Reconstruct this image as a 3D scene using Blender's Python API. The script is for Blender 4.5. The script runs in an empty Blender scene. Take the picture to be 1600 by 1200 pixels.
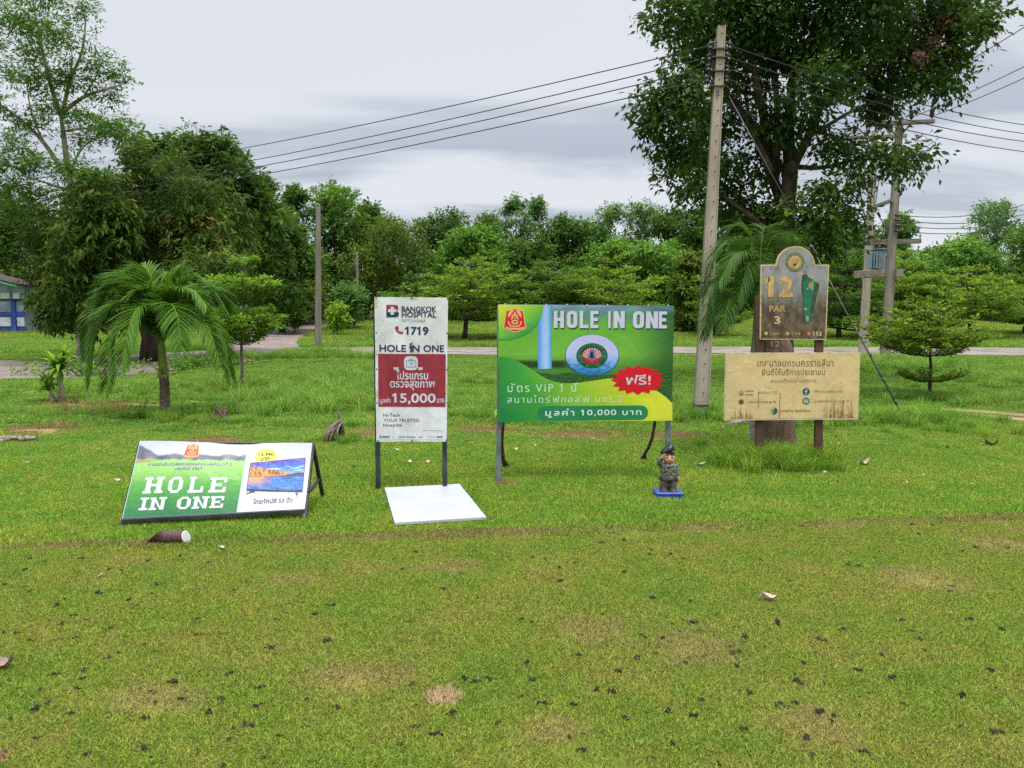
import bpy, math, random
import numpy as np
from mathutils import Vector, Matrix
from mathutils.geometry import tessellate_polygon

sc = bpy.context.scene
R = math.radians
# ------------------------------------------------------------------ camera
CAM_Z, PITCH, F = 1.65, R(5.47), 1200.0
cam_data = bpy.data.cameras.new('camera')
cam_data.sensor_width = 36.0
cam_data.lens = 27.0
cam_data.clip_start, cam_data.clip_end = 0.05, 3000.0
cam = bpy.data.objects.new('camera', cam_data)
sc.collection.objects.link(cam)
cam.location = (0, 0, CAM_Z)
cam.rotation_euler = (math.pi / 2 - PITCH, 0, 0)
sc.camera = cam
# ------------------------------------------------------------------ exposure, sky, sun
sc.view_settings.view_transform = 'Standard'
sc.view_settings.look = 'None'
sc.view_settings.exposure = 0.0
sc.view_settings.gamma = 1.0
sc.view_settings.use_curve_mapping = False
sc.cycles.max_bounces = 8
sc.cycles.diffuse_bounces = 3
sc.cycles.transmission_bounces = 4
sc.cycles.transparent_max_bounces = 4
sc.cycles.use_denoising = False
SUN_EL, SUN_ROT = R(71), R(165)
world = bpy.data.worlds.new('World')
sc.world = world
world.use_nodes = True
wt = world.node_tree
wn, wl = wt.nodes, wt.links
wn.clear()


def N(tree, kind, **kw):
    n = tree.nodes.new(kind)
    for k, v in kw.items():
        if k[0] == '_':
            n.inputs[int(k[1:])].default_value = v
        else:
            setattr(n, k, v)
    return n


def M(tree, op, a, b=None, c=None, clamp=False):
    n = tree.nodes.new('ShaderNodeMath')
    n.operation = op
    n.use_clamp = clamp
    for i, v in enumerate((a, b, c)):
        if v is None:
            continue
        if isinstance(v, (int, float)):
            n.inputs[i].default_value = v
        else:
            tree.links.new(v, n.inputs[i])
    return n.outputs[0]


def MIX(tree, fac, a, b, blend='MIX'):
    n = tree.nodes.new('ShaderNodeMix')
    n.data_type = 'RGBA'
    n.blend_type = blend
    for i, v in ((0, fac), (6, a), (7, b)):
        if isinstance(v, (int, float)):
            n.inputs[i].default_value = v
        elif isinstance(v, (tuple, list)):
            n.inputs[i].default_value = (v[0], v[1], v[2], 1)
        else:
            tree.links.new(v, n.inputs[i])
    return n.outputs[2]


def SMOOTH(tree, x, lo, hi, t0=0.0, t1=1.0):
    n = tree.nodes.new('ShaderNodeMapRange')
    n.interpolation_type = 'SMOOTHSTEP'
    tree.links.new(x, n.inputs[0])
    n.inputs[1].default_value, n.inputs[2].default_value = lo, hi
    n.inputs[3].default_value, n.inputs[4].default_value = t0, t1
    return n.outputs[0]


def RAMP(tree, x, stops, interp='LINEAR'):
    n = tree.nodes.new('ShaderNodeValToRGB')
    cr = n.color_ramp
    cr.interpolation = interp
    while len(cr.elements) < len(stops):
        cr.elements.new(0.5)
    for e, (p, c) in zip(cr.elements, stops):
        e.position = p
        e.color = (c[0], c[1], c[2], 1)
    if x is not None:
        tree.links.new(x, n.inputs[0])
    return n.outputs[0]


def NOISE(tree, vec, scale, detail=3.0, rough=0.55, dist=0.0):
    n = tree.nodes.new('ShaderNodeTexNoise')
    n.inputs['Scale'].default_value = scale
    n.inputs['Detail'].default_value = detail
    n.inputs['Roughness'].default_value = rough
    n.inputs['Distortion'].default_value = dist
    if vec is not None:
        tree.links.new(vec, n.inputs['Vector'])
    return n.outputs[0]


def VMUL(tree, vec, s, add=(0, 0, 0)):
    n = tree.nodes.new('ShaderNodeMapping')
    tree.links.new(vec, n.inputs[0])
    n.inputs[1].default_value = add
    n.inputs[3].default_value = s
    return n.outputs[0]


# overcast sky: a Nishita sky seen through a full deck of cloud (brighter overhead than at the horizon)
sky = N(wt, 'ShaderNodeTexSky', sky_type='NISHITA', sun_disc=False)
sky.sun_elevation, sky.sun_rotation = SUN_EL, SUN_ROT
tc = N(wt, 'ShaderNodeTexCoord')
sep = N(wt, 'ShaderNodeSeparateXYZ')
wl.new(tc.outputs['Generated'], sep.inputs[0])
zc = M(wt, 'MAXIMUM', sep.outputs[2], 0.0)
den = M(wt, 'ADD', zc, 0.10)
comb = N(wt, 'ShaderNodeCombineXYZ')
wl.new(M(wt, 'DIVIDE', sep.outputs[0], den), comb.inputs[0])
wl.new(M(wt, 'DIVIDE', sep.outputs[1], den), comb.inputs[1])
c1 = NOISE(wt, VMUL(wt, comb.outputs[0], (0.40, 0.95, 1), (3.1, 1.7, 0)), 1.0, 6.0, 0.52, 0.6)
c2 = NOISE(wt, VMUL(wt, comb.outputs[0], (0.16, 0.30, 1), (7.4, 0.3, 0)), 1.0, 3.0, 0.5, 0.3)
streak = M(wt, 'MULTIPLY', SMOOTH(wt, c1, 0.45, 0.62), SMOOTH(wt, sep.outputs[2], 0.46, 0.15))
bright = M(wt, 'MULTIPLY', SMOOTH(wt, c2, 0.42, 0.62), SMOOTH(wt, sep.outputs[2], 0.30, 0.08))
deck = MIX(wt, bright, (7.9, 8.25, 8.85), (9.4, 9.65, 9.95))
deck = MIX(wt, streak, deck, (4.7, 5.25, 6.2))
deck = MIX(wt, SMOOTH(wt, c2, 0.35, 0.65, 0.0, 0.45), deck, (6.7, 7.15, 7.95))
lift = SMOOTH(wt, sep.outputs[2], 0.40, 0.90, 1.0, 3.8)
deckl = N(wt, 'ShaderNodeVectorMath', operation='SCALE')
wl.new(deck, deckl.inputs[0])
wl.new(lift, deckl.inputs['Scale'])
skyc = MIX(wt, 0.96, sky.outputs[0], deckl.outputs[0])
bg = N(wt, 'ShaderNodeBackground')
wl.new(skyc, bg.inputs[0])
bg.inputs[1].default_value = 0.1
wo = N(wt, 'ShaderNodeOutputWorld')
wl.new(bg.outputs[0], wo.inputs[0])

sun_d = bpy.data.lights.new('sun', 'SUN')
sun_d.energy, sun_d.angle, sun_d.color = 2.2, R(9), (1.0, 0.96, 0.90)
sun = bpy.data.objects.new('sun', sun_d)
sc.collection.objects.link(sun)
# sky sun_rotation 0 = +Y, clockwise seen from above
sdir = Vector((math.sin(SUN_ROT) * math.cos(SUN_EL), math.cos(SUN_ROT) * math.cos(SUN_EL), math.sin(SUN_EL)))
sun.rotation_euler = sdir.to_track_quat('Z', 'Y').to_euler()


# ------------------------------------------------------------------ terrain and picture-to-ground helpers
def sstep(a, b, x):
    t = np.clip((x - a) / (b - a), 0, 1)
    return t * t * (3 - 2 * t)


def T(x, y):
    """height of the ground"""
    x, y = np.asarray(x, float), np.asarray(y, float)
    und = 0.035 * np.sin(x * 0.9 + 0.7 * y) * np.sin(0.55 * y - 0.4 * x) * sstep(9, 14, y)
    return und + 1.25 * sstep(37, 66, y) + 0.012 * np.clip(y - 66, 0, 200)


def ray(px, py):
    cx, cy = (px - 800) / F, (600 - py) / F
    return Vector((cx, math.cos(PITCH) + cy * math.sin(PITCH), -math.sin(PITCH) + cy * math.cos(PITCH)))


def G(px, py):
    """ground point under a picture point"""
    d = ray(px, py)
    t = 1.5
    while t < 260:
        if CAM_Z + d.z * t < float(T(d.x * t, d.y * t)):
            break
        t *= 1.004
    lo, hi = t / 1.004, t
    for _ in range(20):
        m = (lo + hi) / 2
        if CAM_Z + d.z * m < float(T(d.x * m, d.y * m)):
            hi = m
        else:
            lo = m
    return Vector((d.x * hi, d.y * hi, float(T(d.x * hi, d.y * hi))))


def P(px, py, depth):
    """the point at distance depth (metres along y) behind a picture point"""
    d = ray(px, py)
    t = depth / d.y
    return Vector((d.x * t, depth, CAM_Z + d.z * t))


# ------------------------------------------------------------------ object helpers
def link(o):
    sc.collection.objects.link(o)
    return o


def tag(o, label, cat, group=None, kind=None):
    o['label'] = label
    o['category'] = cat
    if group:
        o['group'] = group
    if kind:
        o['kind'] = kind
    return o


def thing(name, loc, label, cat, group=None):
    o = bpy.data.objects.new(name, None)
    o.empty_display_size = 0.2
    link(o)
    o.location = loc
    return tag(o, label, cat, group)


def root_loc(o):
    v = Vector((0, 0, 0))
    while o is not None:
        v += o.location
        o = o.parent
    return v


class MB:
    """collects shapes given in world coordinates; build() links them as ONE mesh object"""

    def __init__(s):
        s.v, s.f, s.m, s.sm, s.uv = [], [], [], [], []

    def add(s, vs, fs, mi=0, smooth=False, uvs=None):
        b = len(s.v)
        s.v += [tuple(v) for v in vs]
        s.uv += list(uvs) if uvs is not None else [(0, 0)] * len(vs)
        for f in fs:
            s.f.append([b + i for i in f])
            s.m.append(mi)
            s.sm.append(smooth)
        return s

    def box(s, c, size, rot=None, mi=0, bev=0.0):
        hx, hy, hz = size[0] / 2, size[1] / 2, size[2] / 2
        c = Vector(c)
        if bev <= 0:
            vs = [Vector((x * hx, y * hy, z * hz)) for z in (-1, 1) for y in (-1, 1) for x in (-1, 1)]
            fs = [(0, 2, 3, 1), (4, 5, 7, 6), (0, 1, 5, 4), (2, 6, 7, 3), (0, 4, 6, 2), (1, 3, 7, 5)]
        else:
            vs, fs, idx = [], [], {}
            for sx in (-1, 1):
                for sy in (-1, 1):
                    for sz in (-1, 1):
                        for ax in range(3):
                            h = [hx - bev, hy - bev, hz - bev]
                            h[ax] += bev
                            idx[(sx, sy, sz, ax)] = len(vs)
                            vs.append(Vector((sx * h[0], sy * h[1], sz * h[2])))
            for ax in range(3):
                b, cc = (ax + 1) % 3, (ax + 2) % 3
                for sg in (-1, 1):
                    q = []
                    for sb, scc in ((-1, -1), (1, -1), (1, 1), (-1, 1)):
                        k = [0, 0, 0]
                        k[ax], k[b], k[cc] = sg, sb, scc
                        q.append(idx[(k[0], k[1], k[2], ax)])
                    fs.append(q if sg > 0 else q[::-1])
                for s1 in (-1, 1):
                    for s2 in (-1, 1):
                        q = []
                        for e, a2 in ((-1, b), (1, b), (1, cc), (-1, cc)):
                            k = [0, 0, 0]
                            k[ax], k[b], k[cc] = e, s1, s2
                            q.append(idx[(k[0], k[1], k[2], a2)])
                        fs.append(q if s1 * s2 < 0 else q[::-1])
            for sx in (-1, 1):
                for sy in (-1, 1):
                    for sz in (-1, 1):
                        q = [idx[(sx, sy, sz, a)] for a in range(3)]
                        fs.append(q if sx * sy * sz > 0 else q[::-1])
        if rot is not None:
            vs = [rot @ v for v in vs]
        return s.add([c + v for v in vs], fs, mi)

    def bar(s, a, b, w, t, up=Vector((0, 1, 0)), mi=0, bev=0.0):
        """a box beam from a to b, t thick along up, w wide"""
        a, b = Vector(a), Vector(b)
        z = (b - a).normalized()
        x = Vector(up).cross(z).normalized()
        y = z.cross(x)
        rot = Matrix((x, y, z)).transposed()
        return s.box((a + b) / 2, (w, t, (b - a).length), rot, mi, bev)

    def tube(s, pts, rad, n=8, mi=0, caps=True, smooth=True, wob=0.0, seed=0):
        pts = [Vector(p) for p in pts]
        if not hasattr(rad, '__len__'):
            rad = [rad] * len(pts)
        rg = random.Random(seed)
        vs, fs = [], []
        x = None
        for i, p in enumerate(pts):
            t = (pts[min(i + 1, len(pts) - 1)] - pts[max(i - 1, 0)]).normalized()
            if x is None:
                x = t.orthogonal().normalized()
            else:
                x = (x - t * x.dot(t))
                x = x.normalized() if x.length > 1e-6 else t.orthogonal().normalized()
            y = t.cross(x)
            for k in range(n):
                a = 2 * math.pi * k / n
                r = rad[i] * (1 + (rg.uniform(-wob, wob) if wob else 0))
                vs.append(p + x * (r * math.cos(a)) + y * (r * math.sin(a)))
        for i in range(len(pts) - 1):
            for k in range(n):
                fs.append((i * n + k, i * n + (k + 1) % n, (i + 1) * n + (k + 1) % n, (i + 1) * n + k))
        s.add(vs, fs, mi, smooth)
        if caps:
            b = len(s.v) - len(vs)
            s.f.append([b + k for k in range(n)][::-1]); s.m.append(mi); s.sm.append(False)
            e = b + (len(pts) - 1) * n
            s.f.append([e + k for k in range(n)]); s.m.append(mi); s.sm.append(False)
        return s

    def ball(s, c, r, nu=12, nv=8, mi=0, rot=None, jit=0.0, seed=0):
        c = Vector(c)
        r = Vector((r, r, r)) if not hasattr(r, '__len__') else Vector(r)
        rg = random.Random(seed)
        vs, fs = [], []
        for j in range(nv + 1):
            th = math.pi * j / nv
            for i in range(nu):
                ph = 2 * math.pi * i / nu
                k = 1 + (rg.uniform(-jit, jit) if 0 < j < nv else 0)
                v = Vector((r.x * math.sin(th) * math.cos(ph), r.y * math.sin(th) * math.sin(ph), r.z * math.cos(th))) * k
                vs.append(c + (rot @ v if rot is not None else v))
        for j in range(nv):
            for i in range(nu):
                a, b = j * nu + i, j * nu + (i + 1) % nu
                if j == 0:
                    fs.append((0, a + nu, b + nu))
                elif j == nv - 1:
                    fs.append((a, nv * nu, b))
                else:
                    fs.append((a, a + nu, b + nu, b))
        return s.add(vs, fs, mi, True)

    def prism(s, poly, fn, h0, h1, mi=0):
        """a closed outline (list of 2-D points) between heights h0 and h1; fn maps (u,v,h) to the world"""
        n = len(poly)
        vs = [fn(p[0], p[1], h0) for p in poly] + [fn(p[0], p[1], h1) for p in poly]
        fs = [tuple(range(n))[::-1], tuple(range(n, 2 * n))]
        fs += [(i, (i + 1) % n, n + (i + 1) % n, n + i) for i in range(n)]
        return s.add(vs, fs, mi)

    def mesh(s, name, off=Vector((0, 0, 0)), mats=()):
        me = bpy.data.meshes.new(name)
        me.from_pydata([(v[0] - off.x, v[1] - off.y, v[2] - off.z) for v in s.v], [], s.f)
        for m in mats:
            me.materials.append(m)
        me.polygons.foreach_set('material_index', s.m)
        me.polygons.foreach_set('use_smooth', s.sm)
        uvl = me.uv_layers.new(name='uv')
        vi = np.zeros(len(me.loops), dtype=np.int32)
        me.loops.foreach_get('vertex_index', vi)
        uvl.data.foreach_set('uv', np.array(s.uv, dtype=np.float32)[vi].ravel())
        me.update()
        return me

    def build(s, name, mats, parent=None, origin=None):
        mats = mats if isinstance(mats, (list, tuple)) else [mats]
        off = Vector((0, 0, 0))
        if parent is not None:
            off = root_loc(parent)
        elif origin is not None:
            off = Vector(origin)
        o = link(bpy.data.objects.new(name, s.mesh(name, off, mats)))
        if parent is not None:
            o.parent = parent
        elif origin is not None:
            o.location = origin
        return o


def fuse(mb, voxel, smooth=6):
    """melt the shapes of mb into one continuous skin"""
    me = mb.mesh('melt')
    o = link(bpy.data.objects.new('melt', me))
    md = o.modifiers.new('r', 'REMESH')
    md.mode, md.voxel_size, md.use_smooth_shade = 'VOXEL', voxel, True
    if smooth:
        sm = o.modifiers.new('s', 'SMOOTH')
        sm.factor, sm.iterations = 0.5, smooth
    dg = bpy.context.evaluated_depsgraph_get()
    ev = o.evaluated_get(dg)
    m2 = ev.to_mesh()
    out = MB()
    out.add([v.co.copy() for v in m2.vertices], [tuple(p.vertices) for p in m2.polygons], 0, True)
    ev.to_mesh_clear()
    bpy.data.objects.remove(o)
    bpy.data.meshes.remove(me)
    return out


def catmull(pts, n=8):
    pts = [Vector(p) for p in pts]
    q = [pts[0] * 2 - pts[1]] + pts + [pts[-1] * 2 - pts[-2]]
    out = []
    for i in range(1, len(q) - 2):
        for k in range(n):
            t = k / n
            a, b, c, d = q[i - 1], q[i], q[i + 1], q[i + 2]
            out.append(0.5 * ((2 * b) + (c - a) * t + (2 * a - 5 * b + 4 * c - d) * t * t + (3 * b - a - 3 * c + d) * t ** 3))
    out.append(pts[-1])
    return out


# ------------------------------------------------------------------ materials
def newmat(name):
    m = bpy.data.materials.new(name)
    m.use_nodes = True
    t = m.node_tree
    t.nodes.clear()
    out = t.nodes.new('ShaderNodeOutputMaterial')
    b = t.nodes.new('ShaderNodeBsdfPrincipled')
    t.links.new(b.outputs[0], out.inputs[0])
    return m, t, b, out


def bump(t, b, height, strength=0.3, dist=0.01):
    n = N(t, 'ShaderNodeBump')
    n.inputs['Strength'].default_value = strength
    n.inputs['Distance'].default_value = dist
    t.links.new(height, n.inputs['Height'])
    t.links.new(n.outputs[0], b.inputs['Normal'])


def pm(name, col, rough=0.6, var=0.2, scale=12.0, metal=0.0, spec=0.4, bmp=0.0, bdist=0.005, stretch=(1, 1, 1), col2=None, coat=0.0):
    """plain material with mottled colour and roughness"""
    m, t, b, _ = newmat(name)
    co = N(t, 'ShaderNodeTexCoord').outputs['Object']
    co = VMUL(t, co, stretch)
    n1 = NOISE(t, co, scale, 5.0, 0.6)
    c2 = col2 if col2 else tuple(c * (1 - var) for c in col)
    c1 = col if col2 else tuple(min(1, c * (1 + var * 0.6)) for c in col)
    t.links.new(MIX(t, SMOOTH(t, n1, 0.35, 0.65), c1, c2), b.inputs['Base Color'])
    b.inputs['Metallic'].default_value = metal
    b.inputs['Specular IOR Level'].default_value = spec
    b.inputs['Coat Weight'].default_value = coat
    t.links.new(SMOOTH(t, n1, 0.3, 0.7, max(0.02, rough - 0.08), min(1, rough + 0.08)), b.inputs['Roughness'])
    if bmp:
        bump(t, b, NOISE(t, co, scale * 3, 6.0, 0.65), bmp, bdist)
    return m


def pr(name, col, rough=0.42):
    """printed ink on vinyl"""
    return pm(name, col, rough, 0.05, 9.0, spec=0.35)
# ------------------------------------------------------------------ ground
LINE_A, LINE_B = G(0, 851), G(1600, 803)
ldir = (LINE_B - LINE_A).normalized()
lnor = Vector((-ldir.y, ldir.x, 0))          # points away from the camera
LINE_C = lnor.dot(LINE_A)


def patch(px, py, rx, ry, k):
    """bare or dry patch: centre, radii (picture px) and the earth colour index"""
    c = G(px, py)
    ex = (G(px + rx, py) - c).length
    ey = (G(px, py - ry) - c).length
    return (c.x, c.y, ex, ey, k)


DRY = [patch(693, 1088, 27, 14, 0), patch(1085, 1010, 95, 40, 1), patch(930, 985, 70, 25, 1), patch(860, 1140, 70, 25, 1),
       patch(1270, 1130, 90, 38, 1), patch(0, 1182, 24, 12, 2), patch(1090, 828, 40, 7, 1), patch(1330, 820, 45, 5, 1),
       patch(600, 678, 90, 10, 2), patch(760, 672, 60, 7, 2), patch(900, 680, 90, 9, 2), 
       patch(150, 640, 90, 9, 2), patch(60, 672, 70, 9, 2), patch(1050, 682, 60, 6, 2), patch(330, 690, 70, 8, 2),
       patch(90, 634, 40, 5, 2), patch(1560, 850, 60, 16, 1), patch(1440, 905, 90, 22, 1), patch(700, 885, 60, 12, 1), patch(560, 1060, 120, 30, 1), patch(250, 1090, 90, 26, 1), patch(460, 905, 60, 10, 1),
       patch(640, 776, 50, 5, 2), patch(790, 757, 20, 4, 2)]


def lawn_group():
    t = bpy.data.node_groups.new('lawn_colour', 'ShaderNodeTree')
    t.interface.new_socket('Color', in_out='OUTPUT', socket_type='NodeSocketColor')
    t.interface.new_socket('Bare', in_out='OUTPUT', socket_type='NodeSocketFloat')
    out = t.nodes.new('NodeGroupOutput')
    pos = N(t, 'ShaderNodeNewGeometry').outputs['Position']
    n1 = NOISE(t, pos, 0.33, 5.0, 0.6)
    n2 = NOISE(t, pos, 1.7, 4.0, 0.6, 0.4)
    n3 = NOISE(t, pos, 7.0, 4.0, 0.65)
    n4 = NOISE(t, pos, 31.0, 3.0, 0.6)
    v = N(t, 'ShaderNodeVectorMath', operation='DOT_PRODUCT')
    t.links.new(pos, v.inputs[0])
    v.inputs[1].default_value = lnor
    ld = M(t, 'SUBTRACT', v.outputs['Value'], LINE_C)
    ldn = M(t, 'ADD', ld, M(t, 'MULTIPLY', M(t, 'SUBTRACT', n3, 0.5), 0.16))
    tee = SMOOTH(t, ldn, 0.05, -0.05)
    far = SMOOTH(t, ldn, 1.6, 6.5)
    sepp = N(t, 'ShaderNodeSeparateXYZ')
    t.links.new(pos, sepp.inputs[0])
    mixn = M(t, 'ADD', M(t, 'MULTIPLY', n2, 0.6), M(t, 'MULTIPLY', n3, 0.4))
    teec = RAMP(t, mixn, [(0.30, (0.130, 0.235, 0.026)), (0.46, (0.194, 0.275, 0.033)), (0.60, (0.266, 0.275, 0.049)), (0.74, (0.320, 0.252, 0.100))])
    midc = RAMP(t, mixn, [(0.30, (0.112, 0.243, 0.024)), (0.48, (0.179, 0.310, 0.031)), (0.66, (0.296, 0.335, 0.045))])
    farc = RAMP(t, mixn, [(0.30, (0.093, 0.210, 0.029)), (0.50, (0.168, 0.306, 0.042)), (0.68, (0.308, 0.337, 0.064))])
    farb = RAMP(t, n1, [(0.38, (0.197, 0.314, 0.046)), (0.62, (0.346, 0.395, 0.064))])
    farc = MIX(t, SMOOTH(t, sepp.outputs[1], 30.0, 52.0, 0.0, 0.75), farc, farb)
    c = MIX(t, far, midc, farc)
    c = MIX(t, tee, c, teec)
    fl = M(t, 'MULTIPLY', SMOOTH(t, n4, 0.54, 0.68), SMOOTH(t, n2, 0.40, 0.62, 0.05, 0.50))
    c = MIX(t, M(t, 'MULTIPLY', fl, M(t, 'ADD', M(t, 'MULTIPLY', tee, 0.75), 0.15)), c, (0.21, 0.135, 0.06))
    # worn strip along the mowing edge, rougher and barer nearer the camera side of it
    strip = M(t, 'MULTIPLY', SMOOTH(t, M(t, 'ABSOLUTE', M(t, 'ADD', ldn, 0.10)), 0.13, 0.03), SMOOTH(t, n2, 0.38, 0.60, 0.15, 1.0))
    earth = [(0.42, 0.315, 0.18), (0.33, 0.225, 0.105), (0.30, 0.185, 0.095)]
    c = MIX(t, M(t, 'MULTIPLY', strip, 0.70), c, (0.24, 0.17, 0.085))
    bare = M(t, 'MULTIPLY', strip, 0.7)
    for (x, y, rx, ry, k) in DRY:
        mp = N(t, 'ShaderNodeMapping')
        t.links.new(pos, mp.inputs[0])
        mp.inputs[1].default_value = (-x / rx, -y / ry, 0)
        mp.inputs[3].default_value = (1 / rx, 1 / ry, 0)
        ln = N(t, 'ShaderNodeVectorMath', operation='LENGTH')
        t.links.new(mp.outputs[0], ln.inputs[0])
        e = M(t, 'ADD', ln.outputs['Value'], M(t, 'MULTIPLY', M(t, 'SUBTRACT', n3 if k else n4, 0.5), 2.6 if k else 2.0))
        f = SMOOTH(t, e, 1.15, 0.30 if k else 0.85)
        c = MIX(t, M(t, 'MULTIPLY', f, (1.0, 0.52, 0.85)[k]), c, earth[k])
        bare = M(t, 'MAXIMUM', bare, M(t, 'MULTIPLY', f, (1.0, 0.5, 0.7)[k]))
    t.links.new(c, out.inputs[0])
    t.links.new(bare, out.inputs[1])
    return t


LAWN = lawn_group()


def lawn_node(t):
    n = t.nodes.new('ShaderNodeGroup')
    n.node_tree = LAWN
    return n


def soil_mat():
    m, t, b, _ = newmat('turf_soil')
    g = lawn_node(t)
    pos = N(t, 'ShaderNodeNewGeometry').outputs['Position']
    n = NOISE(t, pos, 60.0, 4.0, 0.7)
    thatch = MIX(t, SMOOTH(t, n, 0.4, 0.65), (0.06, 0.075, 0.018), (0.13, 0.12, 0.035))
    c = MIX(t, SMOOTH(t, g.outputs[1], 0.2, 0.8, 0.5, 0.95), thatch, g.outputs[0])
    t.links.new(c, b.inputs['Base Color'])
    b.inputs['Roughness'].default_value = 0.95
    b.inputs['Specular IOR Level'].default_value = 0.1
    bump(t, b, n, 0.6, 0.02)
    return m


def blade_mat(name, dark, light, dryness):
    m, t, b, out = newmat(name)
    g = lawn_node(t)
    isl = N(t, 'ShaderNodeNewGeometry').outputs['Random Per Island']
    sc_ = N(t, 'ShaderNodeVectorMath', operation='SCALE')
    t.links.new(g.outputs[0], sc_.inputs[0])
    t.links.new(SMOOTH(t, isl, 0.0, 1.0, dark, light), sc_.inputs['Scale'])
    hs = sc_.outputs[0]
    wn_ = N(t, 'ShaderNodeTexWhiteNoise', noise_dimensions='1D')
    t.links.new(isl, wn_.inputs['W'])
    c = MIX(t, SMOOTH(t, wn_.outputs[0], 1.0 - dryness, 1.0 - dryness + 0.05), hs, (0.30, 0.235, 0.095))
    t.links.new(c, b.inputs['Base Color'])
    b.inputs['Roughness'].default_value = 0.6
    b.inputs['Specular IOR Level'].default_value = 0.12
    tr = N(t, 'ShaderNodeBsdfTranslucent')
    t.links.new(c, tr.inputs[0])
    mx = N(t, 'ShaderNodeMixShader', _0=0.3)
    t.links.new(b.outputs[0], mx.inputs[1])
    t.links.new(tr.outputs[0], mx.inputs[2])
    t.links.new(mx.outputs[0], out.inputs[0])
    return m


xs = np.unique(np.concatenate([np.linspace(-30, 30, 121), np.linspace(-110, 110, 89), np.array([-700, -400, -220, -150, 150, 220, 400, 700])]))
ys = np.unique(np.concatenate([np.linspace(-6, 14, 61), np.linspace(14, 74, 121), np.linspace(74, 150, 20), np.array([-200, -60, -20, 200, 300, 500, 900])]))
X, Y = np.meshgrid(xs, ys)
Z = T(X, Y)
nv = np.stack([X, Y, Z], -1).reshape(-1, 3)
nx, ny = len(xs), len(ys)
ii = (np.arange(ny - 1)[:, None] * nx + np.arange(nx - 1)[None, :]).ravel()
gf = np.stack([ii, ii + 1, ii + 1 + nx, ii + nx], -1)
gme = bpy.data.meshes.new('ground')
gme.from_pydata(nv.tolist(), [], gf.tolist())
gme.polygons.foreach_set('use_smooth', [True] * len(gme.polygons))
gme.materials.append(soil_mat())
ground = link(bpy.data.objects.new('ground', gme))
ground['kind'] = 'structure'


# ------------------------------------------------------------------ roads
def gravel_mat(name, a, b_, c_, sc_=1.0):
    m, t, b, _ = newmat(name)
    pos = N(t, 'ShaderNodeNewGeometry').outputs['Position']
    n1 = NOISE(t, pos, 0.8 * sc_, 6.0, 0.7)
    n2 = NOISE(t, pos, 24.0, 4.0, 0.7)
    c = MIX(t, SMOOTH(t, n1, 0.40, 0.62), a, b_)
    c = MIX(t, SMOOTH(t, n2, 0.50, 0.72, 0, 0.7), c, c_)
    t.links.new(c, b.inputs['Base Color'])
    b.inputs['Roughness'].default_value = 0.9
    b.inputs['Specular IOR Level'].default_value = 0.2
    bump(t, b, n2, 0.5, 0.02)
    return m


ROADS = []


def road(name, pts, w, mat, lift):
    c = catmull(pts, 14)
    mb = MB()
    vs, fs = [], []
    rg = random.Random(len(pts) * 7)
    K = 6
    for i, p in enumerate(c):
        d = (c[min(i + 1, len(c) - 1)] - c[max(i - 1, 0)])
        nrm = Vector((-d.y, d.x, 0)).normalized()
        ww = w[0] + (w[1] - w[0]) * i / (len(c) - 1) if isinstance(w, tuple) else w
        ww *= 1 + rg.uniform(-0.03, 0.03)
        for k in range(K + 1):
            q = p + nrm * (ww * (k / K - 0.5))
            vs.append((q.x, q.y, float(T(q.x, q.y)) + lift))
    for i in range(len(c) - 1):
        for k in range(K):
            a = i * (K + 1) + k
            fs.append((a, a + K + 1, a + K + 2, a + 1))
    mb.add(vs, fs, 0, True)
    o = mb.build(name, mat)
    o['kind'] = 'structure'
    wmax = w if not isinstance(w, tuple) else None
    ROADS.append((np.array([(p.x, p.y) for p in c]), w))
    return o


gm = gravel_mat('grey_road_gravel', (0.25, 0.205, 0.18), (0.155, 0.118, 0.10), (0.32, 0.27, 0.245))
rm_ = gravel_mat('red_dirt', (0.36, 0.235, 0.15), (0.26, 0.15, 0.085), (0.42, 0.30, 0.20))
road('road', [(90, 31.5, 0), (45, 31.2, 0)] +
     [(G(1590, 549).x, G(1590, 549).y, 0), G(1100, 549), G(800, 549), G(600, 549.5), G(470, 550), G(380, 555), G(250, 565), G(100, 577), G(0, 580), (-22, 21.5, 0), (-45, 19, 0)],
     (4.6, 7.0), gm, 0.022)
road('path', [G(470, 550), G(412, 548), G(410, 535), G(434, 521), G(475, 509.5), G(520, 502.5), G(580, 495), G(640, 489)], (3.4, 3.8), gm, 0.03)
road('dirt_track', [G(1430, 640.5), G(1520, 645), G(1600, 651.5), G(1700, 660)], (0.30, 0.42), rm_, 0.03)
road('dirt_track', [G(1475, 648), G(1540, 652), G(1600, 658.5), G(1700, 668)], (0.25, 0.40), rm_, 0.03)


def road_clear(xy, margin):
    keep = np.ones(len(xy), bool)
    for c, w in ROADS:
        ww = w if not isinstance(w, tuple) else max(w)
        dmin = np.full(len(xy), 1e9)
        for i in range(len(c) - 1):
            a, b = c[i], c[i + 1]
            ab = b - a
            t = np.clip(((xy - a) @ ab) / max(1e-9, ab @ ab), 0, 1)
            dmin = np.minimum(dmin, np.linalg.norm(xy - (a + t[:, None] * ab), axis=1))
        keep &= dmin > ww / 2 + margin + (.25 if ww < 1 else 0)
    return keep


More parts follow.
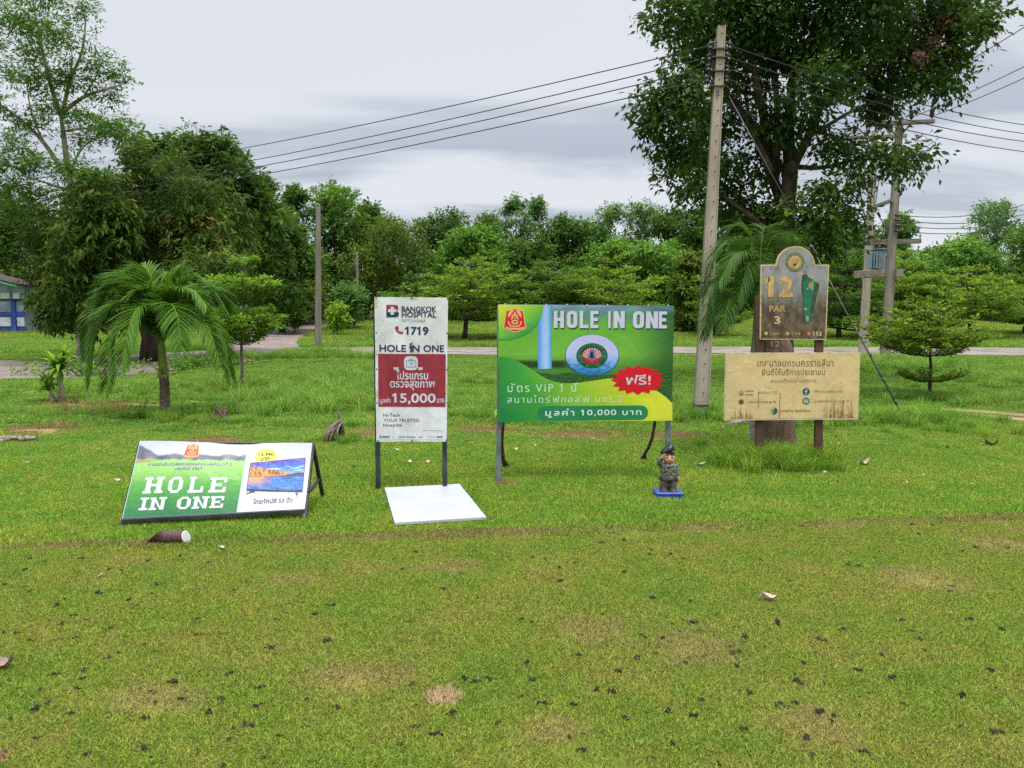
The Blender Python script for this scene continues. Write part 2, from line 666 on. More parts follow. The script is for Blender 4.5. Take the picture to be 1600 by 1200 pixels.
# ------------------------------------------------------------------ grass: blades in tufts set out by geometry nodes
def tile_mesh(name, n, radius, h, w, lean, seed, mat, gauss=False):
    rg = np.random.default_rng(seed)
    a = rg.uniform(0, 2 * np.pi, n)
    r = radius * (np.abs(rg.normal(0, 0.45, n)) if gauss else np.sqrt(rg.uniform(0, 1, n)))
    base = np.stack([r * np.cos(a), r * np.sin(a), np.full(n, -0.004)], -1)
    hh = h * rg.uniform(0.45, 1.15, n)
    la = rg.uniform(0, 2 * np.pi, n)
    ll = lean * hh * rg.uniform(0.2, 1.3, n)
    ld = np.stack([np.cos(la) * ll, np.sin(la) * ll, np.zeros(n)], -1)
    fa = rg.uniform(0, 2 * np.pi, n)
    side = np.stack([np.cos(fa), np.sin(fa), np.zeros(n)], -1) * (w * rg.uniform(0.6, 1.3, n) / 2)[:, None]
    up = np.stack([np.zeros(n), np.zeros(n), hh], -1)
    v = np.stack([base - side, base + side, base + up * 0.62 + ld * 0.38 + side * 0.8, base + up * 0.62 + ld * 0.38 - side * 0.8,
                  base + up * 0.95 + ld], 1).reshape(-1, 3)
    k = np.arange(n)[:, None] * 5
    me = bpy.data.meshes.new(name)
    me.vertices.add(n * 5)
    me.vertices.foreach_set('co', v.astype(np.float32).ravel())
    lv = np.concatenate([k + np.array([[0, 1, 2, 3]]), k + np.array([[3, 2, 4]])], 1).astype(np.int32).ravel()
    me.loops.add(n * 7)
    me.loops.foreach_set('vertex_index', lv)
    me.polygons.add(n * 2)
    st = (np.arange(n)[:, None] * 7 + np.array([[0, 4]])).ravel().astype(np.int32)
    me.polygons.foreach_set('loop_start', st)
    me.update(calc_edges=True)
    me.validate()
    me.materials.append(mat)
    return me


def scatter(name, label, tiles, pts, scl, seed):
    """one grass object: tufts at pts"""
    rg = np.random.default_rng(seed)
    col = bpy.data.collections.new(name + '_tufts')
    for k, me in enumerate(tiles):
        col.objects.link(bpy.data.objects.new(name + '_tuft', me))
    n = len(pts)
    me = bpy.data.meshes.new(name)
    me.vertices.add(n)
    me.vertices.foreach_set('co', np.asarray(pts, np.float32).ravel())
    for an, ty, dat in (('rz', 'FLOAT', rg.uniform(0, 6.283, n)), ('sz', 'FLOAT', np.asarray(scl, float)), ('pick', 'INT', rg.integers(0, len(tiles), n))):
        at = me.attributes.new(an, ty, 'POINT')
        at.data.foreach_set('value', dat.astype(np.float32 if ty == 'FLOAT' else np.int32))
    o = link(bpy.data.objects.new(name, me))
    ng = bpy.data.node_groups.new(name + '_nodes', 'GeometryNodeTree')
    ng.interface.new_socket('Geometry', in_out='INPUT', socket_type='NodeSocketGeometry')
    ng.interface.new_socket('Geometry', in_out='OUTPUT', socket_type='NodeSocketGeometry')
    gi, go = ng.nodes.new('NodeGroupInput'), ng.nodes.new('NodeGroupOutput')
    iop = ng.nodes.new('GeometryNodeInstanceOnPoints')
    ci = ng.nodes.new('GeometryNodeCollectionInfo')
    ci.inputs['Collection'].default_value = col
    ci.inputs['Separate Children'].default_value = True
    ci.inputs['Reset Children'].default_value = True

    def na(nm, ty):
        x = ng.nodes.new('GeometryNodeInputNamedAttribute')
        x.data_type = ty
        x.inputs[0].default_value = nm
        return [s for s in x.outputs if s.enabled][0]
    ng.links.new(gi.outputs[0], iop.inputs['Points'])
    ng.links.new(ci.outputs[0], iop.inputs['Instance'])
    iop.inputs['Pick Instance'].default_value = True
    ng.links.new(na('pick', 'INT'), iop.inputs['Instance Index'])
    cx = ng.nodes.new('ShaderNodeCombineXYZ')
    ng.links.new(na('rz', 'FLOAT'), cx.inputs[2])
    ng.links.new(cx.outputs[0], iop.inputs['Rotation'])
    ng.links.new(na('sz', 'FLOAT'), iop.inputs['Scale'])
    ng.links.new(iop.outputs[0], go.inputs[0])
    md = o.modifiers.new('tufts', 'NODES')
    md.node_group = ng
    tag(o, label, 'grass', kind='stuff')
    return o


def in_view(x, y, m=0.6):
    return np.abs(x) < y * 0.70 + m


def bare_at(x, y):
    f = np.zeros_like(x)
    for (cx, cy, rx, ry, k) in DRY:
        e = np.hypot((x - cx) / rx, (y - cy) / ry)
        f = np.maximum(f, (1 - sstep(0.7, 1.1, e)) * (0.97, 0.5, 0.6)[k])
    return f


def jgrid(y0, y1, s, rg, xm=None):
    xw = y1 * 0.72 + 1.0
    gx, gy = np.meshgrid(np.arange(-xw, xw, s), np.arange(y0, y1, s))
    x = gx.ravel() + rg.uniform(-s * 0.6, s * 0.6, gx.size)
    y = gy.ravel() + rg.uniform(-s * 0.6, s * 0.6, gx.size)
    k = in_view(x, y) & (y > y0) & (y < y1)
    return x[k], y[k]


rg = np.random.default_rng(5)
bm_short = blade_mat('mown_blade', 0.50, 1.85, 0.10)
bm_long = blade_mat('meadow_blade', 0.50, 1.75, 0.05)
bm_tall = blade_mat('tall_blade', 0.75, 1.8, 0.03)
FREE = []      # filled with (x, y, r): no grass grows here


def free_mask(x, y):
    k = np.ones(len(x), bool)
    for (cx, cy, r) in FREE:
        k &= np.hypot(x - cx, y - cy) > r
    return k


short_tiles = [tile_mesh('mown_tuft', 2300, 0.26, 0.019, 0.0032, 1.1, 10 + k, bm_short) for k in range(5)]
x, y = jgrid(2.0, 8.5, 0.17, rg)
ldist = lnor.x * x + lnor.y * y - LINE_C
k = (ldist < -0.10) & (rg.uniform(0, 1, len(x)) > bare_at(x, y))
x, y = x[k], y[k]
scatter('mown_grass', 'close mown yellow-green lawn in front of the signs', short_tiles, np.stack([x, y, T(x, y)], -1), rg.uniform(0.85, 1.15, len(x)), 1)
mid_tiles = [tile_mesh('lawn_tuft', 2000, 0.30, 0.034, 0.0042, 0.9, 30 + k, bm_short) for k in range(5)]
x, y = jgrid(4.6, 13.0, 0.21, rg)
ldist = lnor.x * x + lnor.y * y - LINE_C
k = (ldist > 0.03) & (rg.uniform(0, 1, len(x)) > bare_at(x, y))
x, y = x[k], y[k]
scatter('lawn_grass', 'bright green lawn grass around the sign posts', mid_tiles, np.stack([x, y, T(x, y)], -1), rg.uniform(0.8, 1.2, len(x)), 2)
long_tiles = [tile_mesh('meadow_tuft', 1700, 0.42, 0.085, 0.0085, 0.8, 50 + k, bm_long) for k in range(5)]
x, y = jgrid(10.0, 30.0, 0.36, rg)
nz = np.sin(x * 1.3 + 2.1 * np.sin(y * 0.7)) * np.cos(y * 1.1 + x * 0.4)
k = (rg.uniform(0, 1, len(x)) > bare_at(x, y)) & road_clear(np.stack([x, y], -1), 0.30) & (y > 10.6 + 0.7 * nz)
x, y, nz = x[k], y[k], nz[k]
scatter('meadow_grass', 'longer green meadow grass between the lawn and the road', long_tiles, np.stack([x, y, T(x, y)], -1), np.clip(0.75 + 0.28 * nz + rg.uniform(-0.15, 0.25, len(x)), 0.4, 1.4), 3)
x, y = jgrid(29.0, 68.0, 0.8, rg)
k = road_clear(np.stack([x, y], -1), 0.55)
x, y = x[k], y[k]
scatter('far_grass', 'mown grass beyond the road', long_tiles, np.stack([x, y, T(x, y)], -1), rg.uniform(1.5, 2.1, len(x)), 4)
# ------------------------------------------------------------------ trees
def leaf_mat(name, stops, trans=0.38, rough=0.6, spec=0.12):
    m, t, b, out = newmat(name)
    at = N(t, 'ShaderNodeAttribute', attribute_name='tone')
    c = RAMP(t, at.outputs['Fac'], stops)
    t.links.new(c, b.inputs['Base Color'])
    b.inputs['Roughness'].default_value = rough
    b.inputs['Specular IOR Level'].default_value = spec
    tr = N(t, 'ShaderNodeBsdfTranslucent')
    t.links.new(MIX(t, 0.35, c, (0.14, 0.22, 0.02)), tr.inputs[0])
    mx = N(t, 'ShaderNodeMixShader', _0=trans)
    t.links.new(b.outputs[0], mx.inputs[1])
    t.links.new(tr.outputs[0], mx.inputs[2])
    t.links.new(mx.outputs[0], out.inputs[0])
    return m


LEAF = {
    'dark': leaf_mat('dark_leaf', [(0.0, (0.033, 0.076, 0.014)), (0.5, (0.067, 0.144, 0.022)), (0.9, (0.157, 0.254, 0.033))]),
    'mango': leaf_mat('mango_leaf', [(0.0, (0.030, 0.062, 0.012)), (0.5, (0.070, 0.131, 0.019)), (0.80, (0.175, 0.211, 0.030)), (0.97, (0.434, 0.228, 0.056))]),
    'bright': leaf_mat('bright_leaf', [(0.0, (0.057, 0.144, 0.020)), (0.5, (0.135, 0.298, 0.036)), (0.95, (0.268, 0.450, 0.062))]),
    'mid': leaf_mat('mid_leaf', [(0.0, (0.045, 0.109, 0.015)), (0.5, (0.105, 0.227, 0.026)), (0.95, (0.232, 0.363, 0.043))]),
    'olive': leaf_mat('olive_leaf', [(0.0, (0.041, 0.083, 0.013)), (0.5, (0.110, 0.172, 0.022)), (0.95, (0.228, 0.283, 0.036))]),
    'pale': leaf_mat('pale_leaf', [(0.0, (0.048, 0.117, 0.028)), (0.5, (0.107, 0.223, 0.053)), (0.95, (0.206, 0.355, 0.083))]),
    'layer': leaf_mat('layer_leaf', [(0.0, (0.070, 0.138, 0.016)), (0.5, (0.197, 0.324, 0.026)), (0.95, (0.440, 0.512, 0.040))]),
    'feather': leaf_mat('feather_leaf', [(0.0, (0.038, 0.108, 0.013)), (0.5, (0.082, 0.193, 0.023)), (0.95, (0.146, 0.275, 0.040))], 0.45),
    'broad': leaf_mat('broad_leaf', [(0.0, (0.019, 0.048, 0.010)), (0.5, (0.043, 0.104, 0.015)), (0.82, (0.104, 0.180, 0.023)), (0.93, (0.303, 0.268, 0.026)), (1.0, (0.364, 0.150, 0.083))], 0.32, 0.5, 0.18),
    'palm': leaf_mat('palm_leaflet', [(0.0, (0.045, 0.134, 0.013)), (0.5, (0.095, 0.231, 0.020)), (0.95, (0.242, 0.373, 0.039))], 0.36, 0.5, 0.18),
    'finepalm': leaf_mat('fine_palm_leaflet', [(0.0, (0.029, 0.089, 0.010)), (0.5, (0.060, 0.152, 0.016)), (0.95, (0.154, 0.246, 0.031))], 0.36, 0.5, 0.18),
    'lime': leaf_mat('lime_leaf', [(0.0, (0.094, 0.225, 0.020)), (0.5, (0.203, 0.375, 0.026)), (0.95, (0.406, 0.570, 0.059))], 0.4),
    'pinkish': leaf_mat('withered_leaf', [(0.0, (0.200, 0.100, 0.080)), (1.0, (0.340, 0.200, 0.160))], 0.2),
}
BARK = {
    'grey': pm('grey_bark', (0.20, 0.17, 0.135), 0.9, 0.5, 9.0, bmp=0.6, bdist=0.02, stretch=(1, 1, 0.3)),
    'dark': pm('dark_bark', (0.075, 0.055, 0.042), 0.9, 0.45, 9.0, bmp=0.6, bdist=0.02, stretch=(1, 1, 0.3)),
    'brown': pm('brown_bark', (0.15, 0.095, 0.055), 0.9, 0.45, 11.0, bmp=0.6, bdist=0.02, stretch=(1, 1, 0.3)),
    'pale': pm('pale_bark', (0.30, 0.26, 0.205), 0.85, 0.45, 7.0, bmp=0.5, bdist=0.02, stretch=(1, 1, 0.3)),
}


def nrmz(v):
    return v / np.maximum(1e-9, np.linalg.norm(v, axis=-1, keepdims=True))


def leaf_object(name, p, d, up, L, W, tone, mat, parent, fold=0.18, kind=None):
    """every leaf is two folded triangles; p base points, d directions, up rough face normals (world)"""
    n = len(p)
    side = nrmz(np.cross(d, up))
    nn = np.cross(side, d)
    L, W = np.broadcast_to(L, n), np.broadcast_to(W, n)
    mid = p + d * (L * 0.45)[:, None] + nn * (W * fold)[:, None]
    v = np.stack([p, mid + side * (W / 2)[:, None], p + d * L[:, None], mid - side * (W / 2)[:, None]], 1).reshape(-1, 3)
    off = np.array(root_loc(parent))
    me = bpy.data.meshes.new(name)
    me.vertices.add(n * 4)
    me.vertices.foreach_set('co', (v - off).astype(np.float32).ravel())
    k = np.arange(n)[:, None] * 4
    me.loops.add(n * 6)
    me.loops.foreach_set('vertex_index', (k + np.array([[0, 1, 2, 0, 2, 3]])).astype(np.int32).ravel())
    me.polygons.add(n * 2)
    me.polygons.foreach_set('loop_start', (np.arange(n * 2) * 3).astype(np.int32))
    at = me.attributes.new('tone', 'FLOAT', 'FACE')
    at.data.foreach_set('value', np.repeat(np.clip(tone, 0, 1), 2).astype(np.float32))
    me.update(calc_edges=True)
    me.materials.append(mat)
    o = link(bpy.data.objects.new(name, me))
    if parent is not None:
        o.parent = parent
    if kind:
        o['kind'] = kind
    return o


def foliage(rg, clumps, n, L, W, spray=10, sr=0.30, droop=0.3, shell=0.55, flat=1.0, tvar=0.16, lvar=0.35, outw=0.7, topl=0.12):
    """clumps: rows x,y,z,rx,ry,rz,tone -> leaf arrays"""
    C = np.asarray(clumps, float)
    wgt = (C[:, 3] * C[:, 5]) ** 1.0
    ns = max(1, n // spray)
    ci = rg.choice(len(C), ns, p=wgt / wgt.sum())
    dr = nrmz(rg.normal(0, 1, (ns, 3)))
    # twiggy, uneven clumps: a random lumpiness per clump direction
    ph = rg.uniform(0, 6.28, (len(C), 3))
    lump = 1 + 0.22 * np.sin(3 * dr[:, 0] + ph[ci, 0]) * np.sin(4 * dr[:, 2] + ph[ci, 1]) + 0.12 * np.sin(7 * dr[:, 1] + ph[ci, 2])
    rad = (shell + (1 - shell) * rg.uniform(0, 1, ns) ** 0.7) * lump
    stray = rg.uniform(0, 1, ns) < 0.10
    rad = np.where(stray, rad * rg.uniform(1.05, 1.3, ns), rad)
    rad = np.where(rg.uniform(0, 1, ns) < 0.15, rad * rg.uniform(0.3, 0.8, ns), rad)
    cen = C[ci, :3] + dr * rad[:, None] * C[ci, 3:6]
    st = C[ci, 6] + rg.normal(0, tvar, ns) + topl * dr[:, 2]
    si = np.repeat(np.arange(ns), spray)
    m = len(si)
    ax = nrmz(dr + rg.normal(0, 0.55, (ns, 3)) + np.array([0, 0, -droop * 0.6]))
    along = rg.uniform(-0.6, 1.0, m)
    p = cen[si] + ax[si] * (along * sr)[:, None] + rg.normal(0, sr * 0.28, (m, 3)) * np.array([1, 1, flat])
    d = nrmz(ax[si] * outw + rg.normal(0, 0.75, (m, 3)) * np.array([1, 1, 0.6 * flat]) + np.array([0, 0, -droop]))
    up = nrmz(rg.normal(0, 0.55, (m, 3)) + np.array([0, 0, 1.0]) + dr[si] * 0.35)
    ln = L * rg.uniform(1 - lvar, 1 + lvar, m)
    tone = np.clip(st[si] + rg.normal(0, 0.07, m), 0, 1)
    return p, d, up, ln, ln * (W / L), tone


def limb(mb, a, b, r0, r1, rg, bend=0.12, n=6, sides=7, up=0.15):
    a, b = Vector(a), Vector(b)
    L = (b - a).length
    pts, rad = [], []
    o1 = Vector(rg.uniform(-1, 1, 3)) * bend * L
    o2 = Vector(rg.uniform(-1, 1, 3)) * bend * L
    for i in range(n + 1):
        t = i / n
        q = a.lerp(b, t) + o1 * math.sin(math.pi * t) * (1 - t) + o2 * math.sin(math.pi * t) * t - Vector((0, 0, up * L * math.sin(math.pi * t) * 0.5))
        pts.append(q)
        rad.append(r0 + (r1 - r0) * t ** 0.8)
    mb.tube(pts, rad, sides)
    return pts


def px_clumps(lst, depth, spread, rg, flat=0.85, tone=0.42, base=None):
    out = []
    for c in lst:
        px, py, r = c[:3]
        dd = depth + (c[3] if len(c) > 3 else rg.uniform(-spread, spread))
        p = P(px, py, dd)
        rr = r / F * dd
        out.append((p.x, p.y, p.z, rr, rr, rr * flat, tone + rg.normal(0, 0.07) + (c[4] if len(c) > 4 else 0)))
    return out


def auto_clumps(px, top, bot, hw, d, rg, shape='round', n=None):
    n = n or int(9 + hw * 0.28)
    lst = []
    H = bot - top
    for i in range(n):
        t = (i + rg.uniform(0.1, 0.9)) / n
        if shape == 'round':
            w = math.sqrt(max(0.05, 1 - (1.75 * t - 0.80) ** 2))
        elif shape == 'tall':
            w = 0.55 + 0.55 * math.sin(math.pi * min(1, 1.15 * (1 - t))) - 0.30 * t
        elif shape == 'cone':
            w = 1.05 * (1 - t) + 0.12
        else:
            w = 0.8
        r = hw * rg.uniform(0.26, 0.46) * (0.75 + 0.25 * w)
        r = min(r, H * 0.28)
        x = px + rg.uniform(-1, 1) ** 1 * max(0, w * hw - r * 0.7)
        y = bot - t * H
        y = min(max(y, top + r * 0.8), bot)
        lst.append((x, y, r, rg.uniform(-1, 1) * hw / F * d * 0.8))
    lst.append((px + rg.uniform(-.25, .25) * hw, top + hw * 0.28, hw * 0.30, 0.0))
    return lst


def tree(name, label, cat, group, px, d, clumps, kind, n, L, W, rg, trunk_px=None, bark='dark', tr=0.16, limbs=True, nlimb=10, **kw):
    bx = P(px, 500, d).x
    base = Vector((bx, d, float(T(bx, d)) - 0.06))
    root = thing(name, base, label, cat, group)
    C = np.asarray(clumps)
    mb = MB()
    ztop = C[:, 2].max()
    if trunk_px:
        pts = catmull([base] + [P(a, b, d + (c[0] if c else 0)) for a, b, *c in trunk_px], 4)
    else:
        cx, cy = C[:, 0].mean(), C[:, 1].mean()
        k = 7
        pts = [base + Vector(((cx - bx) * (i / k) ** 1.5 + rg.uniform(-.05, .05) * (i > 0), (cy - d) * (i / k) ** 1.5, (ztop * 0.93 - base.z) * i / k)) for i in range(k + 1)]
    zt = pts[-1].z
    rad = [tr * (1.35 if i == 0 else 1.0) * (1 - 0.82 * i / (len(pts) - 1)) for i in range(len(pts))]
    mb.tube(pts, rad, 9, wob=0.05)
    if limbs:
        order = np.argsort(-C[:, 3])[:nlimb]
        for i in order:
            c = Vector(C[i, :3])
            best = min(range(1, len(pts)), key=lambda j: abs((pts[j].z) - (base.z + (c.z - base.z) * 0.66)) + 0.25 * (Vector((pts[j].x, pts[j].y)) - Vector((c.x, c.y))).length)
            r0 = rad[best] * 0.62
            limb(mb, pts[best], c, r0, r0 * 0.22, rg)
    mb.build('trunk', BARK[bark], root)
    leaf_object('crown', *foliage(rg, clumps, n, L, W, **kw), LEAF[kind], root)
    return root


rg = np.random.default_rng(11)
# the big broad-leaved tree behind the utility pole and the hole sign
BIG = [(1060, 15, 55), (1095, 75, 55), (1022, 165, 38), (1060, 150, 52), (1112, 185, 55), (1062, 232, 44), (1112, 262, 48), (1085, 292, 32),
       (1150, 315, 42), (1190, 250, 46), (1170, 110, 62), (1250, 50, 75), (1185, 15, 70), (1330, 35, 75), (1415, 35, 70), (1490, 28, 52),
       (1535, 38, 32), (1478, 92, 36), (1400, 100, 50), (1340, 115, 46), (1285, 130, 46), (1262, 185, 36), (1375, 165, 34), (1440, 128, 34),
       (1478, 132, 24), (1330, 240, 32), (1385, 243, 32), (1425, 248, 26), (1452, 240, 15), (1300, 300, 32), (1265, 335, 42), (1318, 345, 38),
       (1215, 330, 38), (1290, 375, 30), (1165, 355, 32), (1345, 275, 24), (1405, 262, 16), (1300, 225, 26), (1215, 190, 40), (1130, 20, 55),
       (1020, 195, 26), (1048, 270, 24), (1150, -60, 80), (1250, -85, 95), (1350, -75, 90), (1450, -65, 65), (1525, -35, 45), (1195, 385, 26)]
BIG = [(a, b, r * .97) for a, b, r in BIG]
bc = px_clumps(BIG, 16.6, 1.6, rg, 0.85, 0.40)
big = tree('broadleaf_tree', 'big dark broad-leaved tree with bare forking limbs behind the leaning utility pole', 'tree', None, 1222, 17.0, bc, 'broad', 54000, 0.145, 0.066, rg,
           trunk_px=[(1222, 470), (1224, 400), (1228, 330), (1235, 270), (1232, 205), (1238, 130), (1242, 60)], bark='dark', tr=0.30, spray=10, sr=0.30, droop=0.45, shell=0.35, tvar=0.16, nlimb=0)
mb = MB()
for path, r0, r1 in [([(1228, 335), (1206, 270), (1196, 200), (1180, 120), (1165, 40)], .13, .05), ([(1235, 265), (1262, 215), (1290, 150), (1330, 70)], .12, .04),
                     ([(1228, 330), (1212, 285), (1215, 215), (1212, 130), (1200, 50)], .11, .04), ([(1236, 260), (1285, 262), (1340, 250), (1420, 248)], .06, .02),
                     ([(1206, 270), (1165, 190), (1120, 150), (1050, 155)], .08, .02), ([(1196, 215), (1140, 150), (1090, 90)], .07, .02), ([(1290, 150), (1360, 110), (1450, 60), (1520, 40)], .07, .02),
                     ([(1225, 370), (1262, 345), (1310, 342)], .07, .02), ([(1222, 380), (1175, 340), (1110, 290), (1060, 240)], .07, .02), ([(1262, 215), (1340, 170), (1440, 135)], .05, .015),
                     ([(1238, 130), (1270, 60), (1300, -40)], .08, .03), ([(1330, 70), (1400, 10), (1470, -30)], .06, .02)]:
    pts = catmull([P(a, b, 17.0 + rg.uniform(-.5, .5)) for a, b in path], 5)
    mb.tube(pts, [r0 + (r1 - r0) * i / (len(pts) - 1) for i in range(len(pts))], 7, wob=0.06)
mb.build('limbs', BARK['dark'], big)
pk = px_clumps([(1480, 30, 16), (1470, 68, 14), (1545, 45, 7), (1450, 85, 10)], 16.0, 0.3, rg, 0.8, 0.5)
leaf_object('withered_leaves', *foliage(rg, pk, 220, 0.16, 0.07, spray=7, sr=0.2, droop=0.5), LEAF['pinkish'], big)

# the tall feathery tree on the left, and the dark drooping trees under it
FE = [(60, 40, 44), (22, 28, 44), (100, 62, 46), (150, 102, 36), (186, 116, 26), (112, 122, 40), (60, 122, 40), (18, 112, 36), (180, 196, 32), (140, 186, 32), (92, 172, 30), (192, 212, 22),
      (42, 190, 34), (12, 222, 36), (130, 12, 30), (75, -10, 36), (20, -25, 40), (-30, 60, 40), (-30, 150, 40), (170, 150, 24), (200, 190, 16), (55, 80, 30), (130, 215, 26), (165, 205, 26)]
FEL = [(40, 250, 44), (112, 262, 40), (20, 290, 38), (148, 272, 26), (62, 300, 36), (-20, 250, 40), (100, 300, 26), (10, 330, 30), (-30, 310, 40)]
fc = px_clumps(FE, 23.5, 1.6, rg, 0.55, 0.48) + px_clumps(FEL, 22.6, 0.8, rg, 0.5, 0.58)
ft = tree('feathery_tree', 'tall thin feathery tree with open airy crown at left edge', 'tree', None, 128, 24.0, fc, 'feather', 24000, 0.13, 0.042, rg,
          trunk_px=[(126, 440), (124, 340), (108, 275), (98, 200), (94, 178)], bark='pale', tr=0.19, spray=14, sr=0.30, droop=0.15, shell=0.2, flat=0.35, nlimb=0)
mb = MB()
for path, r0, r1 in [([(94, 180), (76, 120), (60, 50), (50, -10)], .075, .02), ([(95, 178), (130, 152), (170, 138), (195, 130)], .07, .018), ([(97, 185), (108, 130), (128, 80), (135, 20)], .07, .018),
                     ([(112, 290), (70, 225), (30, 185), (-20, 150)], .085, .025), ([(116, 300), (70, 285), (20, 270)], .05, .015), ([(80, 130), (45, 95), (15, 60)], .04, .012), ([(108, 130), (112, 80), (95, 40)], .035, .01),
                     ([(98, 205), (140, 200), (190, 200)], .035, .01), ([(130, 152), (150, 120), (160, 95)], .03, .01), ([(108, 270), (130, 230), (165, 205)], .04, .012), ([(70, 225), (50, 180), (40, 120)], .035, .01)]:
    pts = catmull([P(a, b, 23.7 + rg.uniform(-.4, .4)) for a, b in path], 5)
    mb.tube(pts, [r0 + (r1 - r0) * i / (len(pts) - 1) for i in range(len(pts))], 6, wob=0.06)
mb.build('limbs', BARK['pale'], ft)

MA = [(150, 312, 46), (215, 300, 48), (285, 306, 54), (345, 320, 42), (85, 372, 46), (150, 372, 56), (230, 366, 58), (305, 372, 54), (362, 380, 36), (76, 428, 32), (112, 432, 46), (182, 432, 52),
      (250, 432, 48), (312, 428, 44), (352, 420, 34), (84, 474, 30), (112, 482, 28), (70, 462, 20), (76, 500, 13), (190, 470, 34), (130, 500, 16), (128, 395, 40, -2.2), (118, 445, 40, -2.2), (104, 492, 26, -2.0), (150, 480, 30, -2.0), (140, 520, 14, -1.8), (126, 350, 30, -1.6), (180, 335, 40), (260, 270, 36), (225, 262, 30), (295, 470, 30), (240, 478, 28)]
mc = px_clumps(MA, 24.2, 2.4, rg, 0.9, 0.38)
tree('mango_tree', 'huge dense dark mango-like tree drooping nearly to the grass behind the palm', 'tree', None, 233, 25.0, mc, 'mango', 34000, 0.25, 0.075, rg, bark='dark', tr=0.28, spray=11, sr=0.24, droop=0.75, shell=0.55, tvar=0.15, outw=0.5, nlimb=12)
MB2 = [(206, 236, 17), (224, 226, 15), (300, 222, 15), (346, 222, 13), (378, 258, 17), (414, 316, 20), (428, 352, 22), (432, 400, 24), (300, 235, 30), (335, 232, 24), (262, 240, 28), (232, 250, 22), (325, 262, 40), (365, 282, 38), (285, 262, 34), (378, 330, 38), (392, 375, 34), (352, 350, 40), (400, 420, 34), (375, 440, 36), (240, 232, 16), (358, 250, 20), (398, 300, 14)]
mc2 = px_clumps(MB2, 30, 1.8, rg, 0.9, 0.36)
mt2 = tree('leafy_tree', 'dark leafy tree with two bare twig tops rising behind the drooping tree', 'tree', None, 335, 30.5, mc2, 'dark', 17000, 0.26, 0.10, rg, bark='dark', tr=0.22, spray=9, sr=0.3, droop=0.4, shell=0.45, tvar=0.14)
mb = MB()
for bx_, sp in ((310, 10), (341, 11)):
    a = P(bx_ + 2, 240, 30)
    for k in range(9):
        mb.tube([a, a.lerp(P(bx_ + rg.uniform(-sp, sp) * 0.5, 220, 30), 0.8), P(bx_ + rg.uniform(-sp, sp), rg.uniform(196, 215), 30 + rg.uniform(-.2, .2))], [0.022, 0.015, 0.006], 4)
mb.build('bare_twigs', BARK['dark'], mt2)

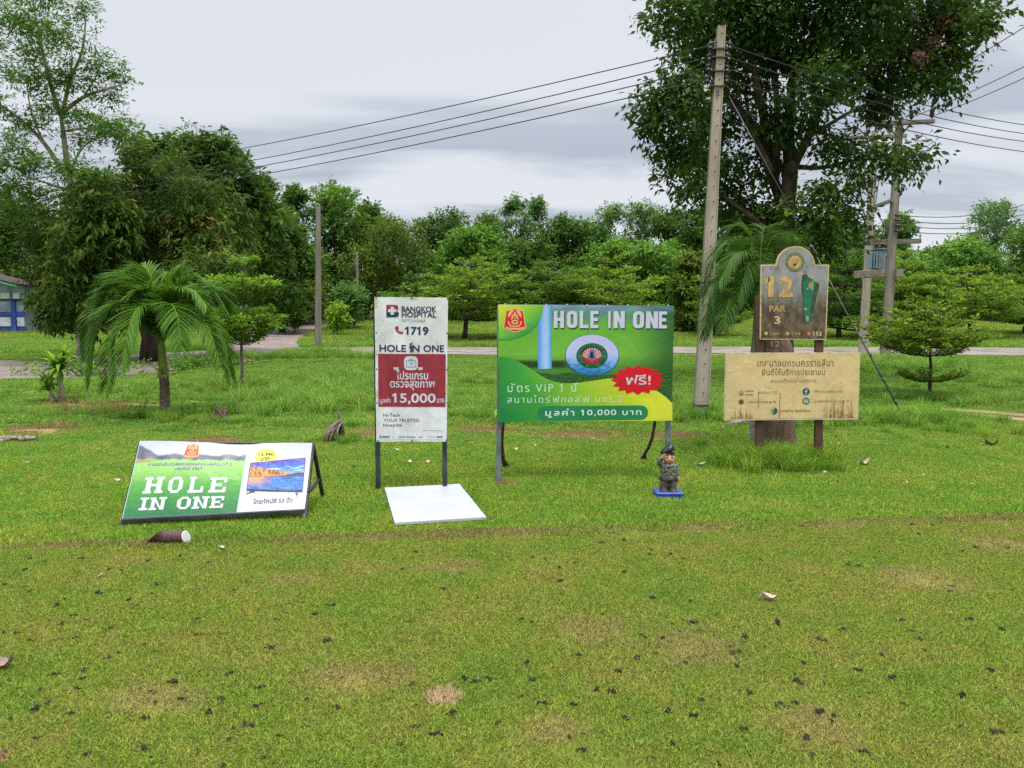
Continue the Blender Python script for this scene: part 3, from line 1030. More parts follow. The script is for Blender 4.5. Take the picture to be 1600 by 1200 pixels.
# trees of the wood beyond the road: px, distance, top, bottom, half width, leaf kind, shape, name, label
WOOD = [
    (410, 52, 276, 478, 34, 'dark', 'tall', 'slender_tree', 'dark slender tree beside the right flank of the drooping tree'),
    (458, 57, 292, 478, 26, 'dark', 'tall', 'slender_tree', 'narrow dark treetop just left of the thin lamp pole'),
    (440, 46, 330, 496, 46, 'dark', 'round', 'round_tree', 'dark green rounded tree rising behind the olive tree left of the thin pole'),
    (466, 53, 392, 492, 50, 'olive', 'round', 'round_tree', 'low olive-green rounded tree just left of the thin bare pole'),
    (525, 60, 288, 492, 52, 'mid', 'tall', 'tall_tree', 'tall full-crowned tree directly behind the thin bare pole'),
    (604, 57, 336, 488, 56, 'olive', 'tall', 'brushy_tree', 'yellowish brushy tree with bare brown stems behind the hospital banner'),
    (570, 65, 318, 486, 36, 'dark', 'tall', 'slender_tree', 'dark slender tree between the tall full tree and the brushy yellowish tree'),
    (655, 69, 343, 484, 27, 'dark', 'tall', 'spindly_tree', 'thin dark spindly tree in the lowest dip of the treeline'),
    (705, 71, 329, 480, 40, 'dark', 'round', 'round_tree', 'dark flat-topped tree right of the lowest dip in the treeline'),
    (738, 56, 354, 486, 54, 'bright', 'round', 'round_tree', 'fresh bright green dome-shaped tree above the gap between the two standing banners'),
    (768, 70, 334, 480, 34, 'dark', 'tall', 'slender_tree', 'dark tree peeping out left of the two tallest feathery tops'),
    (806, 66, 307, 480, 29, 'pale', 'tall', 'gum_tree', 'left one of the two tallest grey-green twin treetops in the middle of the wood'),
    (842, 67, 307, 480, 27, 'pale', 'tall', 'gum_tree', 'right one of the two tallest grey-green twin treetops in the middle of the wood'),
    (826, 61, 372, 488, 58, 'dark', 'round', 'round_tree', 'dark broad tree filling in below the twin treetops'),
    (882, 68, 340, 480, 33, 'dark', 'tall', 'slender_tree', 'dark ragged tree just right of the twin treetops'),
    (920, 69, 346, 480, 32, 'mid', 'round', 'round_tree', 'mid green low-topped tree in the shallow dip above the green board'),
    (955, 66, 318, 480, 28, 'pale', 'tall', 'gum_tree', 'narrow grey-green tree with a pointed open top above the green board'),
    (1005, 66, 316, 482, 42, 'pale', 'tall', 'gum_tree', 'wide grey-green tree with several open tops left of the leaning pole'),
    (962, 54, 376, 496, 48, 'bright', 'round', 'round_tree', 'bright green rounded tree behind the layered trees above the green board'),
    (1024, 52, 380, 506, 56, 'bright', 'round', 'round_tree', 'bright green sagging tree reaching low just left of the leaning pole'),
    (1062, 65, 326, 486, 44, 'dark', 'round', 'round_tree', 'dark tree whose top touches the left side of the leaning pole'),
    (1112, 60, 320, 496, 46, 'dark', 'round', 'round_tree', 'dark tree right behind the middle of the leaning pole'),
    (1162, 62, 322, 504, 46, 'mid', 'round', 'round_tree', 'mid green tree showing under the left side of the big broad-leaved crown'),
    (1078, 47, 398, 512, 34, 'olive', 'cone', 'cypress_tree', 'olive cone-shaped tree with upswept sprays at the left foot of the leaning pole'),
    (1212, 63, 330, 506, 50, 'dark', 'round', 'round_tree', 'dark tree hidden behind the trunk of the big broad-leaved tree'),
    (1272, 58, 338, 506, 56, 'mid', 'round', 'round_tree', 'mid green tree behind the arched top of the hole sign'),
    (1402, 64, 334, 486, 32, 'mid', 'tall', 'slender_tree', 'narrow mid green tree standing behind the transformer poles'),
    (1340, 61, 352, 506, 54, 'dark', 'round', 'round_tree', 'dark tree left of the transformer poles'),
    (1462, 66, 386, 496, 56, 'mid', 'round', 'round_tree', 'low mid green tree right of the transformer, at the lowest skyline'),
    (1432, 56, 402, 500, 52, 'bright', 'round', 'round_tree', 'bright green low tree just right of the transformer box'),
    (1522, 60, 372, 496, 58, 'bright', 'round', 'round_tree', 'bright green billowing tree below the feathery top at right'),
    (1556, 71, 312, 440, 46, 'pale', 'round', 'gum_tree', 'pale open feathery treetop highest at the right edge of the wood'),
    (1606, 62, 352, 500, 56, 'mid', 'round', 'round_tree', 'mid green tree cut by the right edge of the view'),
    (1592, 55, 432, 508, 44, 'dark', 'round', 'round_tree', 'small dark tree low at the right edge of the view'),
    (1690, 60, 345, 500, 60, 'dark', 'round', 'round_tree', 'dark tree standing just outside the right edge of the view'),
    (20, 57, 300, 490, 64, 'dark', 'round', 'round_tree', 'dark green tree behind the blue building'),
    (-70, 60, 250, 490, 80, 'dark', 'round', 'round_tree', 'dark tree standing just outside the left edge of the view'),
    (170, 50, 270, 490, 70, 'dark', 'round', 'round_tree', 'dark tree hidden behind the huge drooping tree'),
    (285, 52, 290, 490, 66, 'dark', 'round', 'round_tree', 'dark tree in the deep shade behind the palm'),
]
for i, (px, d, top, bot, hw, kind, shape, nm, lab) in enumerate(WOOD):
    rgi = np.random.default_rng(100 + i)
    hw = hw * (1.45 if shape == 'tall' else 1.25)
    cl = px_clumps(auto_clumps(px, top, bot, hw, d, rgi, shape), d, 0, rgi, 0.8, 0.42)
    sparse = kind == 'pale' or nm in ('brushy_tree', 'spindly_tree')
    n = int((3200 + hw * 120) * (0.8 if sparse else 1.0))
    tree(nm, lab, 'tree', 'trees of the wood beyond the road', px, d + 0.6, cl, kind, n, 0.34 if not sparse else 0.30, 0.15 if not sparse else 0.12, rgi, bark='pale' if nm in ('brushy_tree', 'gum_tree') else 'dark', tr=0.17,
         spray=8, sr=0.36, droop=0.3, shell=0.35 if sparse else 0.5, tvar=0.15, nlimb=9)

# undergrowth and the far depth of the wood: one uncountable mass
rgw = np.random.default_rng(77)
wc = []
for i in range(150):
    x = rgw.uniform(-75, 75)
    d = rgw.uniform(74, 92)
    h = rgw.uniform(1.0, 5.2)
    r = rgw.uniform(1.6, 2.8)
    wc.append((x, d, float(T(x, d)) + h, r, r, r * 0.9, 0.35 + rgw.normal(0, 0.08)))
for i in range(130):
    x = rgw.uniform(-50, 60)
    d = rgw.uniform(64, 73)
    if -4 < x < 2 and d < 62:
        continue
    r = rgw.uniform(0.7, 1.5)
    wc.append((x, d, float(T(x, d)) + r * 0.6, r, r, r, 0.30 + rgw.normal(0, 0.08)))
woods = leaf_object('woods', *foliage(rgw, wc, 52000, 0.55, 0.26, spray=8, sr=0.6, droop=0.3, shell=0.4), LEAF['dark'], None)
tag(woods, 'dark unbroken depth of the wood far behind the single trees', 'wood', kind='stuff')


# ------------------------------------------------------------------ layered trees (flat tiers of small leaves)
def layered(name, label, group, base_px, tiers, n, L, rg, kind='layer', bark='dark', tr=0.09, d=None, thick=0.05, up=0.10, lean=0.0):
    """tiers: (px, py, half width px); flat whorls of branches carrying leaves on top"""
    g = G(*base_px) if d is None else Vector((P(base_px[0], 500, d).x, d, 0))
    d = g.y
    base = Vector((g.x, d, float(T(g.x, d)) - 0.04))
    root = thing(name, base, label, 'tree', group)
    mb = MB()
    zt = P(tiers[-1][0], tiers[-1][1] - 4, d)
    k = 8
    pts = [base.lerp(zt, i / k) + Vector((rg.uniform(-1, 1), rg.uniform(-1, 1), 0)) * 0.35 * tr * (0 < i) for i in range(k + 1)]
    mb.tube(pts, [tr * (1.25 if i == 0 else 1) * (1 - 0.85 * i / k) for i in range(k + 1)], 8, wob=0.05)
    P_, D_, U_, L_, T_ = [], [], [], [], []
    area = sum(t[2] ** 2 for t in tiers)
    for (tx, ty, hw) in tiers:
        c = P(tx, ty, d)
        Rr = hw / F * d
        tt = (c.z - base.z) / max(0.1, zt.z - base.z)
        stem = base.lerp(zt, min(1, max(0, tt - 0.05)))
        nb = max(5, int(7 + hw / 22))
        m = int(n * hw ** 2 / area)
        a0 = rg.uniform(0, 6.28)
        tip = []
        for b in range(nb):
            a = a0 + 2 * math.pi * b / nb + rg.uniform(-0.25, 0.25)
            rr = Rr * rg.uniform(0.72, 1.08)
            e = Vector((c.x + math.cos(a) * rr, c.y + math.sin(a) * rr, c.z + rg.uniform(-.25, .45) * thick * 2 + up * rr * 0.5))
            pl = limb(mb, stem, e, tr * 0.34 * (1 - 0.5 * tt), 0.006, rg, bend=0.05, n=5, sides=5, up=0.16)
            for j in (2, 3, 4, 5):
                tip.append((pl[j], a, j))
                for s in (-1, 1):
                    aa = a + s * rg.uniform(0.5, 1.0)
                    l2 = rr * (0.36 - 0.045 * j) * rg.uniform(0.7, 1.25)
                    q = pl[j] + Vector((math.cos(aa) * l2, math.sin(aa) * l2, rg.uniform(0, 0.12) * l2 + 0.02))
                    mb.tube([pl[j], pl[j].lerp(q, 0.55) + Vector((0, 0, 0.01)), q], [0.010, 0.008, 0.004], 4, caps=False)
                    tip.append((q, aa, 4))
                    tip.append((pl[j].lerp(q, 0.55), aa, 4))
        cen = np.array([t_[0][:] for t_ in tip])
        wj = np.array([0.45 if t_[2] == 2 else 1.0 for t_ in tip])
        si = rg.choice(len(cen), max(1, m // 6), p=wj / wj.sum())
        sp = cen[si] + rg.normal(0, 1, (len(si), 3)) * np.array([Rr * 0.085, Rr * 0.085, thick * 0.32]) + np.array([0, 0, thick * 0.6])
        st = 0.45 + rg.normal(0, 0.13, len(si))
        kk = np.repeat(np.arange(len(si)), 6)
        mm = len(kk)
        a = rg.uniform(0, 2 * np.pi, mm)
        dd = nrmz(np.stack([np.cos(a), np.sin(a), rg.normal(0.18, 0.3, mm)], -1))
        P_.append(sp[kk] + dd * rg.uniform(0, L * 0.4, mm)[:, None] + rg.normal(0, L * 0.25, (mm, 3)) * np.array([1, 1, 0.6]))
        D_.append(dd)
        U_.append(nrmz(rg.normal(0, 0.35, (mm, 3)) + np.array([0, 0, 1.0])))
        L_.append(L * rg.uniform(0.65, 1.3, mm))
        T_.append(st[kk] + rg.normal(0, 0.06, mm))
    mb.build('trunk', BARK[bark], root)
    ln = np.concatenate(L_)
    leaf_object('crown', np.concatenate(P_), np.concatenate(D_), np.concatenate(U_), ln, ln * 0.42, np.concatenate(T_), LEAF[kind], root)
    return root


def tiers_auto(px, top, bot, hw, n, rg, flat_top=0.35):
    out = []
    for i in range(n):
        t = i / (n - 1)
        w = hw * (0.62 + 0.38 * math.sin(math.pi * min(1, 0.25 + 0.62 * t))) * (1 - (1 - flat_top) * t ** 2.2) * rg.uniform(0.86, 1.1)
        out.append((px + rg.uniform(-.12, .12) * hw, bot + (top - bot) * t, w))
    return out


LAY = 'layered trees in a row beyond the road'
for base, spec, n, L, lab in [
    ((725, 533), (737, 410, 492, 94, 6), 13000, 0.19, 'layered spreading tree with bare brown trunk in the gap between the two standing banners'),
    ((868, 534), (860, 412, 486, 78, 5), 10000, 0.19, 'layered spreading tree behind the left half of the green board'),
    ((942, 532), (945, 408, 486, 86, 5), 11000, 0.19, 'layered spreading tree behind the right half of the green board'),
    ((652, 530), (645, 436, 500, 55, 5), 9000, 0.18, 'small layered tree mostly covered by the hospital banner'),
    ((1118, 527), (1122, 420, 500, 48, 5), 8000, 0.18, 'layered tree with a thin reddish trunk behind the long-leaved palm'),
    ((1310, 531), (1325, 372, 505, 86, 7), 13000, 0.19, 'tall many-tiered tree just right of the hole sign'),
    ((1402, 528), (1412, 398, 500, 62, 6), 9000, 0.19, 'layered tree standing behind the transformer poles'),
    ((1517, 529), (1508, 424, 492, 104, 5), 13000, 0.19, 'wide flat layered tree behind the small spreading sapling at right'),
    ((1602, 524), (1605, 440, 500, 46, 4), 7000, 0.19, 'layered tree cut by the right edge of the view'),
]:
    rgi = np.random.default_rng(int(base[0]))
    layered('layered_tree', lab, LAY, base, tiers_auto(spec[0], spec[1], spec[2], spec[3], spec[4], rgi), n, L, rgi, kind='mid' if base[0] in (868, 652, 1310, 1602) else 'layer', tr=0.14, thick=0.16, up=0.12)
rgi = np.random.default_rng(901)
layered('layered_sapling', 'young layered sapling with one low dark tier, right of the cream board', 'young layered saplings', (1454, 622),
        [(1452, 588, 54), (1447, 548, 70), (1440, 536, 84), (1436, 523, 88), (1440, 508, 74), (1445, 494, 52), (1452, 482, 34)], 9500, 0.080, rgi, tr=0.040, thick=0.04, up=0.16)
rgi = np.random.default_rng(902)
layered('layered_sapling', 'slim bright sapling with separate flat tiers between the palm and the thin pole', 'young layered saplings', (377, 607),
        [(377, 528, 44), (374, 512, 58), (378, 500, 62), (380, 488, 46), (377, 462, 34), (382, 448, 52), (372, 438, 40), (378, 412, 22), (380, 405, 20)], 11500, 0.090, rgi, kind='lime', bark='grey', tr=0.038, thick=0.05, up=0.06)

# frangipani and a leafy sapling by the side path
rgi = np.random.default_rng(903)
cl = px_clumps(auto_clumps(548, 446, 496, 40, 48, rgi, 'round', 12), 48, 0, rgi, 0.8, 0.5)
tree('shrub', 'grey-green rounded shrub with pale stems by the side path', 'shrub', None, 550, 48, cl, 'pale', 3000, 0.34, 0.12, rgi, bark='pale', tr=0.07, spray=8, sr=0.22, droop=-0.1)
rgi = np.random.default_rng(904)
g = G(527, 526)
cl = px_clumps([(520, 490, 11), (532, 485, 11), (526, 498, 12), (517, 502, 8), (537, 500, 9), (527, 510, 7), (526, 480, 8)], g.y, 0.3, rgi, 0.9, 0.5)
tree('leafy_sapling', 'small bright green sapling on the lawn right of the thin pole', 'tree', None, 527, g.y, cl, 'lime', 1500, 0.22, 0.085, rgi, bark='grey', tr=0.035, spray=7, sr=0.16, droop=0.3, nlimb=6)
# ------------------------------------------------------------------ flat boards: lettering and printed shapes
class Board:
    """a four-cornered flat panel; (u, v) runs from its top left corner, u right, v down; h is height off its face"""

    def __init__(s, tl, tr, br, bl):
        s.c = [Vector(x) for x in (tl, tr, br, bl)]
        n = (s.c[3] - s.c[0]).cross(s.c[1] - s.c[0]).normalized()
        s.n = n if n.y < 0 else -n
        s.w = (s.c[1] - s.c[0]).length
        s.h = (s.c[3] - s.c[0]).length
        s.bend = None

    def __call__(s, u, v, h=0.0):
        a = s.c[0].lerp(s.c[1], u)
        b = s.c[3].lerp(s.c[2], u)
        p = a.lerp(b, v)
        if s.bend:
            h = h + s.bend(u, v)
        return p + s.n * h


STEP = 0.035


def flat(mb, bd, poly, h, mi=0):
    """a printed outline; on a wavy panel it is cut small enough to follow the waves"""
    if not bd.bend:
        mb.add([bd(u, v, h) for u, v in poly], [tuple(range(len(poly)))], mi, False, [(u, 1 - v) for u, v in poly])
        return mb
    pts = [Vector((u, v, 0)) for u, v in poly]
    todo = [tuple((pts[i].x, pts[i].y) for i in t) for t in tessellate_polygon([pts])]
    idx, vs, fs = {}, [], []

    def vid(p):
        k = (round(p[0], 5), round(p[1], 5))
        if k not in idx:
            idx[k] = len(vs)
            vs.append(p)
        return idx[k]
    while todo:
        a, b, c = todo.pop()
        e = [max(abs(p[0] - q[0]), abs(p[1] - q[1])) for p, q in ((a, b), (b, c), (c, a))]
        m = max(e)
        if m <= STEP:
            fs.append((vid(a), vid(b), vid(c)))
            continue
        k = e.index(m)
        a, b, c = ((a, b, c), (b, c, a), (c, a, b))[k]
        q = ((a[0] + b[0]) / 2, (a[1] + b[1]) / 2)
        todo += [(a, q, c), (q, b, c)]
    mb.add([bd(u, v, h) for u, v in vs], fs, mi, False, [(u, 1 - v) for u, v in vs])
    return mb


def shape(name, bd, polys, h, mat, parent):
    mb = MB()
    for p in polys:
        flat(mb, bd, p, h)
    return mb.build(name, mat, parent)


def grid_face(bd, u0, v0, u1, v1, h, nu=10, nv=8, mb=None):
    mb = mb or MB()
    vs, uv, fs = [], [], []
    for j in range(nv + 1):
        for i in range(nu + 1):
            u, v = u0 + (u1 - u0) * i / nu, v0 + (v1 - v0) * j / nv
            vs.append(bd(u, v, h))
            uv.append((u, 1 - v))
    for j in range(nv):
        for i in range(nu):
            a = j * (nu + 1) + i
            fs.append((a, a + 1, a + nu + 2, a + nu + 1))
    return mb.add(vs, fs, 0, True, uv)


def rect(u0, v0, u1, v1):
    return [(u0, v0), (u1, v0), (u1, v1), (u0, v1)]


def ell(cu, cv, ru, rv, n=40, a0=0.0, a1=2 * math.pi):
    full = abs(a1 - a0 - 2 * math.pi) < 1e-6
    return [(cu + ru * math.cos(a0 + (a1 - a0) * i / (n if full else n - 1)), cv + rv * math.sin(a0 + (a1 - a0) * i / (n if full else n - 1))) for i in range(n)]


def rrect(u0, v0, u1, v1, ru, rv, n=6):
    out = []
    for cu, cv, a in ((u1 - ru, v0 + rv, -90), (u1 - ru, v1 - rv, 0), (u0 + ru, v1 - rv, 90), (u0 + ru, v0 + rv, 180)):
        for i in range(n + 1):
            t = R(a + 90 * i / n)
            out.append((cu + ru * math.cos(t), cv + rv * math.sin(t)))
    return out


_text_cache = {}


def raw_text(s, bold, spacing):
    c = bpy.data.curves.new('lettering', 'FONT')
    c.body = s
    c.offset = bold
    c.space_character = spacing
    c.resolution_u = 4
    o = link(bpy.data.objects.new('lettering', c))
    dg = bpy.context.evaluated_depsgraph_get()
    dg.update()
    me = o.evaluated_get(dg).to_mesh()
    v = np.array([(q.co.x, q.co.y) for q in me.vertices])
    f = [tuple(p.vertices) for p in me.polygons]
    o.evaluated_get(dg).to_mesh_clear()
    bpy.data.objects.remove(o)
    bpy.data.curves.remove(c)
    return v, f


def text_geo(s, bold=0.0, spacing=1.0):
    """letter outlines; the built-in typeface's bare figure one is given its flag"""
    key = (s, bold, spacing)
    if key not in _text_cache:
        v, f = raw_text(s, bold, spacing)
        if '1' in s:
            b, _ = raw_text('1', bold, spacing)
            th, top = b[:, 0].max() - b[:, 0].min(), b[:, 1].max()
            ex = []
            for i, ch in enumerate(s):
                if ch == '1':
                    x0 = raw_text(s[:i + 1], bold, spacing)[0][:, 0].max() - th
                    n = len(v) + len(ex)
                    ex += [(x0 + th * .2, top), (x0 - .13, top - .12), (x0 - .13, top - .12 - th * 1.0), (x0 + th * .2, top - th * 1.05)]
                    f.append((n, n + 1, n + 2, n + 3))
            v = np.concatenate([v, np.array(ex)])
        _text_cache[key] = (v, f)
    return _text_cache[key]


def text_into(mb, bd, s, box, h=0.0015, bold=0.0, spacing=1.0, shear=0.0):
    """lettering stretched to fill the box u0,v0,u1,v1 exactly"""
    v, f = text_geo(s, bold, spacing)
    lo, hi = v.min(0), v.max(0)
    u0, v0, u1, v1 = box
    q = (v - lo) / (hi - lo)
    mb.add([bd(u0 + (u1 - u0) * a + shear * b, v1 + (v0 - v1) * b, h) for a, b in q], f)


def text(bd, s, box, mat, parent, **kw):
    mb = MB()
    text_into(mb, bd, s, box, **kw)
    return mb.build('lettering', mat, parent)


def arc_text(mb, bd, s, cu, cv, ru, rv, a0, a1, size_u, size_v, h, inward=False):
    """letters set round an ellipse from angle a0 to a1 (degrees, clockwise from right)"""
    cl = []
    for ch in s:
        if cl and '\u0e31' <= ch <= '\u0e3a' or cl and '\u0e47' <= ch <= '\u0e4e':
            cl[-1] += ch
        else:
            cl.append(ch)
    for i, g in enumerate(cl):
        if g == ' ':
            continue
        a = R(a0 + (a1 - a0) * (i + 0.5) / len(cl))
        v, f = text_geo(g, 0.015)
        c0 = (v.min(0) + v.max(0)) / 2
        rot = a + math.pi / 2 if not inward else a - math.pi / 2
        vs = []
        for x, y in v - np.array([c0[0], 0.35]):
            X_, Y_ = x * size_u, -y * size_u
            xr = X_ * math.cos(rot) - Y_ * math.sin(rot)
            yr = X_ * math.sin(rot) + Y_ * math.cos(rot)
            vs.append(bd(cu + ru * math.cos(a) + xr, cv + rv * math.sin(a) + yr * size_v / size_u, h))
        mb.add(vs, f)


# condensed block capitals and slab capitals, drawn in a unit cell (x right, y down)
def block(ch, s=0.365, b=0.185):
    """heavy condensed letter"""
    if ch == 'H':
        return [rect(0, 0, s, 1), rect(1 - s, 0, 1, 1), rect(s, .5 - b / 2, 1 - s, .5 + b / 2)]
    if ch == 'L':
        return [rect(0, 0, s, 1), rect(s, 1 - b, .92, 1)]
    if ch == 'E':
        return [rect(0, 0, s, 1), rect(s, 0, .94, b), rect(s, .5 - b / 2, .86, .5 + b / 2), rect(s, 1 - b, .94, 1)]
    if ch == 'I':
        return [rect(.5 - s / 2, 0, .5 + s / 2, 1)]
    if ch == 'N':
        return [rect(0, 0, s, 1), rect(1 - s, 0, 1, 1), [(s, 0.02), (s, .5), (1 - s, .98), (1 - s, .5)]]
    if ch == 'O':
        o = rrect(0, 0, 1, 1, .42, .24, 5)
        i = rrect(s, b, 1 - s, 1 - b, .16, .12, 5)
        n = len(o)
        return [[o[k], o[(k + 1) % n], i[(k + 1) % n], i[k]] for k in range(n)]
    return []


def slab(ch, s=0.26, b=0.17, e=0.10):
    """slab serif letter"""
    if ch == 'H':
        return [rect(e, 0, e + s, 1), rect(1 - e - s, 0, 1 - e, 1), rect(e + s, .5 - b / 2, 1 - e - s, .5 + b / 2),
                rect(0, 0, e, b), rect(e + s, 0, e * 1.6 + s, b), rect(0, 1 - b, e, 1), rect(e + s, 1 - b, e * 1.6 + s, 1),
                rect(1 - e, 0, 1, b), rect(1 - e * 1.6 - s, 0, 1 - e - s, b), rect(1 - e, 1 - b, 1, 1), rect(1 - e * 1.6 - s, 1 - b, 1 - e - s, 1)]
    if ch == 'L':
        return [rect(e, 0, e + s, 1 - b), rect(0, 0, e, b), rect(e + s, 0, 2 * e + s, b), rect(0, 1 - b, 1, 1), rect(1 - s * .7, .62, 1, 1 - b)]
    if ch == 'E':
        return [rect(e, b, e + s, 1 - b), rect(0, 0, 1, b), rect(0, 1 - b, 1, 1), rect(e + s, .5 - b / 2, .72, .5 + b / 2), rect(.60, .38, .74, .5 - b / 2), rect(.60, .5 + b / 2, .74, .62),
                rect(1 - s * .7, b, 1, .36), rect(1 - s * .7, .64, 1, 1 - b)]
    if ch == 'I':
        return [rect(.5 - s * .62, b, .5 + s * .62, 1 - b), rect(.12, 0, .88, b), rect(.12, 1 - b, .88, 1)]
    if ch == 'N':
        return [rect(e, b, e + s * .85, 1 - b), rect(1 - e - s * .85, b, 1 - e, 1), rect(0, 0, e + s, b), rect(0, 1 - b, e * 2 + s, 1), rect(1 - e * 2 - s, 0, 1, b),
                [(e + s * .5, b), (e + s * 1.1, b), (1 - e - s * .85, .80), (1 - e - s * .85, 1)]]
    if ch == 'O':
        k, q = .30, .26
        o = [(k, 0), (1 - k, 0), (1, q), (1, 1 - q), (1 - k, 1), (k, 1), (0, 1 - q), (0, q)]
        s2 = s * 1.08
        i = [(k + .05, b), (1 - k - .05, b), (1 - s2, q + .04), (1 - s2, 1 - q - .04), (1 - k - .05, 1 - b), (k + .05, 1 - b), (s2, 1 - q - .04), (s2, q + .04)]
        return [[o[j], o[(j + 1) % 8], i[(j + 1) % 8], i[j]] for j in range(8)]
    return []


def letters(bd, fn, cells, h, mat, parent, shear=0.0, du=0.0, dv=0.0):
    """cells: (char, u0, v0, u1, v1)"""
    mb = MB()
    for ch, u0, v0, u1, v1 in cells:
        for poly in fn(ch):
            flat(mb, bd, [(u0 + (u1 - u0) * x + shear * (1 - y) + du, v0 + (v1 - v0) * y + dv) for x, y in poly], h)
    return mb.build('lettering', mat, parent)


def emblem(bd, parent, cx, cy, su, sv, h, mats, name='emblem'):
    """the red army crest with its gold device; drawn in the 0..1600 by 0..1133 cell it was measured in"""
    def q(x, y):
        return (cx + (x - 315) / 480 * su, cy + (y - 347) / 480 * sv)
    o = [(315, 105), (495, 155), (550, 515), (315, 590), (75, 515), (135, 155)]
    mb = MB()
    flat(mb, bd, [q(*p) for p in o], h, 0)
    flat(mb, bd, [q(315 + (x - 315) * .90, 347 + (y - 347) * .90) for x, y in o], h + .0008, 1)
    h2 = h + .0016
    for sg in (-1, 1):
        for poly in ([(315 + sg * 18, 150), (315 + sg * 75, 150), (315 + sg * 120, 195), (315 + sg * 138, 245), (315 + sg * 132, 300), (315 + sg * 95, 265), (315 + sg * 60, 215)],
                     [(315 + sg * 2, 165), (315 + sg * 28, 230), (315 + sg * 68, 255), (315 + sg * 58, 275), (315 + sg * 82, 330), (315 + sg * 50, 330), (315 + sg * 24, 275), (315 + sg * 2, 262)],
                     [(315 + sg * 108, 362), (315 + sg * 138, 362), (315 + sg * 138, 420), (315 + sg * 90, 470), (315 + sg * 2, 482), (315 + sg * 2, 456), (315 + sg * 74, 445), (315 + sg * 112, 410)]):
            flat(mb, bd, [q(*p) for p in poly], h2, 2)
    flat(mb, bd, [q(*p) for p in ell(315, 382, 70, 48, 24)], h2, 2)
    flat(mb, bd, [q(*p) for p in ell(315, 382, 34, 20, 16)], h2 + .0006, 1)
    flat(mb, bd, [q(*p) for p in ell(315, 300, 14, 22, 12)], h2, 2)
    flat(mb, bd, [q(*p) for p in [(115, 470), (200, 490), (315, 498), (430, 490), (515, 470), (500, 505), (400, 528), (315, 534), (230, 528), (130, 505)]], h2, 2)
    return mb.build(name, mats, parent)


VW = pr('white_print', (0.56, 0.57, 0.63))
VB = pr('black_print', (0.02, 0.02, 0.024))
NAVY = pr('navy_print', (0.020, 0.030, 0.085))
MAROON = pr('maroon_print', (0.29, 0.030, 0.050))
REDP = pr('red_print', (0.55, 0.015, 0.020))
GOLDP = pr('gold_print', (0.75, 0.40, 0.16))
YEL = pr('yellow_print', (0.82, 0.72, 0.10))
DKG = pr('dark_green_print', (0.012, 0.075, 0.03))
PILL = pr('pill_green_print', (0.020, 0.20, 0.075))
PALEP = pr('pale_green_print', (0.52, 0.70, 0.56))
STEEL = pm('dark_painted_steel', (0.030, 0.036, 0.045), 0.5, 0.5, 7.0, spec=0.5, bmp=0.1)
GALV = pm('weathered_grey_steel', (0.17, 0.20, 0.225), 0.55, 0.4, 8.0, metal=0.3, spec=0.4, bmp=0.1)
RUST = pm('rusty_brown_steel', (0.055, 0.026, 0.019), 0.75, 0.5, 9.0, bmp=0.3, col2=(0.10, 0.045, 0.028))


def uvmat(name, fn, rough=0.42):
    """printed picture: colour computed from the board's own (u, v)"""
    m, t, b, _ = newmat(name)
    uv = N(t, 'ShaderNodeUVMap')
    uv.uv_map = 'uv'
    s = N(t, 'ShaderNodeSeparateXYZ')
    t.links.new(uv.outputs[0], s.inputs[0])
    u = s.outputs[0]
    v = M(t, 'SUBTRACT', 1.0, s.outputs[1])
    t.links.new(fn(t, u, v, uv.outputs[0]), b.inputs['Base Color'])
    b.inputs['Roughness'].default_value = rough
    b.inputs['Specular IOR Level'].default_value = 0.35
    bump(t, b, NOISE(t, VMUL(t, uv.outputs[0], (5, 2.2, 1)), 1.5, 3.0, .55, .8), .35, .03)
    return m


# ================================================================== hospital banner
ph = G(592, 768)
dh = ph.y
hs = thing('banner_stand', (P(643, 690, dh).x, dh, 0), 'tall narrow white and maroon hospital banner on two black legs', 'sign')
hb = Board(P(585, 464, dh), P(700, 465, dh), P(698, 690, dh), P(588, 690, dh))
mb = MB()
for px, py, pb in ((590.5, 690, 769), (695.5, 690, 764)):
    a, b = P(px, 690, dh + .045), P(px + (0.6 if px < 600 else -0.4), pb, dh + .045)
    b.z = -0.05
    lg = MB()
    lg.bar(a + Vector((0, 0, 1.2)), b, 0.042, 0.036, bev=.003)
    lg.build('leg', STEEL, hs)
fr = MB()
for (a, b) in (((.03, .012), (.97, .012)), ((.03, .988), (.97, .988)), ((.5, .02), (.5, .98))):
    fr.bar(hb(*a, -.034), hb(*b, -.034), .03, .03)
fr.build('frame', STEEL, hs)


def hosp_white(t, u, v, uv):
    n = NOISE(t, VMUL(t, uv, (3, 7, 1)), 1.6, 5.0, 0.65)
    n2 = NOISE(t, VMUL(t, uv, (40, 6, 1)), 1.0, 3.0, 0.6)
    c = MIX(t, SMOOTH(t, n, 0.40, 0.66), (0.66, 0.68, 0.70), (0.57, 0.575, 0.55))
    return MIX(t, SMOOTH(t, n2, 0.60, 0.78, 0, 0.25), c, (0.45, 0.43, 0.36))


hw_ = uvmat('aged_white_vinyl', hosp_white, 0.38)
hb.bend = lambda u, v: 0.006 * math.sin(u * 9 + v * 4) * math.sin(v * 11) + 0.004 * math.sin(u * 17 - v * 8)
ban = grid_face(hb, 0, 0, 1, 1, 0.0, 32, 60).build('banner', hw_, hs)
hb2 = hb
# red field etc. measured in the zoomed picture (660x1200 crop of 220x400 px)


def hq(x, y):
    X_, Y_ = 560 + x / 3.0, 440 + y / 3.0
    return ((X_ - 585) / 114.0, (Y_ - 464.5) / 225.5)


def hbox(x0, y0, x1, y1):
    a, b = hq(x0, y0), hq(x1, y1)
    return (a[0], a[1], b[0], b[1])


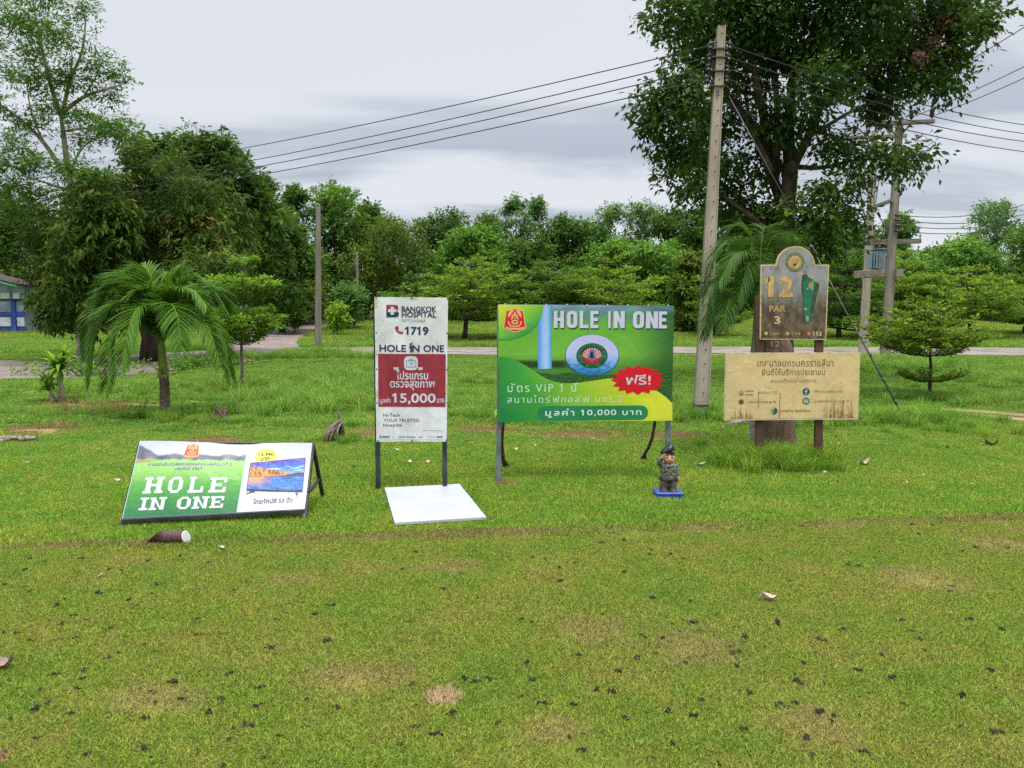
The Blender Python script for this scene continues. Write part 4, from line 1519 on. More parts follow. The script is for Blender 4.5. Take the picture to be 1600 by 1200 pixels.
def hmaroon(t, u, v, uv):
    n = NOISE(t, VMUL(t, uv, (4, 5, 1)), 1.5, 4.0, 0.6)
    c = MIX(t, SMOOTH(t, n, 0.35, 0.65), (0.30, 0.032, 0.050), (0.24, 0.024, 0.040))
    return MIX(t, SMOOTH(t, M(t, 'ABSOLUTE', M(t, 'SUBTRACT', v, 0.50)), 0.03, 0.0, 0, .35), c, (0.20, 0.02, 0.035))


a = hbox(88, 336, 409, 585)
grid_face(hb, a[0], a[1], a[2], a[3], .0015, 12, 16).build('red_field', uvmat('maroon_vinyl', hmaroon), ban)
text(hb, 'BANGKOK', hbox(201, 115, 364, 141), NAVY, ban, h=.003, bold=.022)
text(hb, 'HOSPITAL', hbox(201, 141, 364, 167), NAVY, ban, h=.003, bold=.022)
text(hb, 'RATCHASIMA', hbox(201, 174, 315, 188), pr('grey_print', (0.30, 0.32, 0.34)), ban, h=.003, bold=.004)
mb = MB()
B0 = hbox(131, 109, 188, 166)


def bq(x, y):
    return (B0[0] + (B0[2] - B0[0]) * x, B0[1] + (B0[3] - B0[1]) * y)


upper = [(0, 0), (.74, 0)] + [(.74 + .22 * math.cos(R(a_)), .24 + .24 * math.sin(R(a_))) for a_ in range(-80, 85, 15)] + [(.78, .48), (0, .48)]
lower = [(0, .48), (.80, .48)] + [(.74 + .26 * math.cos(R(a_)), .74 + .26 * math.sin(R(a_))) for a_ in range(-75, 85, 15)] + [(.74, 1), (0, 1)]
flat(mb, hb, [bq(*p) for p in upper], .003, 0)
flat(mb, hb, [bq(*p) for p in lower], .003, 1)
flat(mb, hb, [bq(*p) for p in rect(.14, .36, .80, .60)], .0038, 2)
flat(mb, hb, [bq(*p) for p in rect(.34, .16, .60, .80)], .0042, 2)
mb.build('logo', [MAROON, NAVY, VW], ban)
text(hb, '1719', hbox(217, 209, 327, 248), NAVY, ban, h=.003, bold=.030)
mb = MB()
HQ = [(172, 210), (181, 206), (188, 216), (184, 224), (190, 232), (197, 234), (204, 230), (208, 240), (198, 244), (185, 240), (174, 228), (169, 216)]
flat(mb, hb, [hq(*p) for p in HQ], .003)
mb.build('handset_mark', MAROON, ban)
text(hb, 'HOLE', hbox(95, 294, 222, 327), NAVY, ban, h=.003, bold=.022)
text(hb, 'N', hbox(251, 294, 285, 327), NAVY, ban, h=.003, bold=.022)
text(hb, 'ONE', hbox(303, 294, 401, 327), NAVY, ban, h=.003, bold=.022)
mb = MB()   # the I of IN is a little golfer
for poly in ([(240, 288), (246, 285), (249, 290), (246, 296), (241, 295)], [(238, 297), (249, 296), (250, 310), (240, 311)], [(241, 311), (246, 311), (243, 330), (238, 330)], [(245, 311), (250, 310), (251, 329), (247, 329)],
             [(241, 298), (234, 304), (236, 307), (243, 302)], [(246, 286), (252, 281), (254, 283), (248, 290)], [(234, 290), (252, 282), (252, 284), (235, 292)]):
    flat(mb, hb, [hq(*p) for p in poly], .003)
mb.build('golfer_mark', NAVY, ban)
shape('icon_tile', hb, [rrect(*hbox(212, 347, 277, 412), .06, .03)], .003, VW, ban)
mb = MB()
LN = pr('teal_line_print', (0.07, 0.16, 0.17))
for r_ in ((222, 367, 268, 369), (222, 396, 268, 398), (222, 369, 224, 396), (266, 369, 268, 396), (237, 361, 253, 363), (237, 363, 239, 367), (251, 363, 253, 367), (237, 380.5, 253, 382.5), (244, 374, 246, 380.5), (244, 382.5, 246, 389)):
    flat(mb, hb, rect(*hbox(*r_)), .0045)
mb.build('first_aid_icon', LN, ban)
TAPE = pr('tape', (0.55, 0.50, 0.38))
for bx4 in ((163, 398, 187, 412), (278, 398, 300, 411)):
    shape('tape_patch', hb, [rect(*hbox(*bx4))], .0045, TAPE, ban)
text(hb, 'โปรแกรม', hbox(176, 412, 326, 456), VW, ban, h=.003, bold=.015)
text(hb, 'ตรวจสุขภาพ', hbox(144, 462, 358, 507), VW, ban, h=.003, bold=.015)
text(hb, 'มูลค่า', hbox(95, 540, 144, 574), VW, ban, h=.003, bold=.012)
text(hb, '15,000', hbox(153, 521, 362, 573), VW, ban, h=.003, bold=.020)
text(hb, 'บาท', hbox(369, 545, 403, 566), VW, ban, h=.003, bold=.012)
text(hb, 'Hi-Tech', hbox(111, 616, 189, 632), NAVY, ban, h=.002, bold=.002)
text(hb, 'YOUR TRUSTED', hbox(113, 641, 283, 656), pr('plum_print', (0.16, 0.03, 0.055)), ban, h=.002, bold=.004)
text(hb, 'Hospital', hbox(111, 663, 200, 683), NAVY, ban, h=.002, bold=.002)
mb = MB()
rg_ = random.Random(3)
x = 124
for (x0, x1, yc, hh) in ((91, 101, 727, 10), (104, 143, 724, 4), (104, 140, 730, 3), (155, 160, 728, 5), (183, 215, 728, 4), (220, 265, 728, 4), (280, 300, 728, 4), (328, 362, 727, 2), (368, 398, 727, 7), (298, 398, 697, 1.2), (90, 400, 741, 1.0)):
    flat(mb, hb, rect(*hbox(x0, yc - hh / 2, x1, yc + hh / 2)), .002)
mb.build('small_print', pr('blue_grey_print', (0.16, 0.19, 0.30)), ban)
mb = MB()
for x_ in (83, 248, 415):
    for y_ in (78, 744):
        flat(mb, hb, ell(*hq(x_, y_), .012, .006, 10), .003)
for y_ in (238, 408, 566):
    for x_ in (82, 416):
        flat(mb, hb, ell(*hq(x_, y_), .010, .005, 10), .003)
mb.build('eyelets', STEEL, ban)
TAPE2 = pr('yellowed_tape', (0.56, 0.49, 0.30))
for bx4 in ((248, 74, 276, 84), (76, 84, 88, 122), (76, 505, 86, 540), (250, 738, 282, 748), (408, 480, 418, 520), (76, 318, 88, 345)):
    shape('tape_strip', hb, [rect(*hbox(*bx4))], .002, TAPE2, ban)

# ================================================================== green board
pg = G(779, 756)
dg_l, dg_r = pg.y, pg.y + 0.10
gs = thing('billboard', (P(915, 660, dg_l).x, pg.y, 0), 'wide green golf banner on two grey steel posts', 'sign')
gb = Board(P(778, 475.5, dg_l), P(1053, 477.5, dg_r), P(1050, 657.5, dg_r), P(779, 660, dg_l))
for (px, pt, pb, dd) in ((780.5, 478, 757, dg_l + .04), (1043.5, 480, 737, dg_r + .04)):
    a, b = P(px, pt, dd), P(px - (1.5 if px < 800 else -1.0), pb, dd)
    b.z = -.05
    m_ = MB()
    m_.bar(a, b, .045, .045, bev=.003)
    m_.build('post', GALV, gs)
m_ = MB()
for v_ in (.02, .5, .98):
    m_.bar(gb(.012, v_, -.04), gb(.965, v_, -.04), .03, .03)
m_.build('crossbars', GALV, gs)
gb.bend = lambda u, v: 0.005 * math.sin(u * 13 + v * 3) * math.sin(v * 7)


def gq(x, y):
    return ((x - 86 - 12 * (y - 85) / 915) / (1380 - 30 * (y - 85) / 915), (y - 84) / 914)


def gbox(x0, y0, x1, y1):
    a, b = gq(x0, y0), gq(x1, y1)
    return (a[0], a[1], b[0], b[1])


def gpoly(pts):
    return [gq(*p) for p in pts]


def sm(pts, n=6, closed=False):
    c = catmull([(p[0], p[1], 0) for p in pts], n)
    return [(p.x, p.y) for p in c]


def green_bg(t, u, v, uv):
    n = NOISE(t, VMUL(t, uv, (3, 9, 1)), 1.4, 3.0, 0.5)
    c = RAMP(t, v, [(0.0, (0.28, 0.38, 0.60)), (0.07, (0.10, 0.28, 0.10)), (0.2, (0.13, 0.40, 0.04)), (0.42, (0.16, 0.42, 0.045)), (0.53, (0.07, 0.24, 0.03)), (0.60, (0.05, 0.20, 0.02))])
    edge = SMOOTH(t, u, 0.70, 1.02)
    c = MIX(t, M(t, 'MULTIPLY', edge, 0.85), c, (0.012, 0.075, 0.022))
    top = M(t, 'MULTIPLY', SMOOTH(t, v, 0.17, 0.05), SMOOTH(t, n, 0.40, 0.62))
    c = MIX(t, M(t, 'MULTIPLY', top, 0.8), c, (0.10, 0.20, 0.26))
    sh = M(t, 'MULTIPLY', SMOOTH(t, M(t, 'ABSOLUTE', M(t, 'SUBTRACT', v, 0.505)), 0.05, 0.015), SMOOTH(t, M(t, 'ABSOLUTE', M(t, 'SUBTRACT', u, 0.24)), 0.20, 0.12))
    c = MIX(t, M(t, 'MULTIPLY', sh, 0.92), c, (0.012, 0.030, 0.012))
    seam = SMOOTH(t, M(t, 'ABSOLUTE', M(t, 'SUBTRACT', u, 0.505)), 0.012, 0.0, 0, 0.15)
    return MIX(t, seam, c, (0.03, 0.12, 0.02))


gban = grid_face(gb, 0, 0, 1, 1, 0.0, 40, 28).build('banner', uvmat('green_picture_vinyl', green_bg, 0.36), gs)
flagpole = uvmat('blue_white_print', lambda t, u, v, uv: RAMP(t, SMOOTH(t, u, .225, .305), [(0, (0.08, 0.30, 0.62)), (.25, (0.28, 0.45, 0.85)), (.6, (0.40, 0.50, 0.85)), (.85, (0.24, 0.47, 0.86)), (1.0, (0.05, 0.33, 0.55))]))
shape('flag_pole_print', gb, [gpoly([(398, 90), (504, 90), (506, 580), (398, 582)])], .002, flagpole, gban)
grs = uvmat('dark_turf_print', lambda t, u, v, uv: RAMP(t, NOISE(t, VMUL(t, uv, (90, 60, 1)), 1.0, 4.0, .7), [(.35, (0.006, 0.03, 0.008)), (.55, (0.03, 0.12, 0.025)), (.7, (0.10, 0.24, 0.06))]))
shape('turf_print', gb, [gpoly(sm([(380, 600), (520, 625), (640, 612), (800, 640), (1000, 620), (1200, 600), (1448, 600)]) + [(1448, 860), (1330, 780), (1200, 720), (1000, 670), (820, 690), (640, 700), (500, 680), (430, 640)])], .002, grs, gban)
corner = uvmat('yellow_green_print', lambda t, u, v, uv: RAMP(t, M(t, 'ADD', M(t, 'MULTIPLY', u, 1.5), M(t, 'MULTIPLY', v, 1.6)), [(0.05, (0.62, 0.62, 0.03)), (.35, (0.20, 0.50, 0.04)), (.62, (0.03, 0.30, 0.06)), (.8, (0.02, 0.24, 0.07))]))
shape('corner_print', gb, [gpoly([(88, 86), (440, 86)] + sm([(440, 86), (432, 150), (390, 240), (310, 310), (200, 350), (98, 358)]))], .003, corner, gban)
wave = uvmat('green_wave_print', lambda t, u, v, uv: RAMP(t, M(t, 'ADD', u, M(t, 'MULTIPLY', M(t, 'SUBTRACT', 1.0, v), 0.35)), [(0.05, (0.012, 0.20, 0.045)), (.28, (0.045, 0.32, 0.04)), (.55, (0.24, 0.47, 0.03)), (.85, (0.55, 0.62, 0.03)), (1.0, (0.62, 0.64, 0.04))]))
wv = sm([(97, 488), (170, 492), (260, 530), (360, 590), (450, 650), (560, 688), (680, 692), (820, 676), (960, 658), (1120, 668), (1280, 730), (1390, 800), (1450, 858)], 6)
shape('wave_print', gb, [gpoly(wv + [(1451, 996), (97, 998)])], .0035, wave, gban)
emblem(gb, gban, *gq(217, 205), .134, .206, .0045, [GOLDP, REDP, GOLDP])
SHD = pr('letter_shade_print', (0.015, 0.07, 0.02))
HIO = [('H', 520, 600), ('O', 622, 704), ('L', 722, 798), ('E', 806, 872), ('I', 930, 980), ('N', 988, 1076), ('O', 1142, 1228), ('N', 1245, 1338), ('E', 1346, 1412)]
cells = []
for ch, x0, x1 in HIO:
    a = gbox(x0, 130, x1, 263)
    cells.append((ch, a[0], a[1], a[2], a[3]))
letters(gb, block, cells, .0022, SHD, gban, du=.004, dv=.010)
letters(gb, block, cells, .0040, pr('lavender_print', (0.56, 0.55, 0.72)), gban)
# the ball
ballm = uvmat('ball_print', lambda t, u, v, uv: MIX(t, M(t, 'MULTIPLY', SMOOTH(t, v, .44, .54), SMOOTH(t, NOISE(t, VMUL(t, uv, (36, 34, 1)), 1.0, 2.0, .5), .48, .56, .0, .85)),
                                                   RAMP(t, v, [(.26, (0.52, 0.50, 0.78)), (.40, (0.46, 0.50, 0.80)), (.48, (0.25, 0.42, 0.80)), (.54, (0.06, 0.30, 0.66)), (.60, (0.012, 0.10, 0.24))]), (0.02, 0.16, 0.42)))
cu, cv = gq(820, 475)
shape('ball_edge_print', gb, [ell(cu, cv, .1545, .1785, 48)], .0040, pr('blue_shade_print', (0.02, 0.12, 0.22)), gban)
shape('ball_print', gb, [ell(cu, cv - .001, .151, .175, 48)], .0046, ballm, gban)
cu, cv = gq(819, 479)
rb = MB()
flat(rb, gb, ell(cu, cv, .0895, .108, 40), .0052, 0)
flat(rb, gb, ell(cu, cv, .084, .101, 40), .0058, 1)
flat(rb, gb, ell(cu, cv, .060, .073, 40), .0064, 0)
flat(rb, gb, ell(cu, cv, .056, .068, 40), .0070, 2)
for k in range(-5, 6):
    a_ = -90 + k * 17
    flat(rb, gb, [(cu, cv + .045)] + [(cu + .055 * math.cos(R(q_)), cv + .067 * math.sin(R(q_))) for q_ in (a_ - 4.5, a_ + 4.5)], .0074, 3)
flat(rb, gb, ell(cu, cv, .054, .066, 16, R(25), R(155)), .0078, 2)
flat(rb, gb, [(cu - .026, cv + .028), (cu - .020, cv - .01), (cu - .012, cv - .052), (cu, cv - .06), (cu + .014, cv - .048), (cu + .018, cv - .005), (cu + .026, cv + .026), (cu + .004, cv + .040), (cu, cv + .062), (cu - .005, cv + .04)], .0082, 4)
flat(rb, gb, [(cu - .012, cv + .020), (cu - .008, cv - .03), (cu + .002, cv - .04), (cu + .008, cv - .01), (cu + .010, cv + .018)], .0086, 0)
rb.build('ring_badge_print', [VB, pr('ring_green_print', (0.02, 0.22, 0.08)), REDP, VW, pr('violet_print', (0.20, 0.15, 0.34))], gban)
tb = MB()
arc_text(tb, gb, 'กองบัญชาการช่วยรบที่ 2', cu, cv, .072, .087, 190, 350, .020, .027, .0092)
arc_text(tb, gb, '2nd ARMY SUPPORT COMMAND', cu, cv, .072, .087, 168, 12, .016, .022, .0092, True)
tb.build('lettering', VB, gban)
# starburst, pill and words
cu, cv = gq(1180, 670)
st_ = []
for k in range(32):
    a_ = 2 * math.pi * k / 32 - math.pi / 2
    rr = (1.0, .80)[k % 2]
    st_.append((cu + .158 * rr * math.copysign(abs(math.cos(a_)) ** .92, math.cos(a_)), cv + .130 * rr * math.copysign(abs(math.sin(a_)) ** .92, math.sin(a_))))
shape('starburst_print', gb, [st_], .0050, pr('bright_red_print', (0.62, 0.006, 0.018)), gban)
text(gb, 'ฟรี!', gbox(1084, 625, 1280, 708), VW, gban, h=.0065, bold=.012)
text(gb, 'บัตร VIP 1 ปี', gbox(165, 690, 706, 762), PALEP, gban, h=.005, bold=.002, spacing=1.25)
text(gb, 'สนามไดร์ฟกอล์ฟ บชร.2', gbox(163, 786, 1056, 846), PALEP, gban, h=.005, bold=.002, spacing=1.25)
a = gbox(395, 872, 1258, 988)
shape('pill_print', gb, [rrect(*a, .042, .063, 8)], .0045, PILL, gban)
text(gb, 'มูลค่า 10,000 บาท', gbox(458, 893, 1206, 965), pr('pale_print', (0.62, 0.78, 0.70)), gban, h=.006, bold=.010, spacing=1.15)
m_ = MB()
for u_ in np.linspace(.04, .97, 9):
    m_.tube([gb(u_, 0.004, .002), gb(u_, -.004, -.01), gb(u_, -.004, -.03)], .004, 5)
m_.build('cable_ties', VW, gs)
lt = MB()
q0 = P(774.5, 648, dg_l + .01)
lt.ball(q0, (.011, .008, .035), 8, 6, jit=.2, seed=2)
lt.ball(q0 + Vector((.003, 0, .035)), (.008, .007, .018), 8, 6, jit=.2, seed=4)
o = lt.build('ribbon_knot', pm('lime_cloth', (0.30, 0.70, 0.03), 0.6), None, q0)
tag(o, 'tiny lime green ribbon tied on the left post of the green board', 'ribbon')

# driftwood props standing behind the green board
WOODM = pm('dark_bare_wood', (0.085, 0.050, 0.036), 0.85, 0.5, 14.0, bmp=0.6, bdist=.01)
for path, r0, r1, lab in (([(1000, 718), (1006, 712), (1017, 690), (1022, 668), (1025, 640), (1027, 600)], .020, .014, 'curved dark wooden prop under the right end of the green board'),
                          ([(789, 730), (786, 715), (784, 690), (786, 665), (787, 620)], .022, .014, 'straight dark wooden prop beside the left post of the green board')):
    dd = G(path[0][0], path[0][1]).y
    pts = catmull([P(x_, y_, dd - .10 * i) for i, (x_, y_) in enumerate(path)], 5)
    pts[0].z = -.03
    m_ = MB()
    m_.tube(pts, [r0 + (r1 - r0) * i / (len(pts) - 1) for i in range(len(pts))], 9, wob=.10)
    q = pts[0].copy()
    q.z = 0
    rt = thing('wooden_prop', q, lab, 'prop', 'wooden props behind the green board')
    m_.build('stick', WOODM, rt)
    m2 = MB()
    if r0 == .020:
        m2.tube([pts[2] + Vector((.06, .04, -.06)), pts[4] + Vector((.03, .02, 0)), pts[7]], [.013, .012, .008], 7, wob=.15)
        m2.tube([pts[1] + Vector((-.03, 0, .02)), pts[2], pts[3]], [.010, .014, .010], 7, wob=.15)
    else:
        m2.tube([Vector((pts[0].x + .03, pts[0].y, -.02)), pts[2] + Vector((.028, 0, 0)), pts[5] + Vector((.012, 0, 0))], [.022, .018, .008], 7, wob=.2)
    m2.build('stub', pm('grey_split_wood', (0.22, 0.13, 0.10), 0.9, .5, 20.0, bmp=.5), rt)

# ================================================================== A-frame board
fl, frr, br = G(187, 827), G(474, 815), G(505, 777)
tl_d = (fl.y + (br.y - frr.y) * .5) - .03
tr_d = frr.y + (br.y - frr.y) * .52
TLp, TRp = P(219, 690, tl_d), P(488, 693.5, tr_d)
af = thing('easel_board', ((fl.x + frr.x) / 2, (fl.y + frr.y) / 2, 0), 'low leaning prize banner with a television picture on a black steel frame', 'sign')


def along(a, b, k):
    return a + (b - a) * k


BL = along(fl, TLp, .115)
BR = along(frr, TRp, .155)
ab = Board(TLp, TRp, BR, BL)
bl_back = fl + (br - frr)
m_ = MB()
for nm, a, b in (('leg', fl, TLp), ('leg', frr, TRp), ('leg', bl_back, TLp), ('leg', br, TRp)):
    k = MB()
    a2 = a.copy()
    a2.z -= .03
    k.bar(a2 + Vector((0, .012, 0)), b + Vector((0, .015, -.004)), .030, .030, up=Vector((1, 0, 0)), bev=.003)
    k.build(nm, STEEL, af)
m_ = MB()
m_.bar(ab(0, 1.02, -.012), ab(1, 1.02, -.012), .030, .030, bev=.003)
m_.bar(ab(0, .012, -.020), ab(1, .012, -.020), .028, .028)
m_.bar(along(frr, TRp, .36) + Vector((.012, .01, 0)), along(br, TRp, .36), .022, .022)
m_.bar(along(fl, TLp, .36), along(bl_back, TLp, .36), .022, .022)
m_.build('frame', STEEL, af)
ab.bend = lambda u, v: 0.010 * math.sin(math.pi * v) * math.sin(u * 5) + (1 - v) ** 3 * 0.016 * math.sin(u * 7.5 + .6) + .006


def aq(x, y):
    """zoomed picture (1600x800 crop of 400x200 px) -> u, v on the leaning board"""
    t = 0.5
    for _ in range(5):
        l = 240 + (140 - 240) * t
        r = 1312 + (1257 - 1312) * t
        u = (x - l) / (r - l)
        top = 116 + (124 - 116) * u
        bot = 592 + (558 - 592) * u
        t = (y - top) / (bot - top)
    return (u, t)


def apoly(pts):
    return [aq(*p) for p in pts]


def golf(t, u, v, uv):
    n = NOISE(t, VMUL(t, uv, (16, 4, 1), (0.2, 0, 0)), 1.0, 4.0, .6)
    vv = M(t, 'ADD', v, M(t, 'MULTIPLY', M(t, 'SUBTRACT', n, .5), 0.10))
    sky_ = RAMP(t, v, [(0.0, (0.46, 0.48, 0.62)), (.18, (0.52, 0.54, 0.64))])
    trees = RAMP(t, n, [(.3, (0.07, 0.07, 0.10)), (.7, (0.20, 0.20, 0.24))])
    c = MIX(t, SMOOTH(t, M(t, 'ADD', vv, SMOOTH(t, u, .12, 0.0, 0, .13)), .165, .20), sky_, trees)
    n2 = NOISE(t, VMUL(t, uv, (50, 70, 1)), 1.0, 4.0, .65)
    gr = RAMP(t, v, [(.24, (0.34, 0.62, 0.20)), (.36, (0.30, 0.60, 0.14)), (.50, (0.20, 0.44, 0.09)), (.535, (0.16, 0.40, 0.08)), (.56, (0.10, 0.38, 0.05)), (.75, (0.045, 0.25, 0.04)), (1.0, (0.02, 0.15, 0.06))])
    gr = MIX(t, SMOOTH(t, n2, .40, .65, 0, .35), gr, (0.02, 0.12, 0.03))
    c = MIX(t, SMOOTH(t, M(t, 'ADD', vv, M(t, 'MULTIPLY', u, -0.02)), .235, .255), c, gr)
    red = M(t, 'MULTIPLY', SMOOTH(t, M(t, 'ABSOLUTE', M(t, 'SUBTRACT', v, .265)), .035, .015), SMOOTH(t, u, .16, .04))
    return MIX(t, M(t, 'MULTIPLY', red, .7), c, (0.36, 0.16, 0.09))


aban = grid_face(ab, 0, 0, 1, 1, 0.0, 40, 20).build('banner', pr('cool_white_print', (0.50, 0.51, 0.585)), af)
# the picture covers the left part; its right edge slants and its top fades into the sky
mbp = MB()
vs, uv, fs = [], [], []
NU, NV = 30, 20
for j in range(NV + 1):
    for i in range(NU + 1):
        v_ = .004 + .992 * j / NV
        ur = .617 + .035 * 0
        u_ = .004 + (ur - .004) * i / NU
        vs.append(ab(u_, v_, .0015))
        uv.append((u_, 1 - v_))
for j in range(NV):
    for i in range(NU):
        a_ = j * (NU + 1) + i
        fs.append((a_, a_ + 1, a_ + NU + 2, a_ + NU + 1))
mbp.add(vs, fs, 0, True, uv)
mbp.build('golf_picture', uvmat('golf_picture_print', golf), aban)
emblem(ab, aban, *aq(556, 181), .088, .215, .003, [GOLDP, pr('scarlet_print', (0.62, 0.05, 0.035)), GOLDP])


def abox(x0, y0, x1, y1):
    a_, b_ = aq((x0), y0), aq((x1), y1)
    c_ = aq(x0, y1)
    return (c_[0], a_[1], b_[0], b_[1])


for dx, dy, hh, mat_, bo in ((2.2, 2, .0022, VW, .035), (0, 0, .0032, NAVY, .004)):
    text(ab, 'การแข่งขันกอล์ฟการกุศลกองพลพัฒนาที่ 2', abox(290 - dx, 252 - dy, 798 + dx, 280 + dy), mat_, aban, h=hh, bold=bo)
    text(ab, 'ประจำปี 2567', abox(452 - dx, 281 - dy, 618 + dx, 303 + dy), mat_, aban, h=hh, bold=bo)
SL = []
for ch, x0, x1, y0, y1 in (('H', 268, 387, 345, 446), ('O', 415, 502, 345, 446), ('L', 538, 630, 345, 446), ('E', 663, 768, 350, 446),
                           ('I', 236, 302, 470, 546), ('N', 302, 402, 470, 546), ('O', 468, 550, 470, 545), ('N', 560, 660, 470, 543), ('E', 668, 750, 470, 541)):
    q0, q1 = aq(x0, (y0 + y1) / 2), aq(x1, (y0 + y1) / 2)
    SL.append((ch, q0[0], aq((x0 + x1) / 2, y0)[1], q1[0], aq((x0 + x1) / 2, y1)[1]))
letters(ab, slab, SL, .0035, VW, aban)
c0 = aq(1012, 207)
shape('price_disc_print', ab, [ell(c0[0], c0[1], .066, .105, 32)], .0030, YEL, aban)
text(ab, '12,990', abox(962, 190, 1062, 211), VB, aban, h=.0045, bold=.025)
text(ab, 'บาท', abox(980, 218, 1034, 241), VB, aban, h=.0060, bold=.02)
TVQ = [(920, 258), (1264, 226), (1240, 446), (893, 432)]
shape('television_print', ab, [apoly([(916, 255), (1267, 223), (1243, 449), (890, 436)])], .0042, VB, aban)


def tq(s_, t_):
    a_ = (TVQ[0][0] + (TVQ[1][0] - TVQ[0][0]) * s_, TVQ[0][1] + (TVQ[1][1] - TVQ[0][1]) * s_)
    b_ = (TVQ[3][0] + (TVQ[2][0] - TVQ[3][0]) * s_, TVQ[3][1] + (TVQ[2][1] - TVQ[3][1]) * s_)
    return aq(a_[0] + (b_[0] - a_[0]) * t_, a_[1] + (b_[1] - a_[1]) * t_)


def strip(name, f, top, bot, h, mat_, n=24):
    m__ = MB()
    vs_, uv_, fs_ = [], [], []
    for i in range(n + 1):
        s_ = i / n
        for k_ in range(5):
            t_ = top(s_) + (bot(s_) - top(s_)) * k_ / 4
            u_, v_ = tq(s_, t_)
            vs_.append(ab(u_, v_, h))
            uv_.append((s_, 1 - t_))
    for i in range(n):
        for k_ in range(4):
            a_ = i * 5 + k_
            fs_.append((a_, a_ + 1, a_ + 6, a_ + 5))
    m__.add(vs_, fs_, 0, True, uv_)
    return m__.build(name, mat_, aban)


rg_ = random.Random(8)
jag = [rg_.uniform(-.07, .07) for _ in range(40)]
strip('sky_print', 0, lambda s_: 0, lambda s_: .52, .0048, uvmat('tv_sky_print', lambda t, u, v, uv: MIX(t, M(t, 'MULTIPLY', SMOOTH(t, NOISE(t, VMUL(t, uv, (2, 12, 1)), 1.3, 2, .5), .52, .6), SMOOTH(t, v, .1, .35)), RAMP(t, v, [(0, (0.11, 0.05, 0.38)), (.2, (0.05, 0.14, 0.60)), (.5, (0.10, 0.42, 0.80))]), (0.45, 0.66, 0.88))))
strip('lake_print', 0, lambda s_: .52, lambda s_: .965, .0048, uvmat('tv_lake_print', lambda t, u, v, uv: MIX(t, M(t, 'MULTIPLY', SMOOTH(t, M(t, 'ADD', u, M(t, 'MULTIPLY', NOISE(t, VMUL(t, uv, (3, 20, 1)), 1.2, 3, .6), .5)), .72, .40), SMOOTH(t, v, .98, .5)), RAMP(t, NOISE(t, VMUL(t, uv, (4, 30, 1)), 1.2, 3, .6), [(.35, (0.015, 0.05, 0.25)), (.65, (0.06, 0.25, 0.62))]), (0.62, 0.30, 0.10))))
strip('cliff_print', 0, lambda s_: min(.50, .12 + .40 * s_ + jag[int(s_ * 24)] * (1 - s_ * .8)), lambda s_: .52, .0056, uvmat('tv_cliff_print', lambda t, u, v, uv: RAMP(t, NOISE(t, VMUL(t, uv, (22, 4, 1)), 1.0, 4, .7), [(.35, (0.12, 0.045, 0.03)), (.5, (0.45, 0.20, 0.06)), (.68, (0.72, 0.42, 0.16))])))
strip('hill_print', 0, lambda s_: .52 - .10 * max(0, math.sin(max(0, (s_ - .62)) / .38 * math.pi * .62)), lambda s_: .525, .0060, pr('plum_hill_print', (0.10, 0.035, 0.075)))
m_ = MB()
for poly in ([(890, 452), (935, 438), (940, 442), (893, 457)], [(915, 436), (945, 444), (942, 448), (912, 440)], [(1203, 448), (1209, 448), (1210, 476), (1204, 476)], [(1196, 452), (1217, 460), (1217, 464), (1196, 456)]):
    flat(m_, ab, apoly(poly), .0048)
m_.build('stand_feet_print', VB, aban)
text(ab, 'โทรทัศน์สี 53 นิ้ว', abox(932, 488, 1178, 514), VB, aban, h=.003, bold=.012)

# white panel lying in the grass
wp = [G(601, 769), G(718, 763), G(760, 816), G(617, 825)]
m_ = MB()
m_.prism([(p.x, p.y) for p in wp], lambda u, v, h: (u, v, h), .022, .042)
cw = sum(wp, Vector()) / 4
pn = m_.build('white_panel', pm('white_laminate', (0.45, 0.465, 0.52), 0.38, 0.10, 2.2, spec=.5), None, cw)
tag(pn, 'blank white board lying flat on the grass before the hospital banner', 'board')
FREE_ = None

# log-shaped tee marker
la, lb = G(238, 851), G(296, 850)
lr = .045
dlog = la.y + .02
a, b = P(258, 841, dlog), P(291, 840, dlog)
xl, xr = P(233, 850, dlog).x, P(303, 850, dlog).x
log = thing('tee_marker', ((xl + xr) / 2, dlog, 0), 'short dark brown log lying on the lawn with a white slanted end', 'tee marker')
m_ = MB()
NS = 28
vs, fs = [], []
for j, sh in enumerate((xl - .022, (xl * .66 + xr * .34), (xl * .33 + xr * .67), xr - .025)):
    sl = (0.105, .105 * .4, .01, -.022)[j]
    for k in range(NS):
        a_ = 2 * math.pi * k / NS
        zz, yy = lr * math.sin(a_), lr * math.cos(a_)
        vs.append((sh + (zz + lr) / (2 * lr) * sl - (.02 if j == 3 else 0) + (.5 - (yy + lr) / (2 * lr)) * (.018 if j == 3 else .0) * -1, dlog + yy, zz + lr + .004))
for j in range(3):
    for k in range(NS):
        fs.append((j * NS + k, j * NS + (k + 1) % NS, (j + 1) * NS + (k + 1) % NS, (j + 1) * NS + k))
fs.append(tuple(range(NS)))
m_.add(vs, fs, 0, True)


def log_mat():
    m, t, b, _ = newmat('moulded_bark')
    co = VMUL(t, N(t, 'ShaderNodeTexCoord').outputs['Object'], (1, 1, 1))
    w = N(t, 'ShaderNodeTexBrick')
    t.links.new(co, w.inputs[0])
    w.inputs['Scale'].default_value = 60.0
    w.inputs['Color1'].default_value = (0.060, 0.026, 0.024, 1)
    w.inputs['Color2'].default_value = (0.088, 0.040, 0.034, 1)
    w.inputs['Mortar'].default_value = (0.020, 0.010, 0.010, 1)
    n = NOISE(t, co, 40, 4, .6)
    t.links.new(MIX(t, SMOOTH(t, n, .35, .7, 0, .5), w.outputs[0], (0.12, 0.06, 0.05)), b.inputs['Base Color'])
    b.inputs['Roughness'].default_value = .7
    bump(t, b, n, .6, .006)
    return m


